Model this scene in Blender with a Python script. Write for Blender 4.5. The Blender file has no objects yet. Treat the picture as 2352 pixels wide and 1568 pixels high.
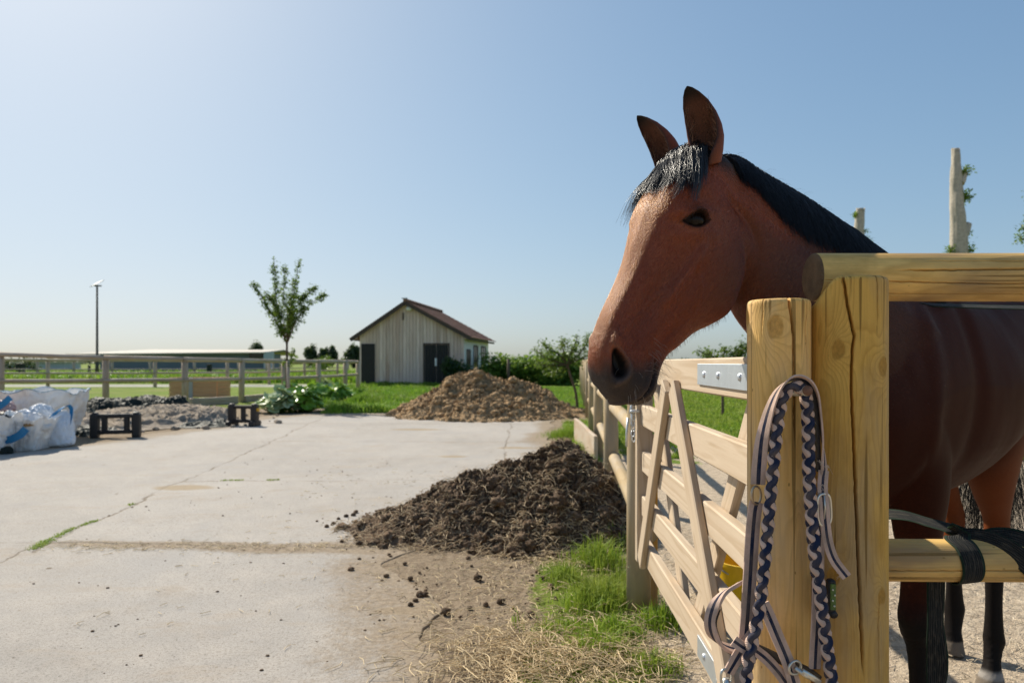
import bpy, bmesh, math, random
import numpy as np
from math import radians as R, sin, cos, pi
from mathutils import Vector, Matrix, Euler

random.seed(7)
rng = np.random.default_rng(7)
SC = bpy.context.scene
COL = SC.collection
F = 1568.0      # focal length in units of the measuring grid (2352 wide)
CAM_H = 1.2

def at(u, v, Y):
    """world point seen at measuring-grid position u,v at distance Y in front of the camera"""
    return np.array([(u - 1176.0) / F * Y, Y, CAM_H - (v - 832.0) / F * Y])

def N(v):
    v = np.asarray(v, float)
    return v / max(1e-9, np.linalg.norm(v))

# ---------------------------------------------------------------- numpy noise
_perm = np.random.default_rng(11).permutation(256)
_perm = np.concatenate([_perm, _perm, _perm])
_g3 = np.random.default_rng(5).normal(size=(256, 3))
_g3 /= np.linalg.norm(_g3, axis=1)[:, None]

def pn(P):
    P = np.asarray(P, float)
    i = np.floor(P).astype(int)
    f = P - i
    w = f * f * f * (f * (f * 6 - 15) + 10)
    i = i & 255
    out = 0
    for dx in (0, 1):
        for dy in (0, 1):
            for dz in (0, 1):
                h = _perm[_perm[_perm[(i[..., 0] + dx) & 255] + ((i[..., 1] + dy) & 255)] + ((i[..., 2] + dz) & 255)]
                g = _g3[h]
                d = f - np.array([dx, dy, dz])
                ww = (w[..., 0] if dx else 1 - w[..., 0]) * (w[..., 1] if dy else 1 - w[..., 1]) * (w[..., 2] if dz else 1 - w[..., 2])
                out = out + ww * (g * d).sum(-1)
    return out * 1.6

def fbm(P, o=4, lac=2.1, gain=0.5):
    P = np.asarray(P, float)
    a, s, t = 1.0, 0, 0
    for k in range(o):
        s = s + a * pn(P + 17.3 * k)
        t += a
        a *= gain
        P = P * lac
    return s / t

def sstep(a, b, x):
    t = np.clip((np.asarray(x, float) - a) / (b - a), 0, 1)
    return t * t * (3 - 2 * t)

def spline(pts, n):
    """Catmull-Rom through pts (any dimension), n samples"""
    P = np.asarray(pts, float)
    if P.ndim == 1:
        P = P[:, None]
    m = len(P)
    E = np.vstack([2 * P[0] - P[1], P, 2 * P[-1] - P[-2]])
    t = np.linspace(0, m - 1, n)
    k = np.minimum(t.astype(int), m - 2)
    u = (t - k)[:, None]
    p0, p1, p2, p3 = E[k], E[k + 1], E[k + 2], E[k + 3]
    return 0.5 * (2 * p1 + (p2 - p0) * u + (2 * p0 - 5 * p1 + 4 * p2 - p3) * u ** 2 + (3 * p1 - p0 - 3 * p2 + p3) * u ** 3)

# ---------------------------------------------------------------- mesh builder
class MB:
    def __init__(self):
        self.v, self.f, self.mi, self.gc, self.rnd, self.val = [], [], [], [], [], []
        self.n = 0

    def add(self, v, f, mi=0, gc=None, rnd=None, val=None):
        v = np.asarray(v, float).reshape(-1, 3)
        f = np.asarray(f, int)
        r = random.random() if rnd is None else rnd
        self.v.append(v)
        self.f.append(f + self.n)
        self.mi.append(np.full(len(f), mi, int) if np.isscalar(mi) else np.asarray(mi, int))
        if gc is None:
            gc = v
        self.gc.append(np.asarray(gc, float) + np.array([r * 37.1, r * 11.7, r * 23.3]))
        self.rnd.append(np.full(len(v), r) if np.isscalar(r) else np.asarray(r, float))
        self.val.append(np.zeros(len(v)) if val is None else np.broadcast_to(np.asarray(val, float), (len(v),)))
        self.n += len(v)
        return self

    def beam(self, p0, p1, w, h, up=(0, 0, 1), bev=0.004, mi=0, seg=1, warp=0.0, rnd=None):
        """rectangular bar p0->p1, w across, h along 'up', chamfered long edges"""
        p0, p1 = np.asarray(p0, float), np.asarray(p1, float)
        d = p1 - p0
        L = np.linalg.norm(d)
        d = d / L
        up = np.asarray(up, float)
        s = N(np.cross(d, up))
        u = np.cross(s, d)
        a, b = w / 2, h / 2
        c = min(bev, a * .8, b * .8)
        prof = np.array([(-a + c, -b), (a - c, -b), (a, -b + c), (a, b - c), (a - c, b), (-a + c, b), (-a, b - c), (-a, -b + c)])
        t = np.concatenate([[0, min(c / L, .2)], np.linspace(0, 1, seg + 1)[1:-1], [max(1 - c / L, .8), 1]])
        sc = np.ones(len(t))
        V, G = [], []
        off = random.random() * 50
        for ti in t:
            q = prof.copy()
            if ti in (0, 1):
                q = np.sign(q) * np.maximum(np.abs(q) - c * .7, 0.0)
            wob = (warp * pn(np.array([[ti * L * 1.3 + off, 3.3, off], [ti * L * 1.3, 8.3, off]]))) if warp else (0, 0)
            V.append(p0 + d * ti * L + np.outer(q[:, 0] + wob[0], s) + np.outer(q[:, 1] + wob[1], u))
            G.append(np.column_stack([q[:, 0], q[:, 1], np.full(8, ti * L)]))
        m = len(t)
        f = []
        for i in range(m - 1):
            for j in range(8):
                k = (j + 1) % 8
                f.append((i * 8 + j, i * 8 + k, (i + 1) * 8 + k, (i + 1) * 8 + j))
        V = np.vstack(V)
        G = np.vstack(G)
        e0 = len(V)
        V = np.vstack([V, p0[None], p1[None]])
        G = np.vstack([G, [[0, 0, 0]], [[0, 0, L]]])
        for j in range(8):
            k = (j + 1) % 8
            f.append((e0, k, j, j))
            b0 = (m - 1) * 8
            f.append((e0 + 1, b0 + j, b0 + k, b0 + k))
        return self.add(V, f, mi, G, rnd)

    def tube(self, pts, rad, n=10, mi=0, cap=True, flat=None, up=(0, 0, 1), rnd=None, val=None, gcl=True):
        """tube along pts; rad scalar / per point; flat=(ra,rb) multipliers along side,up"""
        P = np.asarray(pts, float)
        m = len(P)
        rad = np.broadcast_to(np.asarray(rad, float), (m,)) if np.ndim(rad) < 2 else np.asarray(rad, float)
        T = np.gradient(P, axis=0)
        T /= np.maximum(np.linalg.norm(T, axis=1), 1e-9)[:, None]
        u = np.asarray(up, float)
        if abs(T[0] @ u) > .95:
            u = np.array([0, 1.0, 0]) if abs(T[0][1]) < .9 else np.array([1.0, 0, 0])
        ang = np.linspace(0, 2 * pi, n, endpoint=False)
        V, G = [], []
        L = np.concatenate([[0], np.cumsum(np.linalg.norm(np.diff(P, axis=0), axis=1))])
        for i in range(m):
            s = N(np.cross(T[i], u))
            u = np.cross(s, T[i])
            ra, rb = (rad[i], rad[i]) if rad.ndim == 1 else rad[i]
            if flat:
                ra, rb = ra * flat[0], rb * flat[1]
            V.append(P[i] + np.outer(np.cos(ang) * ra, s) + np.outer(np.sin(ang) * rb, u))
            G.append(np.column_stack([np.cos(ang) * ra, np.sin(ang) * rb, np.full(n, L[i])]))
        f = []
        for i in range(m - 1):
            for j in range(n):
                k = (j + 1) % n
                f.append((i * n + j, i * n + k, (i + 1) * n + k, (i + 1) * n + j))
        V = np.vstack(V)
        G = np.vstack(G)
        if cap:
            e = len(V)
            V = np.vstack([V, P[:1], P[-1:]])
            G = np.vstack([G, [[0, 0, 0]], [[0, 0, L[-1]]]])
            for j in range(n):
                k = (j + 1) % n
                f.append((e, k, j, j))
                f.append((e + 1, (m - 1) * n + j, (m - 1) * n + k, (m - 1) * n + k))
        return self.add(V, f, mi, G, rnd, val)

    def grid(self, P, mi=0, wrap=False, gc=None, rnd=None, val=None, flip=False):
        """P: (m,n,3) grid of points"""
        m, n = P.shape[:2]
        idx = np.arange(m * n).reshape(m, n)
        if wrap:
            idx = np.hstack([idx, idx[:, :1]])
        a, b, c, d = idx[:-1, :-1], idx[:-1, 1:], idx[1:, 1:], idx[1:, :-1]
        f = np.stack([a, b, c, d] if not flip else [a, d, c, b], -1).reshape(-1, 4)
        return self.add(P.reshape(-1, 3), f, mi, gc, rnd, None if val is None else np.asarray(val).reshape(-1))

    def blob(self, c, r, sub=2, amp=.25, freq=2.0, squash=(1, 1, 1), mi=0, rnd=None):
        v, f = ICO[sub]
        c = np.asarray(c, float)
        off = random.random() * 90
        d = 1 + amp * fbm(v * freq + off, 3)
        w = v * d[:, None] * r * np.asarray(squash) + c
        return self.add(w, f, mi, None, rnd)

    def ribbon(self, pts, side, w, th=0.003, mi=0, mids=None, nacross=6, rnd=None):
        """flat band along pts; side: (m,3) or (3,) direction across; face normal = side x tangent. mids = material for the middle third"""
        P = np.asarray(pts, float)
        m = len(P)
        T = np.gradient(P, axis=0)
        T /= np.maximum(np.linalg.norm(T, axis=1), 1e-9)[:, None]
        S = np.broadcast_to(np.asarray(side, float), (m, 3)).copy()
        S -= (S * T).sum(1)[:, None] * T
        S /= np.maximum(np.linalg.norm(S, axis=1), 1e-9)[:, None]
        Nn = np.cross(S, T)
        W = np.broadcast_to(np.asarray(w, float), (m,))
        xs = np.linspace(-.5, .5, nacross + 1)
        ring = [(x, .5) for x in xs] + [(x, -.5) for x in xs[::-1]]
        L = np.concatenate([[0], np.cumsum(np.linalg.norm(np.diff(P, axis=0), axis=1))])
        k = len(ring)
        V = np.zeros((m, k, 3))
        G = np.zeros((m, k, 3))
        for j, (x, z) in enumerate(ring):
            V[:, j] = P + S * (x * W)[:, None] + Nn * (z * th)
            G[:, j] = np.column_stack([x * W, np.full(m, z * th), L])
        idx = np.arange(m * k).reshape(m, k)
        f, mm = [], []
        for i in range(m - 1):
            for j in range(k):
                jn = (j + 1) % k
                f.append((idx[i, j], idx[i, jn], idx[i + 1, jn], idx[i + 1, j]))
                x = (ring[j][0] + ring[jn][0]) / 2
                mm.append(mids if (mids is not None and abs(x) < .14 and ring[j][1] == ring[jn][1]) else mi)
        f.append((idx[0, 0], idx[0, nacross + 1], idx[0, nacross], idx[0, 0])) if False else None
        # end caps
        h = nacross + 1
        for j in range(nacross):
            for i, fl in ((0, False), (m - 1, True)):
                q = (idx[i, j], idx[i, j + 1], idx[i, k - 2 - j], idx[i, k - 1 - j])
                f.append(q if fl else q[::-1])
                mm.append(mi)
        return self.add(V.reshape(-1, 3), f, mm, G.reshape(-1, 3), rnd, G[:, :, 0].reshape(-1))

    def build(self, name, mats, parent=None, smooth=True, loc=None, extra=None, angle=None):
        V = np.vstack(self.v)
        me = bpy.data.meshes.new(name)
        Fq = np.vstack([x if x.shape[1] == 4 else np.column_stack([x, x[:, -1]]) for x in self.f])
        tri = Fq[:, 2] == Fq[:, 3]
        cnt = np.where(tri, 3, 4)
        start = np.concatenate([[0], np.cumsum(cnt)[:-1]])
        loops = np.zeros(cnt.sum(), int)
        for j in range(3):
            loops[start + j] = Fq[:, j]
        q = ~tri
        loops[start[q] + 3] = Fq[q, 3]
        origin = np.zeros(3)
        if loc is not None:
            origin = np.asarray(loc, float)
        me.vertices.add(len(V))
        me.vertices.foreach_set('co', (V - origin).astype(np.float32).ravel())
        me.loops.add(len(loops))
        me.loops.foreach_set('vertex_index', loops.astype(np.int32))
        me.polygons.add(len(cnt))
        me.polygons.foreach_set('loop_start', start.astype(np.int32))
        me.polygons.foreach_set('loop_total', cnt.astype(np.int32))
        me.polygons.foreach_set('material_index', np.concatenate(self.mi).astype(np.int32))
        me.polygons.foreach_set('use_smooth', np.full(len(cnt), bool(smooth)))
        g = me.attributes.new('gc', 'FLOAT_VECTOR', 'POINT')
        g.data.foreach_set('vector', np.vstack(self.gc).astype(np.float32).ravel())
        g = me.attributes.new('rnd', 'FLOAT', 'POINT')
        g.data.foreach_set('value', np.concatenate(self.rnd).astype(np.float32))
        g = me.attributes.new('val', 'FLOAT', 'POINT')
        g.data.foreach_set('value', np.concatenate(self.val).astype(np.float32))
        for k, arr in (extra or {}).items():
            g = me.attributes.new(k, 'FLOAT', 'POINT')
            g.data.foreach_set('value', np.asarray(arr, np.float32))
        me.update(calc_edges=True)
        me.validate()
        if smooth and angle:
            try:
                me.set_sharp_from_angle(angle=R(angle))
            except Exception:
                pass
        for m in (mats if isinstance(mats, (list, tuple)) else [mats]):
            me.materials.append(m)
        o = bpy.data.objects.new(name, me)
        COL.objects.link(o)
        o.location = origin
        if parent is not None:
            o.parent = parent
            o.location = Vector(origin) - Vector(parent.get('_o', (0, 0, 0)))
        return o

def _ico(sub):
    bm = bmesh.new()
    bmesh.ops.create_icosphere(bm, subdivisions=sub, radius=1)
    v = np.array([x.co[:] for x in bm.verts])
    f = np.array([[x.index for x in p.verts] for p in bm.faces])
    bm.free()
    return v, f
ICO = {k: _ico(k) for k in (1, 2, 3, 4, 5)}

def tag(o, label=None, cat=None, group=None, kind=None):
    if label: o['label'] = label
    if cat: o['category'] = cat
    if group: o['group'] = group
    if kind: o['kind'] = kind
    return o

def empty(name, loc, label, cat, group=None):
    o = bpy.data.objects.new(name, None)
    COL.objects.link(o)
    o.empty_display_size = .1
    o.location = Vector([float(x) for x in loc])
    o['_o'] = [float(x) for x in loc]
    return tag(o, label, cat, group)

def copy_tree(o, parent=None):
    c = o.copy()
    COL.objects.link(c)
    if parent is not None:
        c.parent = parent
    for ch in [x for x in bpy.data.objects if x.parent == o]:
        copy_tree(ch, c)
    return c

def hair_obj(name, strands, radii, mat, parent=None, taper=True):
    """strands: list of (k,3) arrays; radii scalar or per strand"""
    hc = bpy.data.hair_curves.new(name)
    sizes = [len(s) for s in strands]
    hc.add_curves(sizes)
    P = np.vstack(strands).astype(np.float32)
    hc.attributes['position'].data.foreach_set('vector', P.ravel())
    ra = np.broadcast_to(np.asarray(radii, float), (len(strands),))
    rad = np.concatenate([r * (np.linspace(1, .25, k) ** .7 if taper else np.ones(k)) for r, k in zip(ra, sizes)]).astype(np.float32)
    a = hc.attributes.get('radius') or hc.attributes.new('radius', 'FLOAT', 'POINT')
    a.data.foreach_set('value', rad)
    a = hc.attributes.new('rnd', 'FLOAT', 'POINT')
    a.data.foreach_set('value', np.concatenate([np.full(k, random.random()) for k in sizes]).astype(np.float32))
    hc.materials.append(mat)
    o = bpy.data.objects.new(name, hc)
    COL.objects.link(o)
    if parent is not None:
        o.parent = parent
        o.location = -Vector(parent.get('_o', (0, 0, 0)))
    return o

# ---------------------------------------------------------------- materials
class NT:
    def __init__(self, name):
        self.m = bpy.data.materials.new(name)
        self.m.use_nodes = True
        self.t = self.m.node_tree
        self.b = self.t.nodes['Principled BSDF']
        self.out = self.t.nodes['Material Output']

    def n(self, typ, **kw):
        x = self.t.nodes.new(typ)
        for k, v in kw.items():
            setattr(x, k, v)
        return x

    def l(self, a, b):
        self.t.links.new(a, b)

    def val(self, inp, v):
        if isinstance(v, bpy.types.NodeSocket):
            self.l(v, inp)
        else:
            inp.default_value = v

    def attr(self, name, out='Fac'):
        return self.n('ShaderNodeAttribute', attribute_name=name).outputs[out]

    def coord(self, which='Object'):
        return self.n('ShaderNodeTexCoord').outputs[which]

    def pos(self):
        return self.n('ShaderNodeNewGeometry').outputs['Position']

    def scale(self, vec, s):
        x = self.n('ShaderNodeMapping')
        self.l(vec, x.inputs['Vector'])
        x.inputs['Scale'].default_value = s
        return x.outputs[0]

    def noise(self, vec, scale, detail=4, rough=.55, dist=0.0, out='Fac'):
        x = self.n('ShaderNodeTexNoise')
        self.l(vec, x.inputs['Vector'])
        x.inputs['Scale'].default_value = scale
        x.inputs['Detail'].default_value = detail
        x.inputs['Roughness'].default_value = rough
        x.inputs['Distortion'].default_value = dist
        return x.outputs[0 if out == 'Fac' else 1]

    def voro(self, vec, scale, feature='F1', out='Distance', rand=1.0):
        x = self.n('ShaderNodeTexVoronoi', feature=feature)
        self.l(vec, x.inputs['Vector'])
        x.inputs['Scale'].default_value = scale
        x.inputs['Randomness'].default_value = rand
        return x.outputs[out]

    def math(self, op, a, b=0.0, c=0.0, clamp=False):
        x = self.n('ShaderNodeMath', operation=op, use_clamp=clamp)
        for i, v in enumerate((a, b, c)):
            self.val(x.inputs[i], v)
        return x.outputs[0]

    def ramp(self, fac, stops, interp='LINEAR'):
        x = self.n('ShaderNodeValToRGB')
        cr = x.color_ramp
        cr.interpolation = interp
        while len(cr.elements) > 1:
            cr.elements.remove(cr.elements[-1])
        for i, (p, c) in enumerate(stops):
            e = cr.elements[0] if i == 0 else cr.elements.new(p)
            e.position = p
            c = (c, c, c) if np.isscalar(c) else c
            e.color = (*c, 1)
        self.l(fac, x.inputs[0])
        return x.outputs[0]

    def mix(self, fac, a, b, typ='MIX'):
        x = self.n('ShaderNodeMix', data_type='RGBA', blend_type=typ)
        self.val(x.inputs[0], fac)
        for s, v in ((x.inputs[6], a), (x.inputs[7], b)):
            if isinstance(v, bpy.types.NodeSocket):
                self.l(v, s)
            else:
                s.default_value = (*v, 1) if len(v) == 3 else v
        return x.outputs[2]

    def sep(self, vec):
        x = self.n('ShaderNodeSeparateXYZ')
        self.l(vec, x.inputs[0])
        return x.outputs

    def bump(self, h, strength=.3, dist=.01, normal=None):
        x = self.n('ShaderNodeBump')
        x.inputs['Strength'].default_value = strength
        x.inputs['Distance'].default_value = dist
        self.l(h, x.inputs['Height'])
        if normal is not None:
            self.l(normal, x.inputs['Normal'])
        return x.outputs[0]

    def fin(self, col=None, rough=.7, spec=.3, normal=None, metal=0.0, **kw):
        b = self.b
        if col is not None:
            self.val(b.inputs['Base Color'], col if isinstance(col, bpy.types.NodeSocket) else (*col, 1))
        self.val(b.inputs['Roughness'], rough)
        b.inputs['Specular IOR Level'].default_value = spec
        b.inputs['Metallic'].default_value = metal
        if normal is not None:
            self.l(normal, b.inputs['Normal'])
        for k, v in kw.items():
            self.val(b.inputs[k], v)
        return self.m

def m_plain(name, col, rough=.6, spec=.3, metal=0, var=.25, scale=6, bump=0.0, bscale=60):
    t = NT(name)
    p = t.coord('Object')
    n = t.noise(p, scale, 5)
    dark = tuple(c * (1 - var) for c in col)
    lite = tuple(min(1, c * (1 + var)) for c in col)
    c = t.mix(n, dark, lite)
    nm = t.bump(t.noise(p, bscale, 4), bump, .01) if bump else None
    return t.fin(c, rough, spec, nm, metal)

def m_wood(name, pale, dark, rings=26, fig=(7, 7, .7), streak=.35, weather=None, rough=.7, use_val=False, bump=.25, wamt=.6, crackdark=True):
    """wood: contour lines of a stretched noise in the piece's own coordinates"""
    t = NT(name)
    g = t.attr('gc', 'Vector')
    base = t.noise(t.scale(g, fig), 1.0, 3, .42)
    base = t.math('ADD', base, t.math('MULTIPLY', t.noise(t.scale(g, (45, 45, 14)), 1.0, 2), .018))
    if use_val:
        base = t.math('ADD', base, t.attr('val'))
    w = t.math('FRACT', t.math('MULTIPLY', base, rings))
    line = t.ramp(w, [(0, 0.0), (.55, .35), (.85, 1.0), (1.0, 0.0)])
    fine = t.noise(t.scale(g, (320, 320, 9)), 1.0, 3, .6)
    tone = t.noise(t.scale(g, (5, 5, 1.2)), 1.0, 3)
    rn = t.attr('rnd')
    mid = tuple((a * .45 + b * .55) for a, b in zip(pale, dark))
    c = t.mix(t.math('MULTIPLY', line, .55), pale, dark)
    c = t.mix(t.math('MULTIPLY', t.ramp(fine, [(.35, 1.0), (.6, 0.0)]), streak), c, mid)
    c = t.mix(t.math('MULTIPLY', t.ramp(tone, [(.35, 0.0), (.75, 1.0)]), .35), c, dark)
    c = t.mix(t.math('MULTIPLY', rn, .25), c, mid)
    if weather is not None:
        wn = t.noise(t.scale(g, (9, 9, 2.2)), 1.0, 4)
        c = t.mix(t.math('MULTIPLY', t.ramp(wn, [(.42, 0.0), (.62, 1.0)]), wamt), c, weather)
    if use_val:
        hair = t.noise(t.scale(g, (75, 75, 1.1)), 1.0, 2, .5)
        c = t.mix(t.math('MULTIPLY', t.ramp(hair, [(.63, 0.0), (.665, 1.0)]), .75), c, tuple(q * .35 for q in dark))
        blot = t.noise(t.scale(g, (14, 14, 6)), 1.0, 5, .7)
        c = t.mix(t.math('MULTIPLY', t.ramp(blot, [(.50, 0.0), (.72, 1.0)]), .5), c, tuple(q * .8 for q in dark))
        speck = t.math('ADD', t.voro(t.scale(g, (1, 1, .5)), 34), t.math('MULTIPLY', blot, .25))
        c = t.mix(t.ramp(speck, [(.14, .8), (.18, 0.0)]), c, tuple(q * .5 for q in dark))
        dk = t.attr('dk')
        kn = t.noise(t.scale(g, (170, 170, 110)), 1.0, 3)
        c = t.mix(t.math('MULTIPLY', dk, .85), c, t.mix(kn, tuple(q * .38 for q in dark), tuple(q * 1.5 for q in dark)))
    h = t.math('ADD', t.math('MULTIPLY', line, .5), fine)
    return t.fin(c, rough, .25, t.bump(h, bump, .0015))
# ================================================================ camera, light, sky
cam = bpy.data.cameras.new('camera')
cam.sensor_width = 36
cam.lens = 24
cam.shift_y = 48.0 / 2352.0
cam.clip_end = 5000
cam.clip_start = .05
cam.dof.use_dof = True
cam.dof.focus_distance = 1.45
cam.dof.aperture_fstop = 5.6
co = bpy.data.objects.new('camera', cam)
COL.objects.link(co)
co.location = (0, 0, CAM_H)
co.rotation_euler = (R(90), 0, 0)
SC.camera = co

SUN_EL, SUN_AZ = R(41), R(42)       # azimuth measured to the left of straight ahead
sun_dir = Vector((-sin(SUN_AZ) * cos(SUN_EL), cos(SUN_AZ) * cos(SUN_EL), sin(SUN_EL)))
sl = bpy.data.lights.new('sun', 'SUN')
sl.energy = 4.4
sl.angle = R(.5)
sl.color = (1, .92, .78)
so = bpy.data.objects.new('sun', sl)
COL.objects.link(so)
so.rotation_euler = sun_dir.to_track_quat('Z', 'Y').to_euler()

w = bpy.data.worlds.new('World')
SC.world = w
w.use_nodes = True
wt = w.node_tree
sky = wt.nodes.new('ShaderNodeTexSky')
sky.sky_type = 'NISHITA'
sky.sun_disc = False
sky.sun_elevation = SUN_EL
sky.sun_rotation = -SUN_AZ
sky.air_density = 1.0
sky.dust_density = 1.35
sky.ozone_density = 3.5
sky.altitude = 0
bg = wt.nodes['Background']
bg.inputs['Strength'].default_value = .14
# hazy summer air: bluer than the model's horizon, with the glow round the sun softly compressed
def vm(op, a, b):
    x = wt.nodes.new('ShaderNodeVectorMath')
    x.operation = op
    for i, q in enumerate((a, b)):
        if isinstance(q, tuple):
            x.inputs[i].default_value = q
        else:
            wt.links.new(q, x.inputs[i])
    return x.outputs[0]
sc_ = vm('MULTIPLY', sky.outputs[0], (.82, .985, 1.10))
den = vm('ADD', vm('MULTIPLY', sc_, (.165, .162, .155)), (1, 1, 1))
wt.links.new(vm('DIVIDE', sc_, den), bg.inputs[0])

SC.view_settings.view_transform = 'Standard'
SC.view_settings.look = 'None'
SC.view_settings.exposure = 0.60
SC.view_settings.gamma = 1
SC.cycles.max_bounces = 8
SC.cycles.use_denoising = True
SC.cycles.use_adaptive_sampling = True

# ================================================================ ground
def concrete_right(y):
    return np.interp(y, [0, 2.6, 3.2, 3.75, 4.05, 4.3, 5.2, 7, 9, 11, 14, 16.5], [-.15, -.27, -.38, -.50, -.72, -.6, .05, .45, .55, .62, .85, 1.0])

def concrete_left(y):
    return np.interp(y, [0, 8, 9, 10, 11.5, 13, 14.5, 16.5], [-9, -8.5, -7.2, -6.3, -6.0, -5.6, -5.6, -5.4])

def fence_x(y):
    return .61 + .09 * (y - 3.26)

# ---- base ground sheet, finer near the camera
def axis(lo, hi, step, far, g=1.22):
    a = list(np.arange(lo, hi + 1e-6, step))
    s = step
    x = hi
    while x < far:
        s *= g
        x += s
        a.append(x)
    s = step
    x = lo
    b = []
    while x > -far:
        s *= g
        x -= s
        b.append(x)
    return np.array(b[::-1] + a)

gx, gy = axis(-10, 9, .09, 1500), axis(-1, 21, .09, 1500)
GX, GY = np.meshgrid(gx, gy)
def ground_z(X, Y):
    X, Y = np.asarray(X, float), np.asarray(Y, float)
    P = np.stack([X, Y, np.zeros_like(X)], -1)
    near = sstep(60, 20, np.hypot(X, Y - 8))
    inside = sstep(-.02, -.22, X - concrete_right(Y)) * sstep(.0, .25, X - concrete_left(Y)) * sstep(16.2, 15.8, Y)
    z = (.022 * fbm(P * 2.2, 4) + .02 * fbm(P * .5, 2)) * near
    z = z * (1 - inside) - .014 * inside
    pad = sstep(0, .3, X - fence_x(Y)) * sstep(12, 8, Y)
    z = z + pad * .012 * fbm(P * 9, 3)
    return z - .003

def grassy(X, Y):
    """1 where turf grows"""
    X, Y = np.asarray(X, float), np.asarray(Y, float)
    P = np.stack([X, Y, np.zeros_like(X)], -1)
    n = fbm(P * 1.3, 4)
    fx = fence_x(Y)
    padd = sstep(8.2, 10.2, Y + n * 2.5) * (X > fx)                    # paddock turf beyond the sand
    verge = sstep(.10, -.10, np.abs(X - (fx - .22)) - .30 - .10 * n) * (X < fx + .15) * sstep(1.9, 2.6, Y)
    verge = verge * sstep(-.35, .1, n + .18)
    back = sstep(15.6, 16.4, Y + n * 1.2) * (X <= fx)
    left = sstep(17.5, 18.5, Y + n * 1.2) * (X < -3)
    g = np.where(X > fx, padd, np.maximum(verge, back))
    g = np.where((X < -4.5) & (Y < 20), left, g)
    bare = sstep(2.6, 1.2, np.hypot((X + 1.0) / 1.6, (Y - 15.4)))      # heap apron
    return np.clip(g * (1 - bare), 0, 1)

GZ = ground_z(GX, GY)
gb = MB()
gb.grid(np.stack([GX, GY, GZ], -1), val=grassy(GX, GY), rnd=0.0)
road = (sstep(.0, .6, GY - 32.5 + .02 * (GX + 10)) * sstep(0, .6, 38 - GY) * sstep(-8, -10, GX)).ravel()
padk = (sstep(-.05, .1, GX - fence_x(GY)) * sstep(14, 10, GY)).ravel()

t = NT('soil_and_turf')
p = t.pos()
n1 = t.noise(p, 1.1, 6, .6)
n2 = t.noise(p, 18, 5, .65)
n3 = t.noise(p, 90, 4, .7)
soil = t.mix(t.ramp(n2, [(.3, 0.0), (.7, 1.0)]), (.16, .115, .075), (.34, .265, .185))
soil = t.mix(t.ramp(n3, [(.45, 0.0), (.75, .7)]), soil, (.46, .38, .27))
sand = t.mix(t.ramp(n2, [(.3, 0.0), (.7, 1.0)]), (.30, .235, .17), (.60, .49, .36))
sand = t.mix(t.ramp(t.noise(p, 60, 4, .75), [(.5, 0.0), (.7, .8)]), sand, (.72, .60, .45))
soil = t.mix(t.attr('padk'), soil, sand)
gr = t.mix(t.ramp(n1, [(.35, 0.0), (.65, 1.0)]), (.12, .20, .022), (.23, .28, .05))
gr = t.mix(t.ramp(t.noise(p, .35, 4, .6), [(.48, 0.0), (.7, .65)]), gr, (.30, .27, .11))
gr = t.mix(t.ramp(n3, [(.35, .5), (.6, 0.0)]), gr, (.05, .085, .015))
gm = t.math('ADD', t.attr('val'), t.math('MULTIPLY', t.math('SUBTRACT', n2, .5), .9))
gm = t.ramp(gm, [(.42, 0.0), (.58, 1.0)])
c = t.mix(gm, soil, gr)
c = t.mix(t.attr('road'), c, (.42, .40, .38))
MAT_GROUND = t.fin(c, .95, .1, t.bump(t.math('ADD', n2, t.math('MULTIPLY', n3, .5)), .9, .03))
ground = gb.build('ground', MAT_GROUND, extra={'road': road, 'padk': padk})
tag(ground, kind='structure')

# ---- concrete yard sheet (grid clipped to its outline)
cy = np.concatenate([np.arange(.6, 7, .035), np.arange(7, 16.2, .07)])
NXc = 300
PC = np.zeros((len(cy), NXc, 3))
for i, y in enumerate(cy):
    jl = .10 * pn(np.array([[y * 1.7, 2.2, 9.1]]))[0] * 1.5 + .05 * pn(np.array([[y * 7, 2.2, 9.1]]))[0]
    jr = .12 * pn(np.array([[y * 2.1, 7.7, 1.1]]))[0] + .035 * pn(np.array([[y * 9, 7.7, 4.1]]))[0]
    a, b = concrete_left(y) + jl, concrete_right(y) + jr
    s = np.linspace(0, 1, NXc)
    s = 1 - (1 - s) ** 1.6
    PC[i, :, 0] = a + (b - a) * s
    PC[i, :, 1] = y
PC[-1, :, 1] += .15 * fbm(PC[-1] * 1.5, 3)
PC[..., 2] = .006 * fbm(PC * .6, 2) + .002
PC[:, -4:, 2] -= np.array([.001, .004, .010, .02])
X_, Y_ = PC[..., 0], PC[..., 1]
nn = fbm(PC * 1.6, 5)
# dirt: right-hand edge, transverse joint near y=4.4, apron of the pile, far edge
edge = sstep(.75, .0, (concrete_right(Y_) - X_) + .35 * nn)
jt = sstep(.16, .02, np.abs(Y_ - (4.42 - .055 * (X_ + 1.5)) + .10 * nn) - .05 * sstep(-3, -.8, X_)) * sstep(-3.6, -2.7, X_)
apr = sstep(1.25, .35, np.hypot((X_ - .1) / 1.3, (Y_ - 4.9)) + .35 * nn)
far = sstep(14.4, 16.0, Y_ + .9 * nn) + sstep(1.1, .0, (X_ - concrete_left(Y_)) + .5 * nn) * sstep(8, 9.5, Y_)
dirt = np.clip(np.maximum.reduce([edge * .9, jt * .85, apr, far * .8]), 0, 1)
cb = MB()
cb.grid(PC, val=dirt, rnd=0.0)

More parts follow.
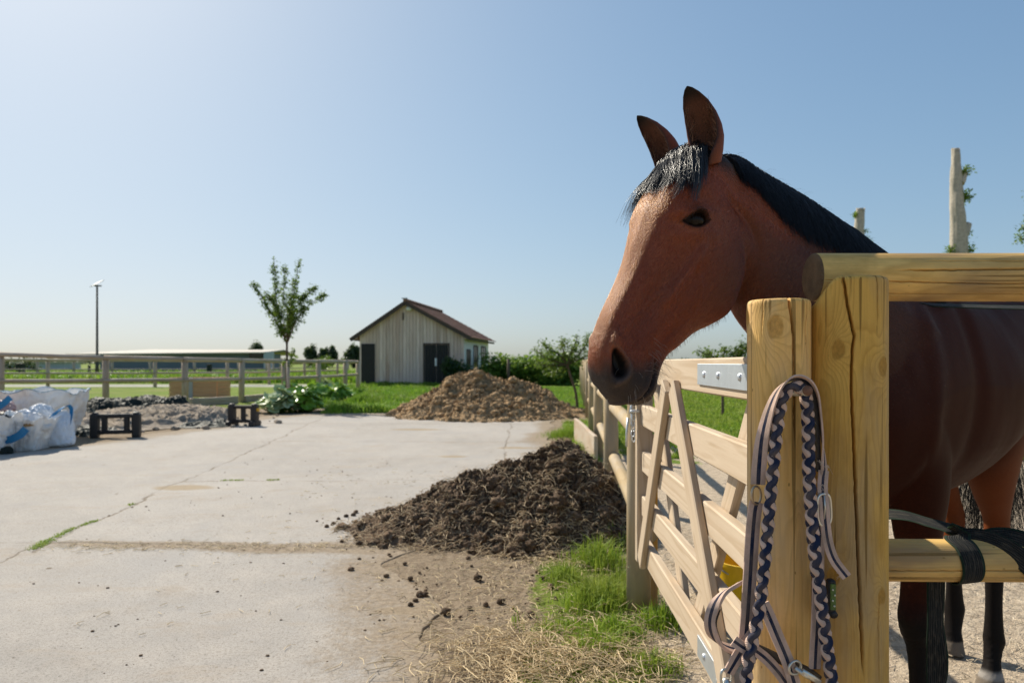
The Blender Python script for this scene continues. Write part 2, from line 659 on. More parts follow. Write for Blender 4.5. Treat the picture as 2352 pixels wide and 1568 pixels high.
t = NT('yard_concrete')
p = t.pos()
sx, sy, sz = t.sep(p)
wob = t.noise(p, 1.3, 5, .65)
wob = t.math('MULTIPLY', t.math('SUBTRACT', wob, .5), .30)
fine = t.math('MULTIPLY', t.math('SUBTRACT', t.noise(p, 14, 4, .7), .5), .05)
wob = t.math('ADD', wob, fine)
def line(ax, bx, cx, width, x0=None, x1=None, along=None):
    """mask of |ax*x + bx*y - cx| < width, optionally limited in one axis"""
    d = t.math('ADD', t.math('MULTIPLY', sx, ax), t.math('MULTIPLY', sy, bx))
    d = t.math('ABSOLUTE', t.math('ADD', t.math('SUBTRACT', d, cx), wob))
    mk = t.math('SUBTRACT', 1.0, t.math('DIVIDE', d, width), clamp=True)
    if along:
        s = sx if along == 'x' else sy
        mk = t.math('MULTIPLY', mk, t.math('MULTIPLY', t.math('GREATER_THAN', s, x0), t.math('LESS_THAN', s, x1)))
    return mk
lines = [line(.055, 1, 4.36, .020), line(1, .10, -2.62, .016, 4.3, 16, 'y'), line(1, .22, -2.18, .012, 0, 4.4, 'y'),
         line(-.02, 1, 6.95, .014, -3.3, 9, 'x'), line(.02, 1, 10.3, .024, -3.6, 9, 'x'), line(1, -.02, -.28, .016, 4.5, 16, 'y'), line(.03, 1, 13.3, .03, -9, 9, 'x')]
lm = lines[0]
for q in lines[1:]:
    lm = t.math('MAXIMUM', lm, q)
lm = t.math('MULTIPLY', t.ramp(lm, [(.0, 0.0), (.5, 1.0)]), t.ramp(t.noise(p, 2.1, 4), [(.35, .15), (.6, 1.0)]))
big = t.noise(p, .55, 5, .6)
mid = t.noise(p, 4.5, 6, .65)
grit = t.noise(p, 75, 5, .8)
agg = t.voro(p, 55)
base = t.mix(t.ramp(big, [(.3, 0.0), (.7, 1.0)]), (.330, .304, .274), (.438, .404, .366))
base = t.mix(t.ramp(mid, [(.42, 0.0), (.72, .55)]), base, (.47, .42, .365))
base = t.mix(t.ramp(t.noise(p, 2.4, 5, .7), [(.55, 0.0), (.75, .45)]), base, (.32, .255, .185))
base = t.mix(t.ramp(grit, [(.32, .85), (.48, 0.0)]), base, (.17, .15, .125))
base = t.mix(t.ramp(grit, [(.60, 0.0), (.78, .6)]), base, (.55, .51, .45))
base = t.mix(t.ramp(t.noise(p, .8, 4, .6, .6), [(.52, 0.0), (.66, .55)]), base, (.34, .323, .305))
base = t.mix(t.ramp(t.noise(t.scale(p, (.9, 2.4, 1)), 1.3, 6, .72), [(.56, 0.0), (.70, .5)]), base, (.36, .29, .215))
base = t.mix(t.ramp(t.noise(p, 160, 3, .8), [(.36, .7), (.46, 0.0)]), base, (.15, .135, .115))
# scattered droppings and stains
sp = t.voro(p, 3.1)
base = t.mix(t.ramp(t.math('ADD', sp, t.math('MULTIPLY', mid, .12)), [(.095, .9), (.125, 0.0)]), base, (.13, .095, .06))
sp2 = t.voro(p, 12)
base = t.mix(t.ramp(t.math('ADD', sp2, t.math('MULTIPLY', mid, .15)), [(.13, .8), (.165, 0.0)]), base, (.24, .20, .15))
dn = t.noise(p, 24, 6, .75)
dm = t.math('ADD', t.attr('val'), t.math('MULTIPLY', t.math('SUBTRACT', dn, .5), 1.1))
dm = t.ramp(dm, [(.30, 0.0), (.80, 1.0)])
dirtc = t.mix(t.ramp(t.noise(p, 40, 5, .7), [(.3, 0.0), (.7, 1.0)]), (.17, .125, .08), (.36, .285, .20))
for (ex, ey, ra, rb) in ((-3.15, 6.55, .34, .16), (-.75, 8.7, .22, .10), (-1.7, 12.2, .5, .2), (-.5, 3.3, .20, .06), (.05, 9.6, .3, .12)):
    q1 = t.math('DIVIDE', t.math('SUBTRACT', sx, ex), ra)
    q2 = t.math('DIVIDE', t.math('SUBTRACT', sy, ey), rb)
    rr_ = t.math('ADD', t.math('MULTIPLY', q1, q1), t.math('MULTIPLY', q2, q2))
    rr_ = t.math('ADD', rr_, t.math('MULTIPLY', t.math('SUBTRACT', mid, .5), 1.6))
    base = t.mix(t.math('MULTIPLY', t.ramp(rr_, [(.45, 1.0), (1.0, 0.0)]), .75), base, (.30, .225, .13))
c = t.mix(t.math('MULTIPLY', dm, .92), base, dirtc)
c = t.mix(lm, c, (.20, .165, .125))
h = t.math('ADD', t.math('MULTIPLY', grit, .6), t.math('MULTIPLY', lm, -1.2))
h = t.math('ADD', h, t.math('MULTIPLY', dm, dn))
MAT_CONC = t.fin(c, .9, .2, t.bump(h, .55, .012))
yard = cb.build('concrete_yard', MAT_CONC)
tag(yard, kind='structure')
# ================================================================ timber materials
M_POST = m_wood('treated_pine_post', (.76, .45, .10), (.42, .215, .035), rings=34, fig=(7.5, 7.5, .62), streak=.45, weather=(.38, .27, .15), use_val=True, bump=.5, wamt=.7)
M_POSTL = m_wood('paler_pine_post', (.98, .61, .20), (.58, .31, .075), rings=32, fig=(7.5, 7.5, .62), streak=.45, weather=(.58, .44, .28), use_val=True, bump=.5, wamt=.6)
M_RAIL = m_wood('treated_pine_rail', (.96, .62, .20), (.50, .28, .065), rings=20, fig=(6, 6, .5), streak=.45, weather=(.26, .175, .10), use_val=True, bump=.45, wamt=.8)
M_GATE = m_wood('fresh_sawn_pine', (.58, .475, .355), (.36, .25, .145), rings=10, fig=(9, 9, .6), streak=.25, bump=.2)
M_FARPOST = m_wood('fence_pine', (.45, .34, .19), (.28, .19, .09), rings=9, fig=(7, 7, .8), streak=.4, weather=(.36, .32, .26), wamt=.5)
M_OLDWOOD = m_wood('weathered_grey_wood', (.52, .40, .29), (.31, .22, .155), rings=8, fig=(7, 7, .7), streak=.5, weather=(.50, .44, .37), wamt=.6)
M_KNOT = m_plain('knot_wood', (.20, .115, .05), .75, var=.5, scale=60)
M_ENDGRAIN = m_plain('dark_end_grain', (.17, .105, .055), .85, var=.6, scale=45, bump=.6, bscale=160)
M_GALV = m_plain('galvanised_steel', (.62, .66, .70), .42, .5, .75, var=.12, scale=30, bump=.05)
M_GALVD = m_plain('dull_steel', (.42, .42, .41), .4, .5, .85, var=.25, scale=40)
M_BRASSY = m_plain('aged_ring_metal', (.45, .36, .26), .4, .5, .8, var=.3, scale=60)
M_DARK = m_plain('dark_plastic', (.018, .018, .02), .5, .4, var=.3, scale=20)

def hero_log(name, base, e, n, L, r, cracks, knots, mat, parent=None, top=None, sq=2.0, nz=260, nf=230, bev=.012, capped_start=True):
    """round timber with splits cut into it. e = along, n = side facing the lens. cracks: (list of (z, arc), width, depth); knots: (z, arc, size)"""
    base, e, n = np.asarray(base, float), N(e), N(n)
    s = np.cross(e, n)
    th = np.concatenate([np.linspace(-1.75, 1.75, nf), np.linspace(1.75, 2 * pi - 1.75, 70)[1:-1]])
    zs = np.concatenate([[0], np.linspace(.004, 1, nz)])
    TH, ZZ = np.meshgrid(th, zs * L)
    cs, sn = np.cos(TH), np.sin(TH)
    rr = r / (np.abs(cs) ** sq + np.abs(sn) ** sq) ** (1 / sq)
    P0 = np.stack([sn * rr, cs * rr, ZZ], -1)
    rr = rr * (1 + .012 * pn(np.stack([sn * 1.5, cs * 1.5, ZZ * 2.5 + base[0] * 9], -1)) + .004 * pn(np.stack([sn * 9, cs * 9, ZZ * 3], -1)))
    arc = TH * r
    for pts, wd, dp in cracks:
        pts = np.array(pts)
        zz = ZZ
        ac = np.interp(zz, pts[:, 0], pts[:, 1]) + .0014 * pn(np.stack([zz * 60, zz * 0 + 3.1, zz * 0], -1))
        inside = sstep(pts[0, 0] - .02, pts[0, 0] + .03, zz) * sstep(pts[-1, 0] + .001, pts[-1, 0] - .05, zz) if pts[-1, 0] < L - .01 else sstep(pts[0, 0] - .02, pts[0, 0] + .05, zz)
        wv = wd * (.35 + .65 * inside)
        rr = rr - dp * inside * np.exp(-((arc - ac) / wv) ** 4)
    val = np.zeros_like(TH)
    dk = np.zeros_like(TH)
    for kz, ka, ks in knots:
        d = np.hypot((arc - ka), (ZZ - kz) * .62) / ks
        val += .20 * np.exp(-(d / 1.7) ** 1.5)
        rr = rr + .0025 * np.exp(-(d / 1.5) ** 2) - .002 * np.exp(-(d / .8) ** 6)
        dk = np.maximum(dk, sstep(1.08, .80, d + .15 * pn(np.stack([arc * 90, ZZ * 90, ZZ * 0], -1))))
    ztop = (lambda a, b: np.full_like(a, L)) if top is None else top
    X, Y = sn * rr, cs * rr
    Zt = ztop(X, Y)
    Zv = np.where(zs[:, None] > .5, ZZ * (1 + (Zt / L - 1) * sstep(.5, 1, zs[:, None])), ZZ)
    P = np.stack([X, Y, Zv], -1)
    rows = [P]
    vals, dks = [val], [dk]
    # rounded end and cap
    for k, q in enumerate((.985, .95, .88, .7, .45, .2, .02)):
        x, y = P[-1, :, 0] * q, P[-1, :, 1] * q
        z = ztop(x, y) + (-bev * 0 if q < .9 else 0) + np.interp(q, [.88, .95, .985, 1], [bev * .75, bev * .6, bev * .35, 0])
        rows.append(np.stack([x, y, z], -1)[None])
        vals.append(val[-1:] + .5 * (1 - q))
        dks.append(dk[-1:] * 0)
    if capped_start:
        for q in (.97, .9, .5, .02):
            pr = np.stack([P[0, :, 0] * q, P[0, :, 1] * q, np.full(len(th), -bev * np.interp(q, [.9, 1], [.8, 0]))], -1)[None]
            rows.insert(0, pr)
            vals.insert(0, val[:1] + .5 * (1 - q))
            dks.insert(0, dk[:1] * 0)
    A = np.concatenate(rows, 0)
    W = base + A[..., :1] * s + A[..., 1:2] * n + A[..., 2:3] * e
    b = MB()
    b.grid(W, wrap=True, gc=A.reshape(-1, 3), val=np.concatenate(vals, 0), flip=False)
    fl = np.concatenate(dks, 0)
    mi = np.zeros(len(b.f[0]), int)
    if capped_start:
        mi[:4 * len(th)] = 1
    b.mi = [mi]
    o = b.build(name, [mat, M_ENDGRAIN], parent, extra={'dk': fl.reshape(-1)})
    return o

def facing(u):
    """unit vector from something seen at column u back to the lens (level)"""
    return N(np.array([-(u - 1176.0) / F, -1.0, 0]))

# ---------------------------------------------------------------- corner fence: post with two log rails
POST_Y = 1.35
cx = (1946 - 1176) / F * POST_Y
fence0 = empty('post_and_rail_fence', (cx, POST_Y, 0), 'near log fence at the right, thick golden cracked post with two round rails', 'fence')
r0 = .0720
zt = CAM_H + (832 - 631) / F * (POST_Y - r0) - .009
def scallop(x, y):
    return zt - .056 * sstep(-.012, -.072, x) * (x < 0)
def zof(v, Y=POST_Y - r0):
    return CAM_H - (v - 832) / F * Y
def aof(u, cu, Y=POST_Y - r0):
    """arc position on a post for image column u"""
    x = (u - cu) / F * Y
    return r0 * math.asin(max(-.98, min(.98, x / r0)))
crk = [[(zof(1540), aof(1985, 1953)), (zof(1180), aof(1972, 1953)), (zof(1000), aof(1966, 1953)), (zof(900), aof(1962, 1953)), (zof(850), aof(1962, 1953)),
        (zof(800), aof(1964, 1953)), (zof(770), aof(1968, 1953)), (zof(720), aof(1957, 1953)), (zof(640), aof(1946, 1953)), (zt, aof(1945, 1953))], .0021, .022]
crk2 = [[(zof(760), aof(2012, 1953)), (zof(700), aof(2013, 1953)), (zt, aof(2012, 1953))], .0012, .006]
crk3 = [[(zof(1568), aof(2016, 1953)), (zof(1430), aof(2014, 1953)), (zof(1350), aof(2016, 1953))], .0011, .005]
kn = [(zof(801), aof(1935, 1953), .0125), (zof(842), aof(2023, 1953), .012), (zof(1370), aof(2020, 1953), .010), (zof(1330), aof(1925, 1953), .012)]
for a in (crk, crk2, crk3):
    a[0] = sorted(a[0])
hero_log('post', (cx, POST_Y, 0), (0, 0, 1), facing(1953), zt, r0, [crk, crk2, crk3], kn, M_POST, fence0, top=scallop, sq=2.35)
ry = 1.435
zr = CAM_H + (832 - 637) / F * ry
rr_ = .0505
xl = (1868 - 1176) / F * ry
rail_cr = [([(0, .012), (.35, .020), (1.4, .016), (1.9, .02)], .0011, .007), ([(.16, -.008), (.5, -.012), (.9, -.003), (1.9, .008)], .0016, .012),
           ([(.22, -.030), (.45, -.030), (.8, -.036)], .0010, .006), ([(.02, .043), (.5, .045), (1.5, .041)], .0012, .006)]
hero_log('rail', (xl, ry, zr), (1, 0, 0), N((0, -1, 0)), 1.9, rr_, rail_cr, [(.62, -.040, .011), (1.3, .03, .01)], M_RAIL, fence0, nz=330, nf=200, bev=.006)
zr2 = CAM_H + (832 - 1284) / F * 1.43
hero_log('rail', (cx - .03, 1.43, zr2), (1, -.008, -.004), N((0, -1, 0)), 1.85, .043,
         [([(.05, .012), (.3, .010), (.6, .008), (1.5, .01)], .0013, .010), ([(.05, .028), (.5, .027), (1.5, .03)], .001, .005)], [(.9, -.01, .01)], M_RAIL, fence0, nz=300, nf=180, bev=.006)

# ---------------------------------------------------------------- near gate post with a peg
gx0 = (1788.5 - 1176) / F * POST_Y
zg = CAM_H + (832 - 683) / F * (POST_Y - .0635) - .009
gp = empty('gate_post', (gx0, POST_Y, 0), 'shorter golden round post with a split top and a peg, where the halter hangs', 'gate post')
r0b = r0
r0 = .0590
cu = 1788.5
c1 = [sorted([(zof(1010), aof(1822, cu)), (zof(900), aof(1822, cu)), (zof(770), aof(1820, cu)), (zof(720), aof(1814, cu)), (zg, aof(1812, cu))]), .0019, .018]
c2 = [sorted([(zof(860), aof(1850, cu)), (zof(760), aof(1844, cu)), (zg, aof(1848, cu))]), .0012, .006]
c3 = [sorted([(zof(780), aof(1752, cu)), (zg, aof(1755, cu))]), .0008, .004]
hero_log('post', (gx0, POST_Y, 0), (0, 0, 1), facing(cu), zg, r0, [c1, c2, c3], [(zof(749), aof(1781, cu), .0155), (zof(725), aof(1722, cu), .011), (zof(1120), aof(1850, cu), .014)], M_POSTL, gp, sq=2.3)
pegp = at(1831, 899, POST_Y - .068)
M_RUST = m_plain('rusty_wood_peg', (.20, .10, .06), .8, var=.6, scale=120)
M_CREAMP = m_plain('pale_peg', (.55, .48, .36), .7, var=.3, scale=50)
b = MB()
b.tube([pegp + np.array([0, .03, .0]), pegp + np.array([-.002, -.035, .002]), pegp + np.array([-.003, -.052, .004])], [.010, .010, .0095], 16, cap=True)
b.f[-1] = b.f[-1]
mi = np.zeros(len(b.f[0]), int)
mi[-16:] = 1
for j in range(len(mi)):
    if (b.f[0][j] == 3 * 16 + 1).any():
        mi[j] = 1
b.mi = [mi]
b.build('peg', [M_CREAMP, M_RUST], gp)

# ---------------------------------------------------------------- gate
def gpt(d, z, side=0.0):
    return np.array([.557 + .028 * (d - 1.62) + side, d, z])
gate = empty('gate', gpt(2.3, .32), 'pale five-barred timber field gate with crossed braces, below the horse\'s chin', 'gate')
def gpart(name, p0, p1, w, h, up, **k):
    b = MB()
    b.beam(p0, p1, w, h, up, .004, seg=6, warp=.002, **k)
    return b.build(name, M_GATE, gate, smooth=False)
d0, d1 = 1.44, 3.06
for z0_, z1_ in ((1.112, 1.212), (.915, 1.008), (.712, .800), (.515, .603), (.320, .415)):
    gpart('bar', gpt(d0, (z0_ + z1_) / 2), gpt(d1, (z0_ + z1_) / 2), .032, z1_ - z0_, (0, 0, 1))
gpart('end_stile', gpt(3.095, .30), gpt(3.095, 1.215), .07, .05, (0, 1, 0))
gpart('end_stile', gpt(1.405, .30), gpt(1.405, 1.215), .07, .06, (0, 1, 0))
so_ = -.030
gpart('brace', gpt(2.42, 1.118, so_), gpt(2.99, .325, so_), .024, .075, N((0, .8, .57)))
gpart('brace', gpt(2.30, 1.118, so_), gpt(1.62, .325, so_), .024, .078, N((0, -.76, .65)))
gpart('brace', gpt(2.95, 1.118, .030), gpt(2.38, .325, .030), .024, .07, N((0, -.8, .57)))
gpart('brace', gpt(1.62, 1.118, .030), gpt(2.24, .325, .030), .024, .07, N((0, .8, .57)))
gpart('middle_stile', gpt(2.93, .66, .045), gpt(2.93, 1.02, .045), .03, .05, (0, 1, 0))
for za, zb in ((1.135, 1.196), (.338, .40)):
    b = MB()
    b.beam(gpt(1.36, (za + zb) / 2, -.0195), gpt(2.01, (za + zb) / 2, -.0195), .006, zb - za, (0, 0, 1), .001)
    hs = b.build('hinge_strap', M_GALV, gate, smooth=False)
    for dd in (1.93, 1.785, 1.60):
        q = gpt(dd, (za + zb) / 2, -.0225)
        b = MB()
        b.v and None
        vv, ff = ICO[3]
        b.add(vv * np.array([.006, .0095, .0095]) + q, ff)
        b.build('bolt', M_GALV, hs)
# latch: ring plate, bar and chain
lp = gpt(3.10, .98, -.045)
b = MB()
b.tube([lp + np.array([-.01, -.01, .02]), lp + np.array([-.012, -.01, -.07])], .006, 8)
b.tube([lp + np.array([-.025, -.03, .035]), lp + np.array([.015, .0, .035])], .008, 8)
b.tube([lp + np.array([-.02, -.02, -.01]), lp + np.array([-.005, .0, .05])], .007, 8)
b.tube([lp + np.array([-.03, -.02, -.03]), lp + np.array([-.036, -.02, -.10]), lp + np.array([-.037, -.02, -.16])], .0055, 8)
for k in range(5):
    a = lp + np.array([-.004 - .003 * (k % 2), -.015, -.03 - k * .024])
    b.tube([a + np.array([.007 * cos(q), 0.004 * (k % 2) * sin(q), .014 * sin(q)]) for q in np.linspace(0, 2 * pi, 13)], .0026, 6, cap=False)
b.beam(lp + np.array([-.02, -.012, .0]), lp + np.array([.02, -.012, .0]), .05, .012, (0, 0, 1), .002)
b.build('latch', M_GALV, gate)

# far gate post
gfx = (1467 - 1176) / F * 3.27
fgp = empty('gate_post', (gfx, 3.27, 0), 'slim pale round post with a dark disc at the latch end of the gate', 'gate post')
b = MB()
b.tube([(gfx, 3.27, -.05), (gfx, 3.27, .6), (gfx + .003, 3.27, 1.20), (gfx + .003, 3.27, 1.23)], [.058, .057, .055, .048], 28)
b.build('post', M_FARPOST, fgp)
b = MB()
pd = np.array([gfx - .012, 3.27 - .053, .865])
b.tube([pd + np.array([0, .01, 0]), pd + np.array([-.0, -.012, 0])], [.036, .034], 20)
b.build('disc', m_plain('dark_bronze_disc', (.10, .075, .05), .5, .5, .3), fgp)
b = MB()
b.beam((gfx + .075, 3.36, -.05), (gfx + .075, 3.36, .72), .06, .06, (0, 1, 0))
b.build('stop_stake', M_POST, fgp, smooth=False)

# ---------------------------------------------------------------- long fence beyond the gate
lf = empty('post_and_rail_fence', (fence_x(12), 12, 0), 'long pale round-rail fence running away from the gate into the distance', 'fence')
prev = (gfx, 3.27)
for i, d in enumerate((5.75, 8.7, 11.7, 14.8, 17.9, 21, 24.2, 27.5)):
    x = fence_x(d)
    b = MB()
    lean = random.uniform(-.012, .012)
    b.tube([(x, d, -.1), (x, d, .6), (x + lean, d, 1.22)], [.064, .062, .060], 18)
    b.build('post', M_FARPOST, lf)
    for z, rad in ((1.235, .044), (.825, .046), (.40, .046)):
        b = MB()
        b.tube(spline([(prev[0] + .03, prev[1] - .08, z), ((prev[0] + x) / 2 + .03, (prev[1] + d) / 2, z + random.uniform(-.01, .01)), (x + .03, d + .08, z)], 8), rad, 14)
        b.build('rail', M_FARPOST, lf)
    prev = (x, d)

b = MB()
b.beam((1.00, 10.7, .15), (.975, 7.9, .17), .045, .36, (0, 0, 1), .005, seg=6, warp=.01)
tag(b.build('timber_board', M_OLDWOOD, smooth=False), 'rough brown board on edge in the grass beside the long fence', 'board')

# yellow bucket behind the gate
M_YEL = m_plain('yellow_plastic', (.80, .50, .012), .4, .5, var=.08)
bk = empty('bucket', (1.115, 3.25, 0), 'yellow plastic bucket standing on the sand behind the gate', 'bucket')
b = MB()
prof = [(.0, .012), (.10, .012), (.112, .0), (.118, .01), (.150, .25), (.158, .252), (.158, .268), (.148, .268), (.145, .25), (.112, .03), (.0, .028)]
ang = np.linspace(0, 2 * pi, 40, endpoint=False)
G = np.array([[(1.115 + r * cos(a), 3.25 + r * sin(a), z) for a in ang] for r, z in prof])
b.grid(G, wrap=True)
b.build('body', M_YEL, bk, angle=40)
b = MB()
b.tube([(1.115 + .155 * cos(a), 3.25 - .10 * sin(a) - .02, .262 - .06 * sin(a)) for a in np.linspace(0, pi, 20)], .004, 8)
b.build('handle', M_GALVD, bk)

# ---------------------------------------------------------------- halter and lead rope on the peg
HY = POST_Y - .086
def hp(u, v, dy=0.0):
    return at(u, v, HY + dy)
M_WEBP = None
def m_webbing(name, col, var=.2):
    t = NT(name)
    g = t.attr('gc', 'Vector')
    x, y, z = t.sep(g)
    rib = t.math('SINE', t.math('MULTIPLY', z, 3200))
    fz = t.noise(t.scale(g, (400, 400, 160)), 1.0, 3, .7)
    c = t.mix(fz, tuple(q * (1 - var) for q in col), tuple(min(1, q * (1 + var)) for q in col))
    c = t.mix(t.ramp(t.noise(t.scale(g, (40, 40, 25)), 1.0, 4), [(.4, 0.0), (.7, .5)]), c, (.25, .19, .14))
    return t.fin(c, .85, .15, t.bump(t.math('ADD', rib, t.math('MULTIPLY', fz, 1.5)), .5, .0012))
M_WEBP = m_webbing('beige_pink_webbing', (.70, .50, .40))
M_NAVY = m_webbing('navy_webbing', (.016, .026, .062), .3)
M_LEATHER = m_plain('black_leather', (.022, .020, .020), .38, .5, var=.3, scale=50, bump=.15, bscale=300)
M_STEEL = m_plain('worn_nickel', (.60, .58, .52), .33, .5, .9, var=.2, scale=60)

halter = empty('halter', hp(1821, 870), 'worn beige and navy striped halter hung over the peg of the shorter post', 'halter')
def strap(name, pts, w, side=(1, 0, 0), n=40, th=.003, parent=None):
    P = spline([hp(*p) for p in pts], n)
    b = MB()
    b.ribbon(P, side, w, th, 0, 1, 11)
    return b.build(name, [M_WEBP, M_NAVY], parent or halter, angle=50)
def strap_var(name, pts, sides, w, n=60, th=.003, mats=None):
    P = spline([hp(*p) for p in pts], n)
    S = spline(sides, n)
    b = MB()
    b.ribbon(P, S, spline(w, n)[:, 0] if np.ndim(w) else w, th, 0, 1, 11)
    return b.build(name, mats or [M_WEBP, M_NAVY], halter, angle=50)

# crown piece: arch seen half edge on, with padded black leather inside it
arch = [(1741, 1112, 0), (1744, 1065, -.002), (1752, 1000, -.010), (1768, 938, -.018), (1790, 893, -.024), (1821, 868, -.026), (1853, 874, -.024), (1875, 905, -.018), (1884, 955, -.012), (1889, 1010, -.008), (1892, 1060, -.004), (1893, 1110, 0)]
sides = [(1, -.1, 0), (.95, -.4, 0), (.6, -.8, .1), (.35, -.9, .25), (.2, -.9, .35), (0, -.9, .4), (-.1, -.95, .3), (-.2, -.95, .2), (-.25, -.95, 0), (-.3, -.9, 0), (-.6, -.7, 0), (-.8, -.5, 0)]
strap_var('crown_strap', arch, sides, [.026, .026, .025, .024, .024, .024, .024, .024, .024, .024, .022, .020], 90)
inner = [(1762, 1036, .004), (1768, 985, .0), (1780, 935, -.008), (1799, 900, -.014), (1823, 882, -.016), (1848, 886, -.014), (1864, 912, -.008), (1872, 960, 0), (1876, 1020, .004), (1877, 1080, .008)]
strap_var('padding', inner, [(.55, -.8, 0), (.5, -.85, 0), (.3, -.9, .2), (.2, -.9, .3), (0, -.9, .4), (0, -.9, .4), (-.1, -.9, .3), (-.1, -.95, .1), (-.1, -.95, 0), (-.1, -.95, 0)], .021, 70, .007, [M_LEATHER, M_LEATHER])
# left ring and cheek strap
def ring(name, u, v, w, h, rad, tilt=0.0, dy=0.0, yaw=0.3, parent=None, mat=None, power=2.0):
    c = hp(u, v, dy)
    pts = []
    for q in np.linspace(0, 2 * pi, 33):
        x = w * np.sign(cos(q)) * abs(cos(q)) ** (2 / power)
        z = h * np.sign(sin(q)) * abs(sin(q)) ** (2 / power)
        x, z = x * cos(tilt) - z * sin(tilt), x * sin(tilt) + z * cos(tilt)
        pts.append(c + np.array([x * cos(yaw), x * sin(yaw), z]))
    b = MB()
    b.tube(pts, rad, 8, cap=False)
    return b.build(name, mat or M_STEEL, parent or halter)
ring('ring', 1737, 1137, .012, .017, .0022, .15, -.004, .5, mat=M_BRASSY)
strap('cheek_strap', [(1738, 1152, -.002), (1733, 1175, -.003), (1728, 1230, -.004), (1722, 1330, -.006), (1716, 1420, -.008), (1711, 1475, -.01)], .026, (1, .12, 0))
strap('cheek_strap', [(1728, 1455, -.014), (1712, 1480, -.018), (1690, 1515, -.02), (1672, 1545, -.018)], .022, (.8, 0, .6))
strap('keeper', [(1685, 1470, -.022), (1708, 1486, -.025), (1732, 1497, -.022)], .020, (.2, 0, 1))
ring('snap_hook', 1668, 1552, .012, .014, .0024, 0, -.02, .4, power=3)
b = MB()
q = hp(1668, 1572, -.02)
b.tube([q + np.array([0, 0, .012]), q, q - np.array([0, 0, .02])], [.006, .008, .006], 10)
b.build('swivel', M_STEEL, halter)
# noseband loop, leather lined
nl = [(1703, 1337, .02), (1690, 1345, .012), (1662, 1362, -.004), (1640, 1392, -.012), (1630, 1428, -.012), (1640, 1462, -.006), (1664, 1484, .002), (1700, 1494, .006), (1730, 1500, .006)]
strap_var('noseband', nl, [(.3, -.8, .5), (.3, -.8, .5), (.45, -.75, .45), (.8, -.5, .3), (.95, -.3, 0), (.75, -.5, -.4), (.4, -.8, -.45), (.2, -.85, -.5), (.2, -.85, -.5)], .020, 70, .006)
lined = [(u + 5, v + (5 if v > 1440 else 2), dy + .004) for u, v, dy in nl[3:]]
strap_var('lining', lined, [(.8, -.5, .3), (.95, -.3, 0), (.75, -.5, -.4), (.4, -.8, -.45), (.2, -.85, -.5), (.2, -.85, -.5)], .018, 50, .005, [M_LEATHER, M_LEATHER])
# chin straps
strap('chin_strap', [(1752, 1385, -.012), (1765, 1412, -.014), (1786, 1462, -.016), (1808, 1515, -.016), (1826, 1575, -.016)], .023, (.95, 0, .35))
strap('chin_strap', [(1732, 1490, -.004), (1760, 1512, -.006), (1790, 1545, -.008), (1812, 1578, -.01)], .020, (.8, 0, .6))
strap_var('throat_strap', [(1738, 1488, .0), (1775, 1505, -.002), (1815, 1524, -.006), (1852, 1540, -.01), (1880, 1560, -.01)], [(.5, -.3, .8)] * 5, .017, 40, .005, [M_LEATHER, M_LEATHER])
# right side: buckle, tail, lower cheek strap
bu = ring('buckle', 1893, 1170, .0145, .029, .0026, .06, -.014, .25, power=3.2)
b = MB()
q0 = hp(1893, 1137, -.016)
b.tube([q0, hp(1895, 1165, -.020), hp(1893, 1200, -.016)], .0016, 6)
b.build('prong', M_STEEL, bu)
strap('billet', [(1892, 1080, -.006), (1889, 1120, -.012), (1893, 1165, -.017), (1896, 1205, -.017), (1902, 1245, -.019), (1916, 1285, -.022), (1945, 1324, -.026)], .0175, (1, -.15, .12))
strap('cheek_strap', [(1890, 1140, .004), (1884, 1200, .004), (1880, 1260, .003), (1879, 1330, .0), (1877, 1420, -.004), (1873, 1490, -.008), (1871, 1535, -.01)], .023, (1, .2, 0))
ring('ring', 1876, 1300, .010, .012, .0022, .3, -.006, .5, mat=M_BRASSY)
ring('ring', 1826, 1532, .013, .012, .0024, .3, -.024, .3)
b = MB()
b.tube([hp(1826, 1532, -.026), hp(1850, 1550, -.03), hp(1878, 1566, -.028)], [.0045, .004, .003], 8)
b.beam(hp(1842, 1540, -.03), hp(1884, 1566, -.03), .006, .010, (0, 0, 1), .001)
b.build('metal_bar', M_STEEL, halter)
# loose threads
thr = []
for (u, v) in ((1760, 1408), (1868, 1140), (1897, 1075), (1887, 1062), (1884, 1115), (1930, 1318), (1700, 1512)):
    for k in range(5):
        a = hp(u + random.uniform(-4, 4), v + random.uniform(-4, 4), -.012)
        thr.append(spline([a, a + np.array([random.uniform(-.006, .006), -.004, random.uniform(-.006, .006)]), a + np.array([random.uniform(-.012, .014), -.006, random.uniform(-.014, .006)])], 6))
M_THREAD = m_plain('loose_thread', (.62, .50, .40), .8)
hair_obj('loose_threads', thr, .0004, M_THREAD, halter)

# lead rope: four strands plaited, two navy and two beige
lead = empty('lead_rope', hp(1825, 905), 'plaited navy and beige lead rope looped over the peg in front of the halter', 'lead rope')
path = [(1709, 1590, -.030), (1722, 1500, -.032), (1741, 1415, -.026), (1752, 1330, -.024), (1760, 1251, -.022), (1768, 1160, -.020), (1776, 1075, -.018), (1783, 1000, -.018), (1790, 945, -.018), (1800, 908, -.022), (1822, 887, -.026), (1846, 898, -.022), (1854, 935, -.016), (1857, 1010, -.014), (1858, 1089, -.014), (1864, 1180, -.020), (1870, 1260, -.024), (1882, 1350, -.026), (1893, 1441, -.026), (1903, 1510, -.028), (1914, 1590, -.03)]
P = spline([hp(*p) for p in path], 1500)
L = np.concatenate([[0], np.cumsum(np.linalg.norm(np.diff(P, axis=0), axis=1))])
T = np.gradient(P, axis=0)
T /= np.linalg.norm(T, axis=1)[:, None]
fr = np.array([0, -1.0, 0]) - (T @ np.array([0, -1.0, 0]))[:, None] * T
fr /= np.linalg.norm(fr, axis=1)[:, None]
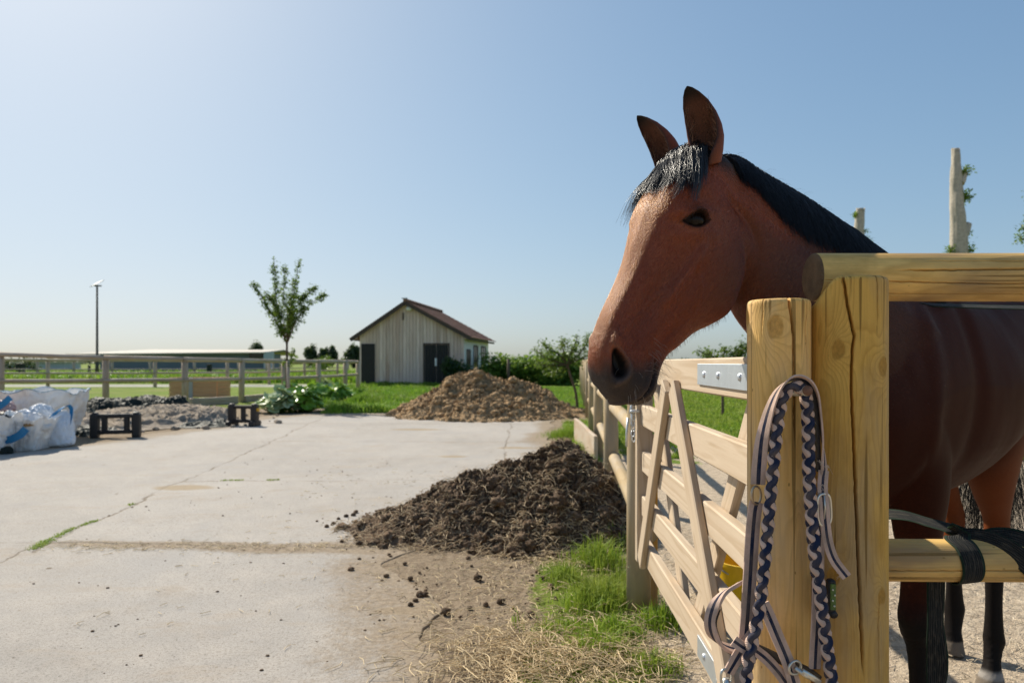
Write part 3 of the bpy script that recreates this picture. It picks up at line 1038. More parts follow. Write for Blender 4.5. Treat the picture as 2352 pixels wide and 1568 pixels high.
sd = np.cross(T, fr)
for k in range(4):
    cw_ = k in (1, 3)                                   # beige strands run one way round, navy the other
    om = pi / .0305
    wl = om * L
    an_ = (wl if cw_ else -wl) + (pi if k >= 2 else 0) + .25
    r_ = .0052 + .0017 * np.cos(2 * wl) * (1 if cw_ else -1)
    Q = P + sd * (r_ * np.cos(an_))[:, None] + fr * (r_ * .85 * np.sin(an_))[:, None]
    b = MB()
    b.tube(Q[::2], .0056 if cw_ else .0066, 10)
    b.build('strand', M_WEBP if cw_ else M_NAVY, lead)
fuzz = []
for k in range(420):
    i = random.randrange(len(P))
    a = P[i] + sd[i] * random.choice((-1, 1)) * .0085 + fr[i] * random.uniform(-.004, .008)
    dr = N(sd[i] * random.uniform(-1, 1) + fr[i] * random.uniform(0, 1) + T[i] * random.uniform(-1, 1))
    fuzz.append(np.array([a, a + dr * .002, a + dr * .0042 + np.array([0, 0, -.0006])]))
hair_obj('fuzz', fuzz, .00022, M_THREAD, lead)

# small clip on the corner post
b = MB()
q = at(1908, 1366, POST_Y - .074)
b.beam(q + np.array([0, 0, -.030]), q + np.array([0, 0, .030]), .014, .016, (0, 1, 0), .003)
clip = b.build('post_clip', M_DARK, smooth=False)
tag(clip, 'small black plastic fitting with a green face on the cracked corner post', 'fitting')
clip['_o'] = [0, 0, 0]
b = MB()
M_PCB = m_plain('green_face', (.09, .15, .03), .5, .4, var=.6, scale=90)
b.beam(q + np.array([0, -.0095, -.024]), q + np.array([0, -.0095, .024]), .010, .004, (0, 1, 0), .001)
b.build('face', M_PCB, clip, smooth=False)
b = MB()
for dz, dx in ((.014, -.002), (.004, .002), (-.006, -.002), (-.016, .001)):
    vv, ff = ICO[2]
    b.add(vv * .0018 + q + np.array([dx, -.0125, dz]), ff)
b.build('studs', m_plain('pale_stud', (.7, .68, .55), .4), clip)
b = MB()
b.tube([q + np.array([.003, .010, -.03]), q + np.array([.004, -.006, -.036])], [.008, .007], 16)
b.build('knob', M_DARK, clip)

# ---------------------------------------------------------------- dark green webbing band wound on the lower rail
def m_mesh_band():
    t = NT('woven_dark_green_band')
    g = t.attr('gc', 'Vector')
    x, y, z = t.sep(g)
    rib = t.math('SINE', t.math('MULTIPLY', x, 1500))
    wv = t.math('SINE', t.math('MULTIPLY', z, 2600))
    nz_ = t.noise(t.scale(g, (300, 300, 40)), 1.0, 3)
    c = t.mix(t.ramp(rib, [(.3, 0.0), (.9, 1.0)]), (.008, .009, .009), (.034, .034, .030))
    c = t.mix(t.ramp(nz_, [(.5, 0.0), (.75, .8)]), c, (.10, .085, .065))
    ed = t.math('GREATER_THAN', t.math('ABSOLUTE', t.attr('val')), .0185)
    c = t.mix(t.math('MULTIPLY', ed, .8), c, (.008, .030, .014))
    return t.fin(c, .75, .25, t.bump(t.math('ADD', rib, wv), .5, .0015))
M_BAND = m_mesh_band()
band = empty('webbing_band', at(2245, 1290, 1.38), 'dark green woven band wound round the lower log rail, one end hanging', 'band')
zc, yc = zr2, 1.43
def wrap_pts(x0, x1, a0, a1, r=.0475, n=26):
    q = np.linspace(0, 1, n)
    a = a0 + (a1 - a0) * q
    x = x0 + (x1 - x0) * q
    return np.stack([x, yc - .008 * (x - cx) - r * np.sin(a), zc - .004 * (x - cx) + r * np.cos(a)], -1)   # a=0 top, a=pi/2 front
def xr(u, Y=1.39):
    return (u - 1176) / F * Y
def band_part(pts, side, w=.074, n=60):
    b = MB()
    b.ribbon(spline(pts, n), spline(side, n) if np.ndim(side) == 2 else side, w, .0016, 0, None, 10)
    return b.build('band', M_BAND, band)
# arc coming over from behind the corner post, then once round the rail
pa = [(xr(2005, 1.60), 1.62, zc + .055), (xr(2060, 1.58), 1.56, zc + .063), (xr(2130, 1.52), 1.51, zc + .058), (xr(2190, 1.47), 1.46, zc + .052)]
wrap1 = wrap_pts(xr(2222), xr(2245), .15, pi + .9, .046)
band_part(np.vstack([pa, wrap1[::3]]), np.vstack([np.tile([.12, .97, .18], (len(pa), 1)), np.tile([1, .0, .12], (len(wrap1[::3]), 1))]), .046, 90)
wrap2 = wrap_pts(xr(2250), xr(2400), -.45, 2.3, .047)
band_part(wrap2[::2], np.array([[.75, -.2, .65]] * len(wrap2[::2])), .040, 70)
wrap3 = wrap_pts(xr(2310), xr(2430), -.5, 1.6, .0485)
band_part(wrap3[::2], np.array([[.8, -.2, .5]] * len(wrap3[::2])), .046, 60)
hang = [(xr(u_, 1.5), 1.485, zc + z_) for u_, z_ in ((2141, .02), (2140, -.08), (2139, -.16), (2143, -.24), (2139, -.32), (2136, -.5), (2133, -.7))]
hs_ = [(1, .1, 0), (1, .1, 0), (.98, .2, 0), (.9, -.35, 0), (.98, .15, 0), (1, .1, 0), (1, 0, 0)]
band_part(hang, np.array(hs_, float), .042, 70)
# band stretched along under the top rail
b = MB()
b.ribbon(spline([(xr(2140, 1.47), 1.49, zr - .053), (xr(2300, 1.47), 1.49, zr - .058), (xr(2450, 1.47), 1.49, zr - .060)], 20), (0, 1, .25), .05, .0016, 0, None, 10)
tag(b.build('webbing_band', M_BAND), 'thin edge of dark green woven band stretched beneath the top log rail', 'band')
# ================================================================ horse
HYAW, HPIT = R(28), R(60)
hf = np.array([-cos(HYAW), -sin(HYAW), 0])
hL = np.array([sin(HYAW), -cos(HYAW), 0])
hA = cos(HPIT) * hf - sin(HPIT) * np.array([0, 0, 1.0])
hD = sin(HPIT) * hf + cos(HPIT) * np.array([0, 0, 1.0])
N0 = at(1377, 760, 1.5)
def hw(a, b, w):
    """head frame (along nose, dorsal, to its left) -> world"""
    a, b, w = np.asarray(a, float), np.asarray(b, float), np.asarray(w, float)
    return N0 + a[..., None] * hA + b[..., None] * hD + w[..., None] * hL

def closed_loft(rows):
    """rows (m,n,3), closed ring; fan caps"""
    m, n = rows.shape[:2]
    idx = np.arange(m * n).reshape(m, n)
    idx2 = np.hstack([idx, idx[:, :1]])
    f = np.stack([idx2[:-1, :-1], idx2[:-1, 1:], idx2[1:, 1:], idx2[1:, :-1]], -1).reshape(-1, 4)
    V = np.vstack([rows.reshape(-1, 3), rows[0].mean(0)[None], rows[-1].mean(0)[None]])
    e = m * n
    j = np.arange(n)
    k = (j + 1) % n
    c0 = np.stack([np.full(n, e), k, j, j], -1)
    c1 = np.stack([np.full(n, e + 1), (m - 1) * n + j, (m - 1) * n + k, (m - 1) * n + k], -1)
    return V, np.vstack([f, c0, c1])

HB = MB()
# ---- head: sections across the nose axis
FR = [0, .018, .10, .28, .5, .7, .85, .95, 1]
HS = [  # a, top b, bottom b, half widths at FR
    (-.520, -.030, -.13, (0, .026, .040, .052, .058, .056, .046, .030, 0)),
    (-.485, -.004, -.15, (0, .034, .054, .064, .068, .066, .056, .038, 0)),
    (-.43, .016, -.185, (0, .042, .068, .079, .081, .076, .064, .042, 0)),
    (-.375, .028, -.235, (0, .048, .079, .089, .086, .078, .066, .044, 0)),
    (-.32, .031, -.280, (0, .052, .084, .093, .085, .077, .064, .040, 0)),
    (-.27, .024, -.296, (0, .046, .072, .083, .081, .074, .060, .036, 0)),
    (-.225, .017, -.297, (0, .039, .060, .071, .075, .069, .055, .032, 0)),
    (-.18, .010, -.268, (0, .034, .051, .061, .067, .062, .049, .030, 0)),
    (-.13, .006, -.228, (0, .031, .044, .051, .057, .052, .043, .028, 0)),
    (-.08, .006, -.203, (0, .029, .039, .045, .048, .045, .039, .027, 0)),
    (-.04, .005, -.181, (0, .028, .037, .043, .046, .043, .038, .028, 0)),
    (0.0, .001, -.179, (0, .027, .038, .046, .048, .044, .038, .028, 0)),
    (.035, -.004, -.190, (0, .024, .038, .050, .053, .048, .039, .028, 0)),
    (.066, -.018, -.196, (0, .022, .037, .050, .054, .049, .039, .026, 0)),
    (.090, -.042, -.188, (0, .019, .032, .043, .048, .044, .035, .022, 0)),
    (.108, -.073, -.171, (0, .015, .024, .033, .037, .034, .026, .016, 0)),
    (.118, -.100, -.140, (0, .006, .010, .014, .016, .014, .011, .006, 0)),
]
na, nc = 150, 49
aa = spline([h[0] for h in HS], na)[:, 0]
tb = spline([h[1] for h in HS], na)[:, 0]
bb_ = spline([h[2] for h in HS], na)[:, 0]
wt_ = spline([h[3] for h in HS], na)
fr_t = np.linspace(0, 8, nc)
rows = []
for i in range(na):
    prof = spline(np.column_stack([FR, wt_[i]]), nc)
    fr_, ww = prof[:, 0], np.maximum(prof[:, 1], 0)
    b_ = tb[i] + (bb_[i] - tb[i]) * fr_
    # the bridge of the nose is nearly flat: lift the corners
    left = np.column_stack([np.full(nc, aa[i]), b_, ww])
    right = left[::-1][1:-1] * np.array([1, 1, -1])
    ring_ = np.vstack([left, right])
    rows.append(hw(ring_[:, 0], ring_[:, 1], ring_[:, 2]))
HB.add(*closed_loft(np.array(rows)))

# ---- body frame
BY = R(44)
bF = np.array([-cos(BY), -sin(BY), 0])
bL = np.array([sin(BY), -cos(BY), 0])
Wp = np.array([1.06, 1.985, 0])
UP = np.array([0, 0, 1.0])
def bw(s, lat, z):
    return Wp - bF * s + bL * lat + UP * z

# ---- neck
NS = [
    (hw(-.44, -.010, 0), hw(-.29, -.215, 0), .060, 0.0),
    (at(1668, 366, 1.655), np.array([.530, 1.672, 1.405]), .070, .05),
    (at(1750, 409, 1.71), np.array([.577, 1.690, 1.300]), .082, .25),
    (at(1850, 467, 1.79), np.array([.680, 1.72, 1.19]), .098, .5),
    (at(1930, 522, 1.87), np.array([.780, 1.75, 1.08]), .125, .75),
    (at(2000, 575, 1.96), np.array([.865, 1.80, .97]), .165, .95),
    (bw(.05, 0, 1.49), bw(-.12, 0, .86), .205, 1.0),
    (bw(.22, 0, 1.44), bw(.05, 0, .86), .20, 1.0)]
mN = 70
cr_ = spline([n[0] for n in NS], mN)
un_ = spline([n[1] for n in NS], mN)
hw_ = spline([n[2] for n in NS], mN)[:, 0]
mx_ = spline([n[3] for n in NS], mN)[:, 0]
ph = np.linspace(0, 2 * pi, 64, endpoint=False)
rows = []
for i in range(mN):
    Ld = N(hL * (1 - mx_[i]) + bL * mx_[i])
    c = (cr_[i] + un_[i]) / 2
    h = (cr_[i] - un_[i]) / 2
    cz, cw = np.cos(ph), np.sin(ph)
    # narrow crest, fuller below
    k = np.interp(cz, [-1, -.6, .2, .75, 1], [.9, 1.0, .98, .72, .55])
    rows.append(c + np.outer(np.sign(cz) * np.abs(cz) ** .95, h) + np.outer(np.sign(cw) * np.abs(cw) ** .9 * hw_[i] * k, Ld))
HB.add(*closed_loft(np.array(rows)))
CREST = cr_

# ---- trunk
TS = [(-.33, 1.12, .92, .07), (-.29, 1.22, .86, .14), (-.20, 1.34, .81, .185), (-.08, 1.45, .79, .215), (.05, 1.50, .78, .235), (.2, 1.49, .775, .265), (.4, 1.475, .79, .29),
      (.6, 1.49, .83, .295), (.78, 1.525, .89, .285), (.95, 1.54, .95, .275), (1.08, 1.51, .98, .25), (1.18, 1.38, 1.0, .20), (1.25, 1.25, 1.06, .11)]
mT = 80
T_ = spline(TS, mT)
rows = []
for s, zt_, zb_, hw__ in T_:
    cz, cw = np.cos(ph), np.sin(ph)
    k = np.interp(cz, [-1, -.5, 0, .6, 1], [.85, 1, 1.0, .86, .5])
    rows.append(bw(s, 0, (zt_ + zb_) / 2) + np.outer(np.sign(cz) * np.abs(cz) ** .9, UP * (zt_ - zb_) / 2) + np.outer(np.sign(cw) * np.abs(cw) ** .85 * hw__ * k, bL))
HB.add(*closed_loft(np.array(rows)))

# ---- legs: (forward shift, z, fore-aft radius, lateral radius)
FRONT = [(.10, 1.27, .02, .015), (.08, 1.16, .09, .055), (.04, 1.02, .130, .080), (.0, .88, .105, .078), (-.005, .76, .078, .062), (.0, .64, .056, .048), (.012, .565, .049, .045), (.026, .515, .052, .047), (.022, .47, .046, .042),
         (.004, .42, .035, .031), (-.002, .33, .029, .025), (-.006, .235, .031, .027), (-.008, .19, .038, .034), (-.002, .155, .039, .035), (.022, .115, .031, .029), (.045, .075, .034, .033), (.055, .055, .044, .043), (.066, .0, .060, .056)]
HIND = [(.10, 1.25, .16, .09), (.13, 1.08, .185, .11), (.13, .93, .165, .10), (.085, .81, .115, .078), (.02, .71, .078, .058), (-.035, .64, .060, .045), (-.065, .585, .058, .041), (-.062, .54, .052, .042), (-.045, .48, .043, .037),
        (-.035, .40, .034, .030), (-.028, .30, .032, .028), (-.026, .215, .036, .032), (-.026, .175, .043, .037), (-.012, .14, .038, .034), (.015, .09, .034, .033), (.030, .055, .045, .043), (.042, .0, .060, .055)]
def leg(rows_, s0, lat0, lat1, z0=0.0):
    P = spline(rows_, 90)
    out = []
    q = np.linspace(0, 2 * pi, 36, endpoint=False)
    for k, (x, z, rf, rl) in enumerate(P):
        lat = lat1 + (lat0 - lat1) * sstep(.45, 1.1, z)
        out.append(bw(s0, lat, z) + bF * x + np.outer(np.cos(q) * rf, bF) + np.outer(np.sin(q) * rl, bL))
    HB.add(*closed_loft(np.array(out)))
leg(FRONT, -.07, .125, .125)
leg(FRONT, -.02, -.125, -.115)
leg(HIND, .86, .14, .115)
leg([(x - (.0 if z > .9 else .10 * (1 - z / .9)), z, a_, b_) for x, z, a_, b_ in HIND], 1.06, -.14, -.075)
# dock of the tail
dock = [bw(1.15, 0, 1.41), bw(1.24, 0, 1.40), bw(1.29, 0, 1.30), bw(1.29, 0, 1.16), bw(1.28, 0, 1.02)]
HB.tube(spline(dock, 14), np.linspace(.05, .02, 14), 14)

tmp = HB.build('horse_tmp', [], None)
md = tmp.modifiers.new('r', 'REMESH')
md.mode = 'VOXEL'
md.voxel_size = .0042
md.adaptivity = 0
dg = bpy.context.evaluated_depsgraph_get()
me = bpy.data.meshes.new_from_object(tmp.evaluated_get(dg))
old = tmp.data
bpy.data.objects.remove(tmp)
bpy.data.meshes.remove(old)
nv = len(me.vertices)
V = np.empty(nv * 3, np.float32)
me.vertices.foreach_get('co', V)
V = V.reshape(-1, 3).astype(float)
E_ = np.empty(len(me.edges) * 2, np.int32)
me.edges.foreach_get('vertices', E_)
E_ = E_.reshape(-1, 2)
deg = np.bincount(E_.ravel(), minlength=nv)[:, None]
def nb_mean(X):
    S = np.empty_like(X)
    for j in range(X.shape[1]):
        S[:, j] = np.bincount(E_[:, 0], X[E_[:, 1], j], nv) + np.bincount(E_[:, 1], X[E_[:, 0], j], nv)
    return S / deg
def relax(V, it, wgt):
    for _ in range(it):
        V = V + (nb_mean(V) - V) * wgt
    return V
def normals(V):
    me.vertices.foreach_set('co', V.astype(np.float32).ravel())
    me.update()
    n = np.empty(nv * 3, np.float32)
    me.vertices.foreach_get('normal', n)
    return n.reshape(-1, 3).astype(float)
def local(V):
    q = V - N0
    return q @ hA, q @ hD, q @ hL
a, b, wq = local(V)
V = relax(V, 5, .5)
# melt the join of head and neck, shoulders and limbs
throat = np.exp(-(np.hypot(a + .44, b + .17) / .13) ** 2) * (a < -.15)
trunkish = sstep(-.50, -.62, a) * sstep(.55, .7, V[:, 2])
V = relax(V, 60, (np.clip(.35 * throat + .55 * trunkish, 0, .5))[:, None])

# ---- modelling of the face, mirrored on both sides
a, b, wq = local(V)
aw = np.abs(wq)
headm = sstep(-.52, -.44, a) * sstep(-.42, -.36, b)
Nn = normals(V)
def g2(ca, cb, ra, rb, ang=0.0):
    x, y = a - ca, b - cb
    x, y = x * cos(ang) + y * sin(ang), -x * sin(ang) + y * cos(ang)
    return np.exp(-(x / ra) ** 2 - (y / rb) ** 2)
lat = sstep(.010, .034, aw)
dsp = np.zeros(nv)
EC = np.array([-.312, -.048])
ea = N(np.array([-.56, -.83]))
eb = np.array([ea[1], -ea[0]])
if eb[1] < 0:
    eb = -eb
dx, dy = a - EC[0], b - EC[1]
es = (dx * ea[0] + dy * ea[1]) / .034
et = (dx * eb[0] + dy * eb[1])
side = lat * (aw > .035) * headm
# brow ridge, hollow above the eye, bone below it
dsp += side * .0125 * np.exp(-(es / 1.25) ** 2 - ((et - .020) / .011) ** 2)
dsp -= side * .0085 * np.exp(-((es - .55) / .9) ** 2 - ((et - .050) / .015) ** 2)
dsp += side * .0045 * np.exp(-((es - .2) / 1.5) ** 2 - ((et + .030) / .014) ** 2)
dsp -= side * .004 * np.exp(-((es + 1.25) / .5) ** 2 - ((et + .004) / .012) ** 2)
# facial crest
tt = np.clip((a + .285) / .165, 0, 1)
cb = -.100 + .012 * tt
dsp += side * .012 * np.exp(-((b - cb) / .010) ** 2) * sstep(-.30, -.25, a) * sstep(-.10, -.15, a)
dsp -= side * .006 * np.exp(-((b - cb + .030) / .016) ** 2) * sstep(-.27, -.22, a) * sstep(-.08, -.14, a)
# cheek muscle and its hind edge
dsp += side * .009 * g2(-.300, -.195, .075, .060)
dsp -= side * .008 * np.exp(-((np.hypot(a + .26, (b + .12) * .95) - .165) / .011) ** 2) * (a < -.27) * sstep(-.30, -.22, b) * sstep(-.07, -.13, b)
# hollow along the nose side, above the mouth corner
dsp -= side * .011 * g2(-.085, -.062, .075, .022, -.05)
dsp -= side * .007 * g2(-.055, -.135, .06, .016, .25)
dsp += side * .0035 * g2(-.04, -.105, .05, .014, .15)
# vein running down the cheek
vp = np.interp(a, [-.26, -.20, -.15, -.10, -.05], [-.10, -.155, -.175, -.165, -.15])
dsp += side * .0030 * np.exp(-((b - vp) / .0045) ** 2) * sstep(-.27, -.24, a) * sstep(-.04, -.08, a)
vp2 = np.interp(a, [-.17, -.12, -.07, -.02], [-.085, -.060, -.052, -.03])
dsp += side * .0028 * np.exp(-((b - vp2) / .004) ** 2) * sstep(-.19, -.15, a) * sstep(-.0, -.04, a)
# bones of the forehead
dsp += .003 * np.exp(-(wq / .02) ** 2) * np.exp(-((a + .25) / .09) ** 2) * (b > -.01)
# swell above the nostril and chin
dsp += side * .011 * g2(.010, -.022, .022, .016, -.5)
dsp += side * .004 * g2(.075, -.115, .022, .026)
dsp += .006 * g2(.045, -.165, .026, .020)
V = V + Nn * (dsp * headm)[:, None]

# nostrils
Nn = normals(V)
a, b, wq = local(V)
aw = np.abs(wq)
lat = sstep(.012, .026, aw)
nx, ny = a - .052, b + .050
nd = N(np.array([.84, -.54]))
s_ = (nx * nd[0] + ny * nd[1]) / .036
t_ = (-nx * nd[1] + ny * nd[0]) - .007 * (s_ ** 2 - .4) + .004 * s_
q_ = np.hypot(s_, t_ / (.0175 * (1 + .32 * s_)))
hole = sstep(1.0, .55, q_)
rim = np.exp(-((q_ - 1.18) / .22) ** 2)
V = V - Nn * (lat * headm * (hole * .030 - rim * (.0045 + .003 * (t_ < 0)) * sstep(-1.0, -.35, s_)))[:, None]
NOST = sstep(1.02, .78, q_) * lat * headm
# mouth line: from the front of the lips back to the corner
ml_a = [-.008, .015, .038, .066, .094, .118]
ml_b = [-.139, -.146, -.150, -.150, -.143, -.128]
mb = np.interp(a, ml_a, ml_b) + .0015 * pn(np.stack([a * 90, aw * 0, aw * 0], -1))
near_m = sstep(-.016, -.002, a) * sstep(.0, .012, aw + .01)
cut = np.exp(-((b - mb) / .0046) ** 2) * near_m
lipu = np.exp(-((b - mb - .010) / .006) ** 2) * near_m
lipl = np.exp(-((b - mb + .011) / .007) ** 2) * near_m
V = V - Nn * (headm * (.019 * cut - .0050 * lipu - .0035 * lipl))[:, None]
low = sstep(-.002, -.012, b - mb) * near_m * sstep(-.0, .03, a)
V = V - Nn * (low * .004)[:, None]
V = V - hA * (sstep(.07, .10, a) * sstep(.0, -.010, b - mb) * .010)[:, None]
# wrinkles round the lips and nostril
wr = pn(np.stack([a * 60, b * 160, aw * 60], -1)) * sstep(-.03, .03, a) * .0012
V = V + Nn * wr[:, None]

# eyes: sink the opening, raise the lids
a, b, wq = local(V)
aw = np.abs(wq)
dx, dy = a - EC[0], b - EC[1]
es = (dx * ea[0] + dy * ea[1]) / .033
et = (dx * eb[0] + dy * eb[1])
up_h, lo_h = .0180, .0135
alm = np.where(et > 0, et / up_h, -et / lo_h) - (1 - es ** 2)
alm = np.where(np.abs(es) < 1.15, alm, np.abs(es) - .15)
sd_ = (aw > .045) * headm * (np.hypot(dx, dy) < .08)
EYEIN = sstep(.06, -.12, alm) * sd_
lid = np.exp(-((alm - .22) / .20) ** 2) * sd_ * (np.abs(es) < 1.5)
fold = np.exp(-((alm - .85) / .16) ** 2) * sd_ * (et > 0) * (np.abs(es) < 1.2)
V = V + Nn * (lid * np.where(et > 0, .0075, .0045) - EYEIN * .011 - fold * .003)[:, None]
EYEDK = np.exp(-(np.maximum(alm, 0) / .42) ** 2) * sd_ * (np.abs(es) < 1.7)

# ---- muscles of neck, shoulder, barrel
s_b = (V - Wp) @ -bF
l_b = (V - Wp) @ bL
z_b = V[:, 2]
body = 1 - sstep(-.60, -.50, a) * sstep(-.42, -.34, b)
Nn = normals(V)
m = np.zeros(nv)
m += .010 * np.exp(-((s_b - (-.10 + (1.35 - z_b) * -.25)) / .035) ** 2) * sstep(.8, 1.0, z_b) * sstep(1.45, 1.3, z_b)
m -= .010 * np.exp(-((s_b - (.10 - (1.35 - z_b) * .10)) / .04) ** 2) * sstep(.85, 1.0, z_b) * sstep(1.45, 1.3, z_b)
m += .004 * pn(np.stack([s_b * 7, l_b * 7, z_b * 5], -1))
m += .0006 * pn(np.stack([s_b * 20, l_b * 20, z_b * 14], -1)) * sstep(.6, .8, z_b)
m += .003 * np.exp(-((z_b - .17) / .02) ** 2) * 0
V = V + Nn * (m * body)[:, None]
V = relax(V, 2, (.25 * np.ones(nv) * (1 - np.clip(EYEIN + lid + cut, 0, 1)))[:, None])
Nn = normals(V)

# ---- coat colour per vertex (true markings: black points, mealy greys round muzzle and eye; painted light and shade besides)
a, b, wq = local(V)
P9 = np.stack([V[:, 0] * 9, V[:, 1] * 9, V[:, 2] * 9], -1)
nz9 = fbm(P9, 4)
bay = np.array([.275, .060, .014])
bay_shade = np.array([.048, .0125, .0065])  # dark trunk coat, mostly the body's shade put into the colour
ligh = np.array([.31, .105, .040])
blk = np.array([.010, .0085, .008])
colv = bay[None] * (1 + .18 * nz9[:, None])
def blend(col, c, m_):
    return col * (1 - m_[:, None]) + np.asarray(c)[None] * m_[:, None]
body_shade = 1 - sstep(-.58, -.44, a) * sstep(-.37, -.26, b)
colv = blend(colv, (.062, .018, .009), np.clip(body_shade * (.85 + .2 * nz9), 0, 1))  # neck and body darkened, shade painted into the coat
colv = blend(colv, bay_shade, np.clip(body * sstep(1.0, .45, np.hypot(s_b + .75, z_b - 1.65)) * 0 + body * sstep(-.55, -.25, s_b) * (.96 + .1 * nz9), 0, 1))
hm = sstep(-.46, -.40, a) * sstep(-.42, -.36, b)
colv = blend(colv, ligh, np.clip(hm * .5 * (g2(-.14, -.20, .10, .03) + g2(-.36, -.12, .05, .06) * .6 + g2(.01, -.002, .03, .025)), 0, 1))
colv = blend(colv, (.15, .042, .015), np.clip(.65 * hm * sstep(-.10, -.24, b) * sstep(-.14, -.28, a) + .25 * hm * nz9, 0, 1))  # jowl shade below the cheek put into the coat colour
colv = blend(colv, (.20, .052, .022), np.clip(.5 * hm * g2(-.12, -.06, .12, .03), 0, 1))
mz = hm * sstep(.040, .094, a * .8 - b * .5 + .030 * nz9)
colv = blend(colv, (.046, .034, .029), mz)
colv = blend(colv, (.075, .050, .040), mz * np.clip(.5 * g2(.01, -.10, .03, .03) + .5 * nz9, 0, .6))
colv = blend(colv, (.13, .085, .065), np.clip(hm * lat * (rim * .55 * (t_ < 0) + .0) + hm * lipu * .45, 0, 1))  # painted highlight on the upper lip edge, nostril rim lightened with it
colv = blend(colv, (.004, .003, .003), np.clip(NOST * 1.2 + cut * 1.0, 0, 1) * hm)  # nostril hole and mouth slit blackened, their inner shade painted in
colv = blend(colv, (.014, .011, .010), np.clip(EYEDK * .95, 0, 1))
legm = (s_b < 2) * body
hind_sun = sstep(.55, .75, s_b) * sstep(1.05, .85, z_b)
colv = blend(colv, (.20, .055, .018), np.clip(hind_sun * body, 0, 1) * .8)  # lighter hind legs: sun on thigh and hock put into the coat
frontleg = sstep(.60, .50, z_b + .03 * nz9) * (s_b < .35)
hindleg = sstep(.50, .40, z_b + .04 * nz9) * (s_b >= .35)
colv = blend(colv, blk * 1.6, np.clip(frontleg + hindleg, 0, 1) * legm)
lh = (s_b > .5) * (l_b > .02)
white = legm * lh * sstep(.095, .078, z_b + .02 * nz9) * sstep(.045, .06, z_b)
rh = (s_b > .5) * (l_b <= .02)
colv = blend(colv, (.34, .31, .28), np.clip(white, 0, 1))
hoof = legm * sstep(.064, .054, z_b)
colv = blend(colv, (.20, .165, .13), hoof * (lh + rh > 0))
colv = blend(colv, (.05, .042, .036), hoof * (s_b < .5))
# dark skin under the mane
crest_d = np.full(nv, 9.0)
for p_ in CREST[6:58:2]:
    crest_d = np.minimum(crest_d, np.linalg.norm(V - p_, axis=1))
Lm = N(hL + bL)
cm = sstep(.085, .045, crest_d) * (a < -.46)
colv = blend(colv, blk, cm)
fmk = sstep(.085, .06, np.hypot(np.hypot((a + .45) * .8, (b - .0) * .7), wq * 1.0)) * 1.0
colv = blend(colv, blk * 1.5, np.clip(fmk, 0, 1))

tri_n = len(me.polygons)
def set_attr(me, name, arr):
    at_ = me.attributes.new(name, 'FLOAT_VECTOR', 'POINT')
    at_.data.foreach_set('vector', np.asarray(arr, np.float32).ravel())
# hair direction for the coat: along the nose on the head, backward and down on the body
hd = np.where(((a > -.45) & (b > -.40))[:, None], -hA[None] * 0 + hA[None], (-bF * .6 - UP * .8)[None])

# ---- ears (built finely and kept as part of the same skin)
def ear(base, tip, opendir, length_bend, wmax, mir):
    base, tip = np.asarray(base), np.asarray(tip)
    e = N(tip - base)
    o = N(np.asarray(opendir) - e * (np.asarray(opendir) @ e))
    s = np.cross(e, o)
    ts = np.linspace(0, 1, 60)
    cen = base + np.outer(ts, tip - base) + np.outer(length_bend * np.sin(ts * pi), o) + np.outer(.010 * np.sin(ts * pi) - .0 * ts, [.9, -.3, 0])
    wd = np.interp(ts, [0, .12, .3, .45, .62, .78, .9, .97, 1], [.72, .86, 1.0, 1.0, .90, .72, .46, .22, .03]) * wmax
    dp = np.interp(ts, [0, .15, .4, .7, 1], [1.0, .95, .75, .6, .5])
    op = np.interp(ts, [0, .12, .3, .6, 1], [172, 158, 128, 112, 100])
    th = np.interp(ts, [0, .5, 1], [.007, .0045, .003])
    rows = []
    q = np.linspace(-1, 1, 33)
    for i in range(60):
        an = np.radians(q * op[i])
        rx, ry = wd[i], wd[i] * dp[i]
        out = np.column_stack([np.sin(an) * rx, -np.cos(an) * ry])
        k1 = max(rx - th[i], rx * .3) / rx
        inn = np.column_stack([np.sin(an) * rx * k1, -np.cos(an) * ry * k1 + 0])
        ring_ = np.vstack([out, inn[::-1]])
        rows.append(cen[i] + np.outer(ring_[:, 0], s) + np.outer(ring_[:, 1], o))
    rows = np.array(rows)
    Vv, Ff = closed_loft(rows)
    cl = np.zeros((60, 66, 3))
    inner = np.zeros(66)
    inner[33:] = 1
    edge = np.abs(np.concatenate([q, q[::-1]])) ** 6
    tipm = sstep(.72, .95, ts)[:, None]
    outc = np.array([.24, .062, .024])
    cl[:] = outc
    cl[:, 33:] = (.15, .055, .030)
    dark = np.clip(np.maximum(edge[None] * .75, tipm), 0, 1)[..., None]
    cl = cl * (1 - dark) + np.array([.014, .010, .009]) * dark
    cl = np.vstack([cl.reshape(-1, 3), cl[0, :1], cl[-1, :1]])
    return Vv, Ff, cl, rows, ts
e1b, e1t = hw(-.462, -.036, .060), at(1578, 198, 1.545)
e2b, e2t = hw(-.462, -.036, -.060), at(1463, 266, 1.685)
ear1 = ear(e1b, e1t, hf * .9 + hL * .50, -.010, .0405, 1)
ear2 = ear(e2b, e2t, hf * 1.0 - hL * .10, -.010, .0400, -1)

Fm = np.empty(len(me.loops), np.int32)
me.loops.foreach_get('vertex_index', Fm)
lt = np.empty(tri_n, np.int32)
me.polygons.foreach_get('loop_total', lt)
assert (lt == 4).all()
horse = empty('horse', bw(.3, 0, 0), 'bay horse with black mane leaning its head over the gate', 'horse')
hb = MB()
hb.add(V, Fm.reshape(-1, 4))
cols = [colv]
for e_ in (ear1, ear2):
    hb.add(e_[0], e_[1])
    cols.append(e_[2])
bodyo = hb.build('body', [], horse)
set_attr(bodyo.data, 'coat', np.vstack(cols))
hdv = np.vstack([hd, np.tile(UP, (len(ear1[0]) + len(ear2[0]), 1))])
set_attr(bodyo.data, 'hdir', hdv)

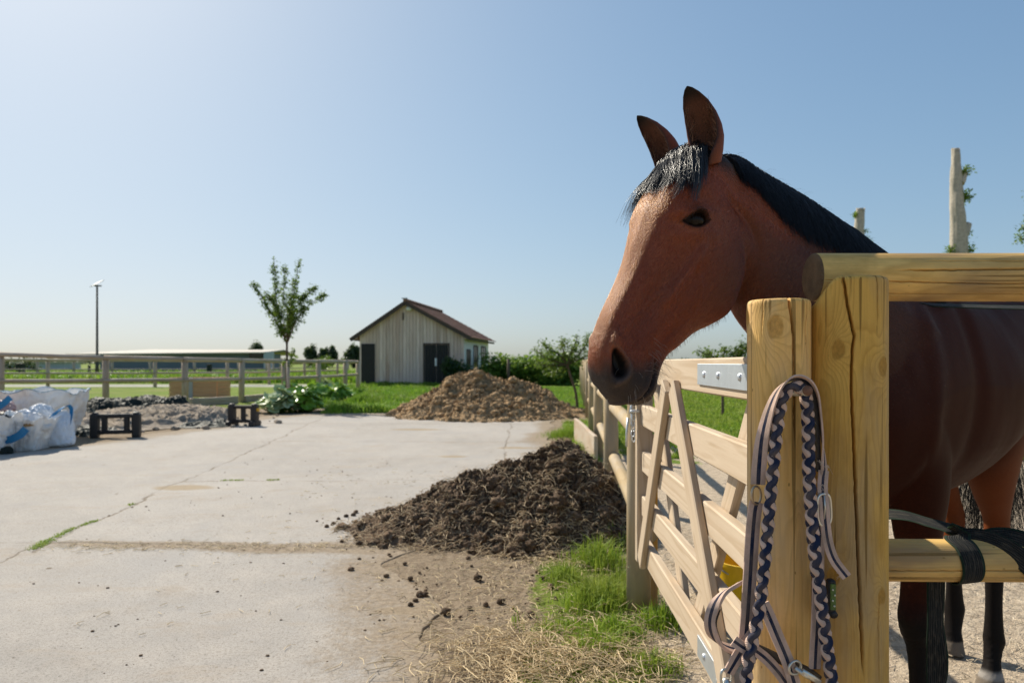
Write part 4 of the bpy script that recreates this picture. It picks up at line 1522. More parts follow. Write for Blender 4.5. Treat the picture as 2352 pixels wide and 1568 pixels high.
t = NT('horse_coat')
p = t.coord('Object')
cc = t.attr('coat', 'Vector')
n_f = t.noise(p, 420, 3, .7)
n_m = t.noise(p, 60, 4, .6)
c = t.mix(t.math('MULTIPLY', t.ramp(n_f, [(.35, 0.0), (.65, 1.0)]), .35), cc, (0, 0, 0), 'MIX')
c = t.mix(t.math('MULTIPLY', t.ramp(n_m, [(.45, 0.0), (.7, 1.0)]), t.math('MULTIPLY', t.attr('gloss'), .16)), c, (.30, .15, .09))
h_ = t.math('ADD', n_f, t.math('MULTIPLY', n_m, .8))
MAT_COAT = t.fin(c, t.math('SUBTRACT', .60, t.math('MULTIPLY', t.attr('gloss'), .12)), .5, t.bump(h_, .13, .003))
t.l(t.attr('gloss'), t.b.inputs['Specular IOR Level'])
tg_ = t.n('ShaderNodeVectorMath', operation='NORMALIZE')
t.l(t.attr('hdir', 'Vector'), tg_.inputs[0])
t.l(tg_.outputs[0], t.b.inputs['Tangent'])
t.b.inputs['Anisotropic'].default_value = .55
t.b.inputs['Anisotropic Rotation'].default_value = .25
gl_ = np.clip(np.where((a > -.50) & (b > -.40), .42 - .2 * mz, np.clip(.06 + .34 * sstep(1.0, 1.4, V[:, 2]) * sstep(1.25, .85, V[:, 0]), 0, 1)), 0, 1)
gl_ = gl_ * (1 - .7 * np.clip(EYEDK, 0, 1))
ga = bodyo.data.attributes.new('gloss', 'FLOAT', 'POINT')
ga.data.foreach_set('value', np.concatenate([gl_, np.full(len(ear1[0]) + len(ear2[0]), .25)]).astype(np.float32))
bodyo.data.materials.append(MAT_COAT)

# eyes
t = NT('horse_eye')
g = t.coord('Object')
M_EYE = t.fin((.012, .007, .004), .06, .15)
for sgn in (1, -1):
    c_ = hw(EC[0] + ea[0] * .013 + eb[0] * .003, EC[1] + ea[1] * .013 + eb[1] * .003, sgn * .0610)
    vv, ff = ICO[4]
    bq = MB()
    bq.add(vv * np.array([.0310, .0310, .0310]) + c_, ff)
    bq.build('eye', M_EYE, horse)

# ---- hair
from mathutils.bvhtree import BVHTree
sel = V[:, 2] > .9
bvh = BVHTree.FromPolygons(V.tolist(), Fm.reshape(-1, 4).tolist())
def snap(p, off):
    q, n_, i_, d_ = bvh.find_nearest(Vector(p))
    n_ = np.array(n_)
    return np.array(q) + n_ * off, n_
def hair_bsdf(t, col, rough=.3, radial=.3, melanin=None, coat=0.0):
    h = t.n('ShaderNodeBsdfHairPrincipled')
    h.parametrization = 'COLOR' if melanin is None else 'MELANIN'
    if melanin is None:
        t.l(col, h.inputs['Color'])
    else:
        h.inputs['Melanin'].default_value = melanin
        h.inputs['Melanin Redness'].default_value = .3
        h.inputs['Random Color'].default_value = .3
    h.inputs['Roughness'].default_value = rough
    h.inputs['Radial Roughness'].default_value = radial
    h.inputs['Coat'].default_value = coat
    t.l(h.outputs[0], t.out.inputs[0])
    return t.m
# short coat: hairs lying along the skin, each the colour of the skin it grows from
def coat_fur(count, region, length, rad, seed):
    rg_ = np.random.default_rng(seed)
    Q = Fm.reshape(-1, 4)
    cen_ = V[Q].mean(1)
    a_, b_, w_ = local(cen_)
    e1_, e2_ = V[Q[:, 2]] - V[Q[:, 0]], V[Q[:, 3]] - V[Q[:, 1]]
    fn_ = np.cross(e1_, e2_)
    ar = np.linalg.norm(fn_, axis=1)
    fn_ /= ar[:, None]
    view = ((np.array([0, 0, CAM_H]) - cen_) * fn_).sum(1) > -.35
    wgt = ar * view * region(a_, b_, w_, cen_) * (1 - np.clip((EYEIN + EYEDK * .8 + NOST + .8 * mz + cut)[Q].max(1), 0, 1))
    k = rg_.choice(len(Q), count, p=wgt / wgt.sum())
    bc = rg_.dirichlet((1, 1, 1, 1), count)
    P = (V[Q[k]] * bc[..., None]).sum(1)
    n_ = Nn[Q[k]].mean(1)
    n_ /= np.linalg.norm(n_, axis=1)[:, None]
    d = hd[Q[k, 0]] + rg_.normal(0, .09, (count, 3))
    d -= (d * n_).sum(1)[:, None] * n_
    d /= np.maximum(np.linalg.norm(d, axis=1), 1e-6)[:, None]
    l_ = (length * rg_.uniform(.5, 1.25, count) * (1 - .55 * sstep(-.02, .06, a_[k])))[:, None]
    S = np.stack([P - n_ * .0012, P + d * l_ * .5 + n_ * l_ * .09, P + d * l_ + n_ * l_ * .11], 1)
    hc = bpy.data.hair_curves.new('coat_hair')
    hc.add_curves([3] * count)
    hc.attributes['position'].data.foreach_set('vector', S.astype(np.float32).ravel())
    q = hc.attributes.get('radius') or hc.attributes.new('radius', 'FLOAT', 'POINT')
    q.data.foreach_set('value', np.tile(np.array([1, .8, .25]) * rad, count).astype(np.float32))
    q = hc.attributes.new('coat', 'FLOAT_VECTOR', 'POINT')
    cv = colv[Q[k, 0]] * np.array([.95, .74, .62]) * rg_.uniform(.7, 1.35, count)[:, None]
    q.data.foreach_set('vector', np.repeat(cv, 3, 0).astype(np.float32).ravel())
    t = NT('coat_hair')
    hair_bsdf(t, t.attr('coat', 'Vector'), .30, .4, None, .5)
    hn = t.out.inputs[0].links[0].from_socket
    t.fin(t.attr('coat', 'Vector'), .30, .70)
    mx = t.n('ShaderNodeMixShader')
    mx.inputs[0].default_value = .68
    t.l(hn, mx.inputs[1])
    t.l(t.b.outputs[0], mx.inputs[2])
    t.l(mx.outputs[0], t.out.inputs[0])
    hc.materials.append(t.m)
    o = bpy.data.objects.new('coat_hair', hc)
    COL.objects.link(o)
    o.parent = horse
    o.location = -Vector(horse['_o'])
    return o
coat_fur(90000, lambda a_, b_, w_, c_: ((a_ > -.50) & (b_ > -.4)) * 1.0 + ((a_ <= -.50) | (b_ <= -.4)) * sstep(1.05, 1.45, c_[:, 2]) * sstep(1.2, .75, c_[:, 0]) * .32, .0085, .00020, 5)

def m_hair(name, col, rough=.34, spec=.6):
    t = NT(name)
    r = t.attr('rnd')
    c = t.mix(r, tuple(q * .6 for q in col), tuple(q * 1.7 for q in col))
    return t.fin(c, rough, spec)
M_MANE = m_hair('black_mane_hair', (.0055, .0058, .0075), .38, .30)
M_FORE = m_hair('forelock_hair', (.010, .0095, .010), .32, .8)
M_EARH = m_hair('ear_hair', (.16, .085, .05), .5, .4)
rs = random.Random(3)
strands = []
for k in range(7500):
    u = rs.random()
    i = 3 + u * (mN * .80 - 3)
    i0 = int(i)
    c_ = CREST[i0] + (CREST[i0 + 1] - CREST[i0]) * (i - i0)
    tg = N(CREST[i0 + 1] - CREST[i0])
    Ld = N(hL * (1 - mx_[i0]) + bL * mx_[i0])
    ln = (.060 + .125 * sstep(0, .40, u) + .03 * sstep(.5, 1, u)) * rs.uniform(.75, 1.15)
    p_ = c_ + Ld * rs.uniform(-.016, .014) + UP * .002
    flow = N(Ld * 1.0 - UP * .15 + tg * rs.uniform(-.05, .25))
    pts = [p_ - UP * .006]
    lift = rs.uniform(.002, .011)
    cur = p_ + UP * .008
    pts.append(cur)
    dirn = flow
    for j in range(6):
        cur = cur + dirn * ln / 6
        cur, n_ = snap(cur, lift * (1 + .3 * j / 6))
        pts.append(cur)
        dirn = -UP + tg * .12 * rs.uniform(-.6, 1.4)
        dirn = N(dirn - n_ * (dirn @ n_))
    strands.append(spline(np.array(pts), 14))
for k in range(110):                                    # flyaways
    i0 = rs.randrange(3, int(mN * .8))
    p_ = CREST[i0] + bL * rs.uniform(-.01, .01)
    d_ = N(np.array([rs.uniform(-.2, .9), rs.uniform(-.4, .4), rs.uniform(.2, .8)]))
    l_ = rs.uniform(.02, .05)
    strands.append(spline(np.array([p_, p_ + d_ * l_ * .5, p_ + d_ * l_ + UP * -l_ * .35]), 8))
hair_obj('mane', strands, [.00055] * 7500 + [.00022] * 110, M_MANE, horse)

strands, frad = [], []
for lock in range(120):
    w0 = max(-.055, min(.060, rs.gauss(.004, .030)))
    a0 = -.478 + rs.uniform(-.030, .024)
    ln0 = rs.uniform(.068, .138) * (1.0 if w0 > -.02 else .85)
    lean0 = .55 * (w0 + .012) / .03 + rs.gauss(.30, .30)
    lift0 = rs.uniform(.003, .018)
    curl = rs.gauss(0, .16)
    for k in range(26):
        wk = w0 + rs.gauss(0, .0045)
        p_, n_ = snap(hw(a0 + rs.gauss(0, .005), .0, wk), 0)
        ln = ln0 * rs.uniform(.72, 1.1)
        dirn = hA * 1.0 + hL * (lean0 + rs.gauss(0, .07)) * .45
        lift = lift0 * rs.uniform(.7, 1.25)
        pts = [p_ - n_ * .004, p_ + n_ * (lift + .006)]
        cur = pts[-1]
        for j in range(6):
            cur = cur + N(dirn) * ln / 6
            cur, n_ = snap(cur, lift * (1.2 - .5 * j / 6))
            pts.append(cur)
            dirn = N(dirn - n_ * (dirn @ n_)) + hL * (curl * .5 + rs.gauss(0, .04))
        strands.append(spline(np.array(pts), 14))
        frad.append(.00055 if rs.random() < .8 else .0009)
for k in range(40):                                     # bright stray hairs on top
    p_, n_ = snap(hw(-.46, .0, rs.gauss(.01, .03)), 0)
    dirn = hA + hL * rs.uniform(-.2, .8)
    q = [p_, p_ + n_ * .022 + N(dirn) * .02, p_ + N(dirn) * .07 + n_ * .024, p_ + N(dirn) * .11 + n_ * .014]
    strands.append(spline(np.array(q), 10))
    frad.append(.0005)
for k in range(140):                                    # fringe over the far side of the brow
    p_, n_ = snap(hw(-.455 + rs.uniform(-.02, .02), .01, -.04 + rs.uniform(-.012, .012)), .004)
    ln = rs.uniform(.08, .15)
    d_ = N(hA * .9 - hL * .35 + hD * rs.uniform(.0, .25))
    strands.append(spline(np.array([p_, p_ + d_ * ln * .35 + hD * .012, p_ + d_ * ln * .7 + hD * .008, p_ + d_ * ln - UP * .02]), 12))
for k in range(60):
    p_, n_ = snap(hw(-.40 + rs.uniform(-.03, .03), .0, .055 + rs.uniform(-.02, .02)), .003)
    d_ = N(hA * rs.uniform(.3, 1) + hL * rs.uniform(.3, 1) + hD * .1)
    l_ = rs.uniform(.015, .04)
    strands.append(np.array([p_, p_ + d_ * l_ * .5 + n_ * .004, p_ + d_ * l_ + n_ * .004]))
hair_obj('forelock', strands, frad + [.0004] * (len(strands) - len(frad)), M_FORE, horse)

strands = []
for e_, sg in ((ear1, 1), (ear2, -1)):
    rows_ = e_[3]
    o_ = N(hf * .9 + hL * .5) if sg > 0 else N(hf - hL * .1)
    for k in range(420):
        i = int(3 + rs.random() ** 1.4 * 40)
        j = rs.randrange(33, 66)
        p_ = rows_[i, j]
        cen_ = rows_[i, 33:].mean(0)
        d_ = N((cen_ - p_) * 14 + o_ * rs.uniform(.3, 1.2) + UP * rs.uniform(.2, .9) + np.array([rs.gauss(0, .2), rs.gauss(0, .2), 0]))
        l_ = rs.uniform(.008, .020)
        strands.append(np.array([p_, p_ + d_ * l_ * .6, p_ + d_ * l_ + UP * .003]))
hair_obj('ear_hair', strands, .00035, M_EARH, horse)

# whiskers on muzzle and chin, lashes
strands = []
for k in range(150):
    a0, b0, w0 = rs.uniform(-.05, .10), rs.uniform(-.20, -.10), rs.choice((1, 1, -1)) * rs.uniform(.0, .05)
    p_, n_ = snap(hw(a0, b0, w0), 0)
    l_ = rs.uniform(.012, .038)
    d_ = N(n_ + hA * .2 - UP * .25 + np.array([rs.gauss(0, .15)] * 3))
    strands.append(np.array([p_, p_ + d_ * l_ * .5, p_ + d_ * l_ - UP * .004]))
for k in range(260):
    a0 = rs.uniform(-.22, .02)
    p_, n_ = snap(hw(a0, np.interp(a0, [-.22, -.08, .02], [-.31, -.22, -.19]), rs.uniform(-.03, .03)), 0)
    l_ = rs.uniform(.006, .018)
    strands.append(np.array([p_, p_ + (n_ * .8 + hA * .3) * l_ * .5, p_ + N(n_ + hA * .6) * l_]))
M_WHISK = m_hair('whisker_hair', (.32, .27, .22), .4, .5)
hair_obj('whiskers', strands, .00028, M_WHISK, horse)
strands = []
for k in range(22):
    x_ = rs.uniform(-.85, .9)
    up_ = .0175 * (1 - x_ ** 2)
    q2 = EC + ea * x_ * .033 + eb * up_
    p_, n_ = snap(hw(q2[0], q2[1], .09), .001)
    strands.append(np.array([p_, p_ + n_ * .005 - UP * .001, p_ + n_ * .008 - UP * .004 + hA * .003]))
hair_obj('eyelashes', strands, .00025, M_MANE, horse)

# tail
strands = []
for k in range(1500):
    p_ = spline(dock[1:], 40)[rs.randrange(4, 40)] + bL * rs.uniform(-.03, .03) + bF * rs.uniform(-.03, .02)
    zend = rs.uniform(.28, .62) if rs.random() < .75 else rs.uniform(.6, .9)
    drift = bL * rs.gauss(.02, .075) + bF * rs.gauss(-.02, .04)
    strands.append(spline(np.array([p_, p_ - UP * (p_[2] - zend) * .35 + drift * .5 - bF * .02, p_ - UP * (p_[2] - zend) * .7 + drift * .9, p_ - UP * (p_[2] - zend) + drift * 1.15 + bL * rs.gauss(0, .015)]), 14))
hair_obj('tail', strands, .0007, M_MANE, horse)

# ================================================================ heaps of manure
def pile(name, c, outline, H, label, dark, pale, res, lump, seed, straw_n, straw_len, clods, peak=(0, 0), power=1.3, strawcol=(.52, .40, .24), bumps=()):
    """heap as a lumpy height field with clods pressed into it; outline(theta) gives its radius"""
    c = np.asarray(c, float)
    rg = np.random.default_rng(seed)
    root = empty(name, (c[0], c[1], 0), label, 'heap')
    nr, nt = res
    rr = np.linspace(0, 1.06, nr)[:, None]
    th = np.linspace(0, 2 * pi, nt, endpoint=False)[None]
    Rm = outline(th) * (1 + .10 * pn(np.stack([np.cos(th) * 3, np.sin(th) * 3, th * 0 + seed], -1)) + .05 * pn(np.stack([np.cos(th) * 11, np.sin(th) * 11, th * 0 + seed], -1)))
    X = c[0] + peak[0] * (1 - rr) + np.cos(th) * Rm * rr
    Y = c[1] + peak[1] * (1 - rr) + np.sin(th) * Rm * rr
    base = H * np.clip(1 - rr ** power, 0, 1) ** 1.15 + 0 * th
    for (bx_, by_, bh_, br_) in bumps:
        base = base + bh_ * np.exp(-((X - c[0] - bx_) ** 2 + (Y - c[1] - by_) ** 2) / br_ ** 2) * sstep(1.0, .7, rr)
    P = np.stack([X, Y, base * 0 + seed], -1)
    sh = np.clip(base / H * 2.2, .0, 1) ** .7 * sstep(1.05, .9, rr)
    n1 = fbm(P / lump * .5, 3)
    n2 = 1 - np.abs(fbm(P / lump * 1.6 + 7, 4)) * 2.4
    n3 = 1 - np.abs(fbm(P / lump * 4.6 + 3, 3)) * 2.2
    z = base + sh * (lump * .85 * n1 + lump * .62 * (n2 - .5) + lump * .36 * (n3 - .5) + lump * .14 * fbm(P / lump * 13, 2)) - .03 * sstep(.97, 1.06, rr)
    # undercut jitter so the surface does not read as a smooth height field
    jx = lump * .34 * fbm(np.stack([X, Y, z], -1) / lump * 2.2 + 31, 3) * sh
    jy = lump * .34 * fbm(np.stack([X, Y, z], -1) / lump * 2.2 + 57, 3) * sh
    b = MB()
    b.grid(np.stack([X + jx, Y + jy, z], -1), wrap=True, rnd=.5, val=(n2 * .5 + n1), flip=True)
    for k in range(clods):
        i, j = rg.integers(0, int(nr * .97)), rg.integers(0, nt)
        i = int(nr * .97 * math.sqrt(rg.random()))
        s = lump * (.07 + .36 * rg.random() ** 2.2)
        b.blob((X[i, j] + jx[i, j], Y[i, j] + jy[i, j], max(z[i, j], .0) + s * .15), s, 3, 1.15, 2.3, (1, 1, .75))
    o = b.build('mass', dark, root)
    st = []
    for k in range(straw_n):
        i = int(nr * .99 * math.sqrt(rg.random()))
        j = rg.integers(0, nt)
        p_ = np.array([X[i, j] + jx[i, j], Y[i, j] + jy[i, j], max(z[i, j], 0) + rg.uniform(.0, .02)])
        a_ = rg.uniform(0, 2 * pi)
        el = rg.normal(-.1, .35)
        d_ = np.array([cos(a_) * cos(el), sin(a_) * cos(el), sin(el)])
        l_ = straw_len * rg.uniform(.3, 1.2)
        bend = rg.normal(0, .22, 3)
        q = np.array([p_ - d_ * l_ / 2, p_ + bend * l_ * .3 + np.array([0, 0, .012]), p_ + d_ * l_ / 2])
        q[:, 2] = np.maximum(q[:, 2], .006)
        st.append(spline(q, 5))
    hair_obj('straw', st, .0015, m_straw(name + '_straw', strawcol), root, taper=False)
    return root

def m_straw(name, col):
    t = NT(name)
    r = t.attr('rnd')
    c = t.mix(r, tuple(q * .45 for q in col), tuple(min(1, q * 1.3) for q in col))
    return t.fin(c, .6, .3)

def m_muck(name, dark, mid, pale):
    t = NT(name)
    p = t.coord('Object')
    n1 = t.noise(p, 9, 6, .7)
    n2 = t.noise(p, 70, 5, .75)
    c = t.mix(t.ramp(n1, [(.35, 0.0), (.68, 1.0)]), dark, mid)
    c = t.mix(t.ramp(n2, [(.52, 0.0), (.72, .85)]), c, pale)
    r = t.attr('rnd')
    c = t.mix(t.math('MULTIPLY', r, .35), c, dark)
    st = t.noise(t.scale(p, (30, 160, 60)), 1.0, 3, .6, 1.5)
    c = t.mix(t.ramp(st, [(.62, 0.0), (.70, .6)]), c, pale)
    return t.fin(c, .9, .2, t.bump(t.math('ADD', n2, n1), 1.0, .02))
M_MUCK1 = m_muck('dark_manure', (.055, .035, .022), (.30, .20, .125), (.62, .47, .32))
M_MUCK2 = m_muck('brown_manure', (.26, .16, .080), (.70, .47, .25), (.90, .70, .43))
def out1(th):
    return .80 + .42 * np.exp(-((np.mod(th + pi, 2 * pi) - pi + 3.05 * np.sign(np.mod(th + pi, 2 * pi) - pi + 1e-6)) / .0001) ** 2) * 0 + .42 * np.clip(-np.cos(th), 0, 1) ** 8 + .10 * np.cos(2 * th)
pile('manure_heap', (.10, 4.92), out1, .47, 'dark brown strawy manure heap by the gate, spilling onto the concrete', M_MUCK1, None, (280, 820), .115, 4, 5200, .10, 700, peak=(.26, .12), power=1.35, strawcol=(.60, .45, .27), bumps=[(.25, .1, .10, .25), (-.35, .0, .06, .25), (.5, -.1, .08, .25)])
def out2(th):
    return 1.72 + .55 * np.cos(th) ** 2 + .15 * np.sin(3 * th)
pile('manure_heap', (-.55, 15.55), out2, .66, 'large sunlit tan manure heap at the far edge of the yard', M_MUCK2, None, (240, 700), .22, 9, 1800, .16, 900, peak=(-.35, .1), power=1.5, strawcol=(.60, .46, .28), bumps=[(-.15, 0, .30, .45), (.85, .1, .22, .40), (1.35, .0, .18, .3), (-1.0, .1, .10, .4), (-.6, .2, .16, .3)])

# loose crumbs on the concrete round the near heap
b = MB()
for k in range(330):
    x = -.72 + random.gauss(0, .20)
    y = 5.05 + random.gauss(0, .25)
    if random.random() < .25: x -= random.random() * .5
    s = .006 + .022 * random.random() ** 3
    b.blob((x, y, s * .5), s, 1, .5, 2, (1, 1, .8))
for k in range(160):
    x, y = random.uniform(-1.2, .35), random.uniform(3.1, 4.4)
    if x > concrete_right(y) - .3 and x < .35:
        s = .005 + .02 * random.random() ** 3
        b.blob((x, y, s * .5), s, 1, .5, 2, (1, 1, .8))
for k in range(520):
    x, y = random.uniform(-3.2, .1), 2.5 + 6 * random.random() ** 1.6
    s = .0022 + .006 * random.random() ** 4
    b.blob((x, y, s * .5), s, 1, .5, 2, (1.3, 1, .7))
for (u, v, s) in ((1098, 1332, .024), (870, 1196, .028), (1040, 1150, .016), (955, 1165, .018), (905, 1178, .02)):
    q = at(u, v, CAM_H * F / (v - 832))
    b.blob((q[0], q[1], s * .6), s, 2, .6, 2, (1, 1, .85))
crumbs = b.build('manure_crumbs', M_MUCK1)
tag(crumbs, 'scattered dark manure crumbs on the concrete in front of the near heap', 'crumbs', kind='stuff')
M_STRAW = m_straw('loose_straw_mat', (.62, .48, .28))
st = []
def add_straw(n, fx, fy, ln, lift=.01):
    for k in range(n):
        x, y = fx(), fy()
        a = random.uniform(0, 2 * pi)
        l_ = ln * random.uniform(.35, 1.2)
        z0 = float(ground_z(x, y)) + .014 + random.random() ** 2 * lift
        d = np.array([cos(a), sin(a), random.gauss(0, .10)])
        q = np.array([[x, y, z0] - d * l_ / 2, [x + random.gauss(0, .012), y + random.gauss(0, .012), z0 + random.uniform(.003, .014)], [x, y, z0] + d * l_ / 2])
        q[:, 2] = np.maximum(q[:, 2], .010)
        st.append(spline(q, 6))
add_straw(1100, lambda: random.gauss(.10, .22), lambda: random.gauss(2.72, .17), .13, .05)
add_straw(520, lambda: random.gauss(.42, .16), lambda: random.gauss(2.75, .22), .12, .05)
add_straw(420, lambda: random.gauss(.0, .35), lambda: random.gauss(3.5, .4), .07)
add_straw(360, lambda: random.uniform(-3, -.4), lambda: 4.42 + random.gauss(0, .06), .055)
add_straw(260, lambda: random.gauss(.3, .28), lambda: random.gauss(4.0, .12), .09, .03)
add_straw(300, lambda: random.uniform(-2, .6), lambda: random.uniform(3, 8), .05)
loose = hair_obj('loose_straw', st, .0013, M_STRAW, None, taper=False)
tag(loose, 'pale loose straw strewn along the edge of the concrete', 'straw', kind='stuff')
st = []
add_straw(2600, lambda: random.uniform(.75, 3.0), lambda: random.uniform(1.9, 5.0), .05, .006)
pst = hair_obj('paddock_straw', st, .0012, m_straw('paddock_straw_mat', (.60, .50, .36)), None, taper=False)
tag(pst, 'short pale straw litter over the sand beneath the horse', 'straw', kind='stuff')

# ================================================================ grass
def m_grass(name, a, b_, tr=.35):
    t = NT(name)
    r = t.attr('rnd')
    h = t.attr('val')
    n = t.noise(t.pos(), 1.6, 3)
    c = t.mix(r, a, b_)
    c = t.mix(t.math('MULTIPLY', t.ramp(n, [(.4, 0.0), (.65, 1.0)]), .45), c, (.26, .25, .07))
    t.fin(c, .55, .25)
    tl = t.n('ShaderNodeBsdfTranslucent')
    t.l(c, tl.inputs['Color'])
    mx = t.n('ShaderNodeMixShader')
    mx.inputs[0].default_value = tr
    t.l(t.b.outputs[0], mx.inputs[1])
    t.l(tl.outputs[0], mx.inputs[2])
    t.l(mx.outputs[0], t.out.inputs[0])
    return t.m
M_GRASS = m_grass('fresh_grass', (.14, .26, .02), (.34, .44, .05))
M_GRASS2 = m_grass('lush_weeds', (.11, .26, .018), (.28, .44, .04))

def blades(X, Y, hgt, wid, mat, name, seed=1, zfun=None, lean=.5):
    rg = np.random.default_rng(seed)
    n = len(X)
    Z = zfun(X, Y) if zfun else ground_z(X, Y)
    az = rg.uniform(0, 2 * pi, n)
    h = hgt * rg.uniform(.45, 1.25, n)
    ln = rg.normal(0, lean, n) * h
    l2 = ln * rg.uniform(1.4, 2.4, n)
    dx, dy = np.cos(az), np.sin(az)
    sx_, sy_ = -dy, dx
    w_ = wid * rg.uniform(.6, 1.4, n)
    def P(off, z, sw):
        return np.stack([X + dx * off + sx_ * w_ * sw, Y + dy * off + sy_ * w_ * sw, Z + z], -1)
    v = np.stack([P(0, -.01, -.5), P(0, -.01, .5), P(ln * .5, h * .6, -.38), P(ln * .5, h * .6, .38), P(l2 * .7, h * (1 - .25 * np.abs(l2 / h).clip(0, 1.6)), 0)], 1)
    base = (np.arange(n) * 5)[:, None]
    f = np.concatenate([base + np.array([[0, 1, 3, 2]]), base + np.array([[2, 3, 4, 4]])], 0)
    b = MB()
    b.add(v.reshape(-1, 3), f, 0, None, 0.0)
    b.rnd = [np.repeat(rg.random(n), 5)]
    return b.build(name, mat, smooth=False)

rg = np.random.default_rng(21)
# verge along the fence and gate, in tufts
N_ = 90000
Y = 2.3 + 16 * rg.random(N_) ** 1.9
X = fence_x(Y) + rg.uniform(-.75, .25, N_)
dens = grassy(X, Y)
tuft = fbm(np.stack([X * 3.2, Y * 3.2, X * 0], -1), 3)
keep = (rg.random(N_) < dens * sstep(.0, .45, tuft)) & ~((np.hypot(X - .05, Y - 4.92) < .85))
X, Y = X[keep], Y[keep]
hh = .035 + .055 * sstep(-.1, .5, fbm(np.stack([X * 2, Y * 2, X * 0 + 4], -1), 2))
tag(blades(X, Y, hh, .0055, M_GRASS, 'verge_grass', 3), 'bright green grass tufts along the foot of the gate and fence', 'grass', kind='stuff')
# clumps at the foot of the gate and beside the heap
cl = [(.42, 3.35, .16, .17), (.60, 3.55, .14, .16), (.68, 3.1, .10, .13), (.36, 2.85, .14, .11), (.52, 4.05, .16, .18), (.65, 4.5, .12, .16), (.30, 3.75, .10, .12), (.55, 2.65, .10, .09), (.44, 3.0, .10, .11), (.75, 9.2, .25, .2), (.85, 8.0, .2, .18), (.9, 11, .3, .2), (.28, 7.6, .22, .12), (.8, 6.7, .25, .18)]
Xs, Ys, Hs = [], [], []
for (x, y, r, h) in cl:
    n = int(540 * (r / .14) ** 1.3)
    q = rg.normal(0, .55, (n, 2))
    Xs.append(x + q[:, 0] * r)
    Ys.append(y + q[:, 1] * r)
    Hs.append(h * np.clip(1.1 - .45 * np.hypot(q[:, 0], q[:, 1]), .3, 1.2))
tag(blades(np.concatenate(Xs), np.concatenate(Ys), np.concatenate(Hs), .0050, M_GRASS, 'grass_clumps', 5, lean=.45), 'taller lush grass clumps at the latch post and beside the dark heap', 'grass', kind='stuff')
# paddock turf, back turf and the green patch before the shed
N_ = 120000
Y = 8.5 + 26 * rg.random(N_) ** 1.6
X = fence_x(Y) + .1 + (Y * .62 + 2) * rg.random(N_)
kp = rg.random(N_) < grassy(X, Y)
X, Y = X[kp], Y[kp]
tag(blades(X, Y, .045 + .0022 * Y, .006 + .0010 * Y, M_GRASS, 'paddock_grass', 7), 'sunlit grazed grass of the paddock behind the gate', 'grass', kind='stuff')
N_ = 60000
Y = 15.9 + 17 * rg.random(N_) ** 1.3
X = -Y * .30 + (Y * .30 + fence_x(Y)) * rg.random(N_)
kp = (rg.random(N_) < grassy(X, Y)) & (np.hypot((X + .6) / 2.4, (Y - 15.5)) > .95)
X, Y = X[kp], Y[kp]
tall = .10 + .20 * sstep(-.1, .4, fbm(np.stack([X * .6, Y * .6, X * 0], -1), 3)) * sstep(.3, -.4, X)
tag(blades(X, Y, tall, .014 + .0004 * Y, M_GRASS2, 'yard_edge_grass', 9), 'bright green grass and weeds between the yard and the wooden shed', 'grass', kind='stuff')
# tall green strip of crop far left
N_ = 26000
Y = 39 + 26 * rg.random(N_)
X = -Y * .80 + Y * .66 * rg.random(N_)
tag(blades(X, Y, .55 * np.ones(N_), .10, M_GRASS2, 'field_growth', 11, zfun=lambda x, y: x * 0), 'tall bright green field growth beyond the far left fences', 'field growth', kind='stuff')

# ================================================================ leaves
def leafmesh(b, pts, size, rg, droop=.3, fold=.25, wide=.5, up=(0, 0, 1)):
    """one quad-pair leaf at each point"""
    n = len(pts)
    d = rg.normal(size=(n, 3))
    d[:, 2] = d[:, 2] * .6 - droop * .3
    d /= np.linalg.norm(d, axis=1)[:, None]
    u = rg.normal(size=(n, 3)) * .5 + np.asarray(up)
    s = np.cross(d, u)
    s /= np.maximum(np.linalg.norm(s, axis=1), 1e-6)[:, None]
    nn_ = np.cross(s, d)
    sz = size * rg.uniform(.6, 1.25, n)[:, None]
    p0 = pts
    p1 = pts + d * sz * .5 + s * sz * wide * .5 + nn_ * sz * fold * .25
    p2 = pts + d * sz - nn_ * sz * .1
    p3 = pts + d * sz * .5 - s * sz * wide * .5 + nn_ * sz * fold * .25
    v = np.stack([p0, p1, p2, p3], 1).reshape(-1, 3)
    k = (np.arange(n) * 4)[:, None]
    f = np.concatenate([k + np.array([[0, 1, 2, 2]]), k + np.array([[0, 2, 3, 3]])], 0)
    b.add(v, f, 0, None, 0.0)
    b.rnd[-1] = np.repeat(rg.random(n), 4)

def m_leaf(name, a, b_, tr=.4, gloss=.45):
    t = NT(name)
    c = t.mix(t.attr('rnd'), a, b_)
    t.fin(c, gloss, .4)
    tl = t.n('ShaderNodeBsdfTranslucent')
    c2 = t.mix(.5, c, (.25, .35, .03))
    t.l(c2, tl.inputs['Color'])
    mx = t.n('ShaderNodeMixShader')
    mx.inputs[0].default_value = tr
    t.l(t.b.outputs[0], mx.inputs[1])
    t.l(tl.outputs[0], mx.inputs[2])
    t.l(mx.outputs[0], t.out.inputs[0])
    return t.m
M_LEAF = m_leaf('cherry_leaf', (.06, .12, .016), (.15, .23, .035))
M_LEAFA = m_leaf('apple_leaf', (.06, .12, .025), (.15, .22, .05))
M_HEDGE = m_leaf('hedge_leaf', (.07, .155, .025), (.20, .32, .055))
M_DARKLEAF = m_leaf('dark_shrub_leaf', (.012, .040, .018), (.030, .075, .030), .25)
M_FARTREE = m_leaf('far_tree_leaf', (.030, .060, .035), (.055, .095, .050), .2)
M_BARK = m_plain('brown_bark', (.12, .085, .06), .85, var=.4, scale=25, bump=.5, bscale=60)
M_GREYBARK = m_plain('bare_grey_wood', (.42, .37, .30), .85, var=.45, scale=14, bump=.6, bscale=40)

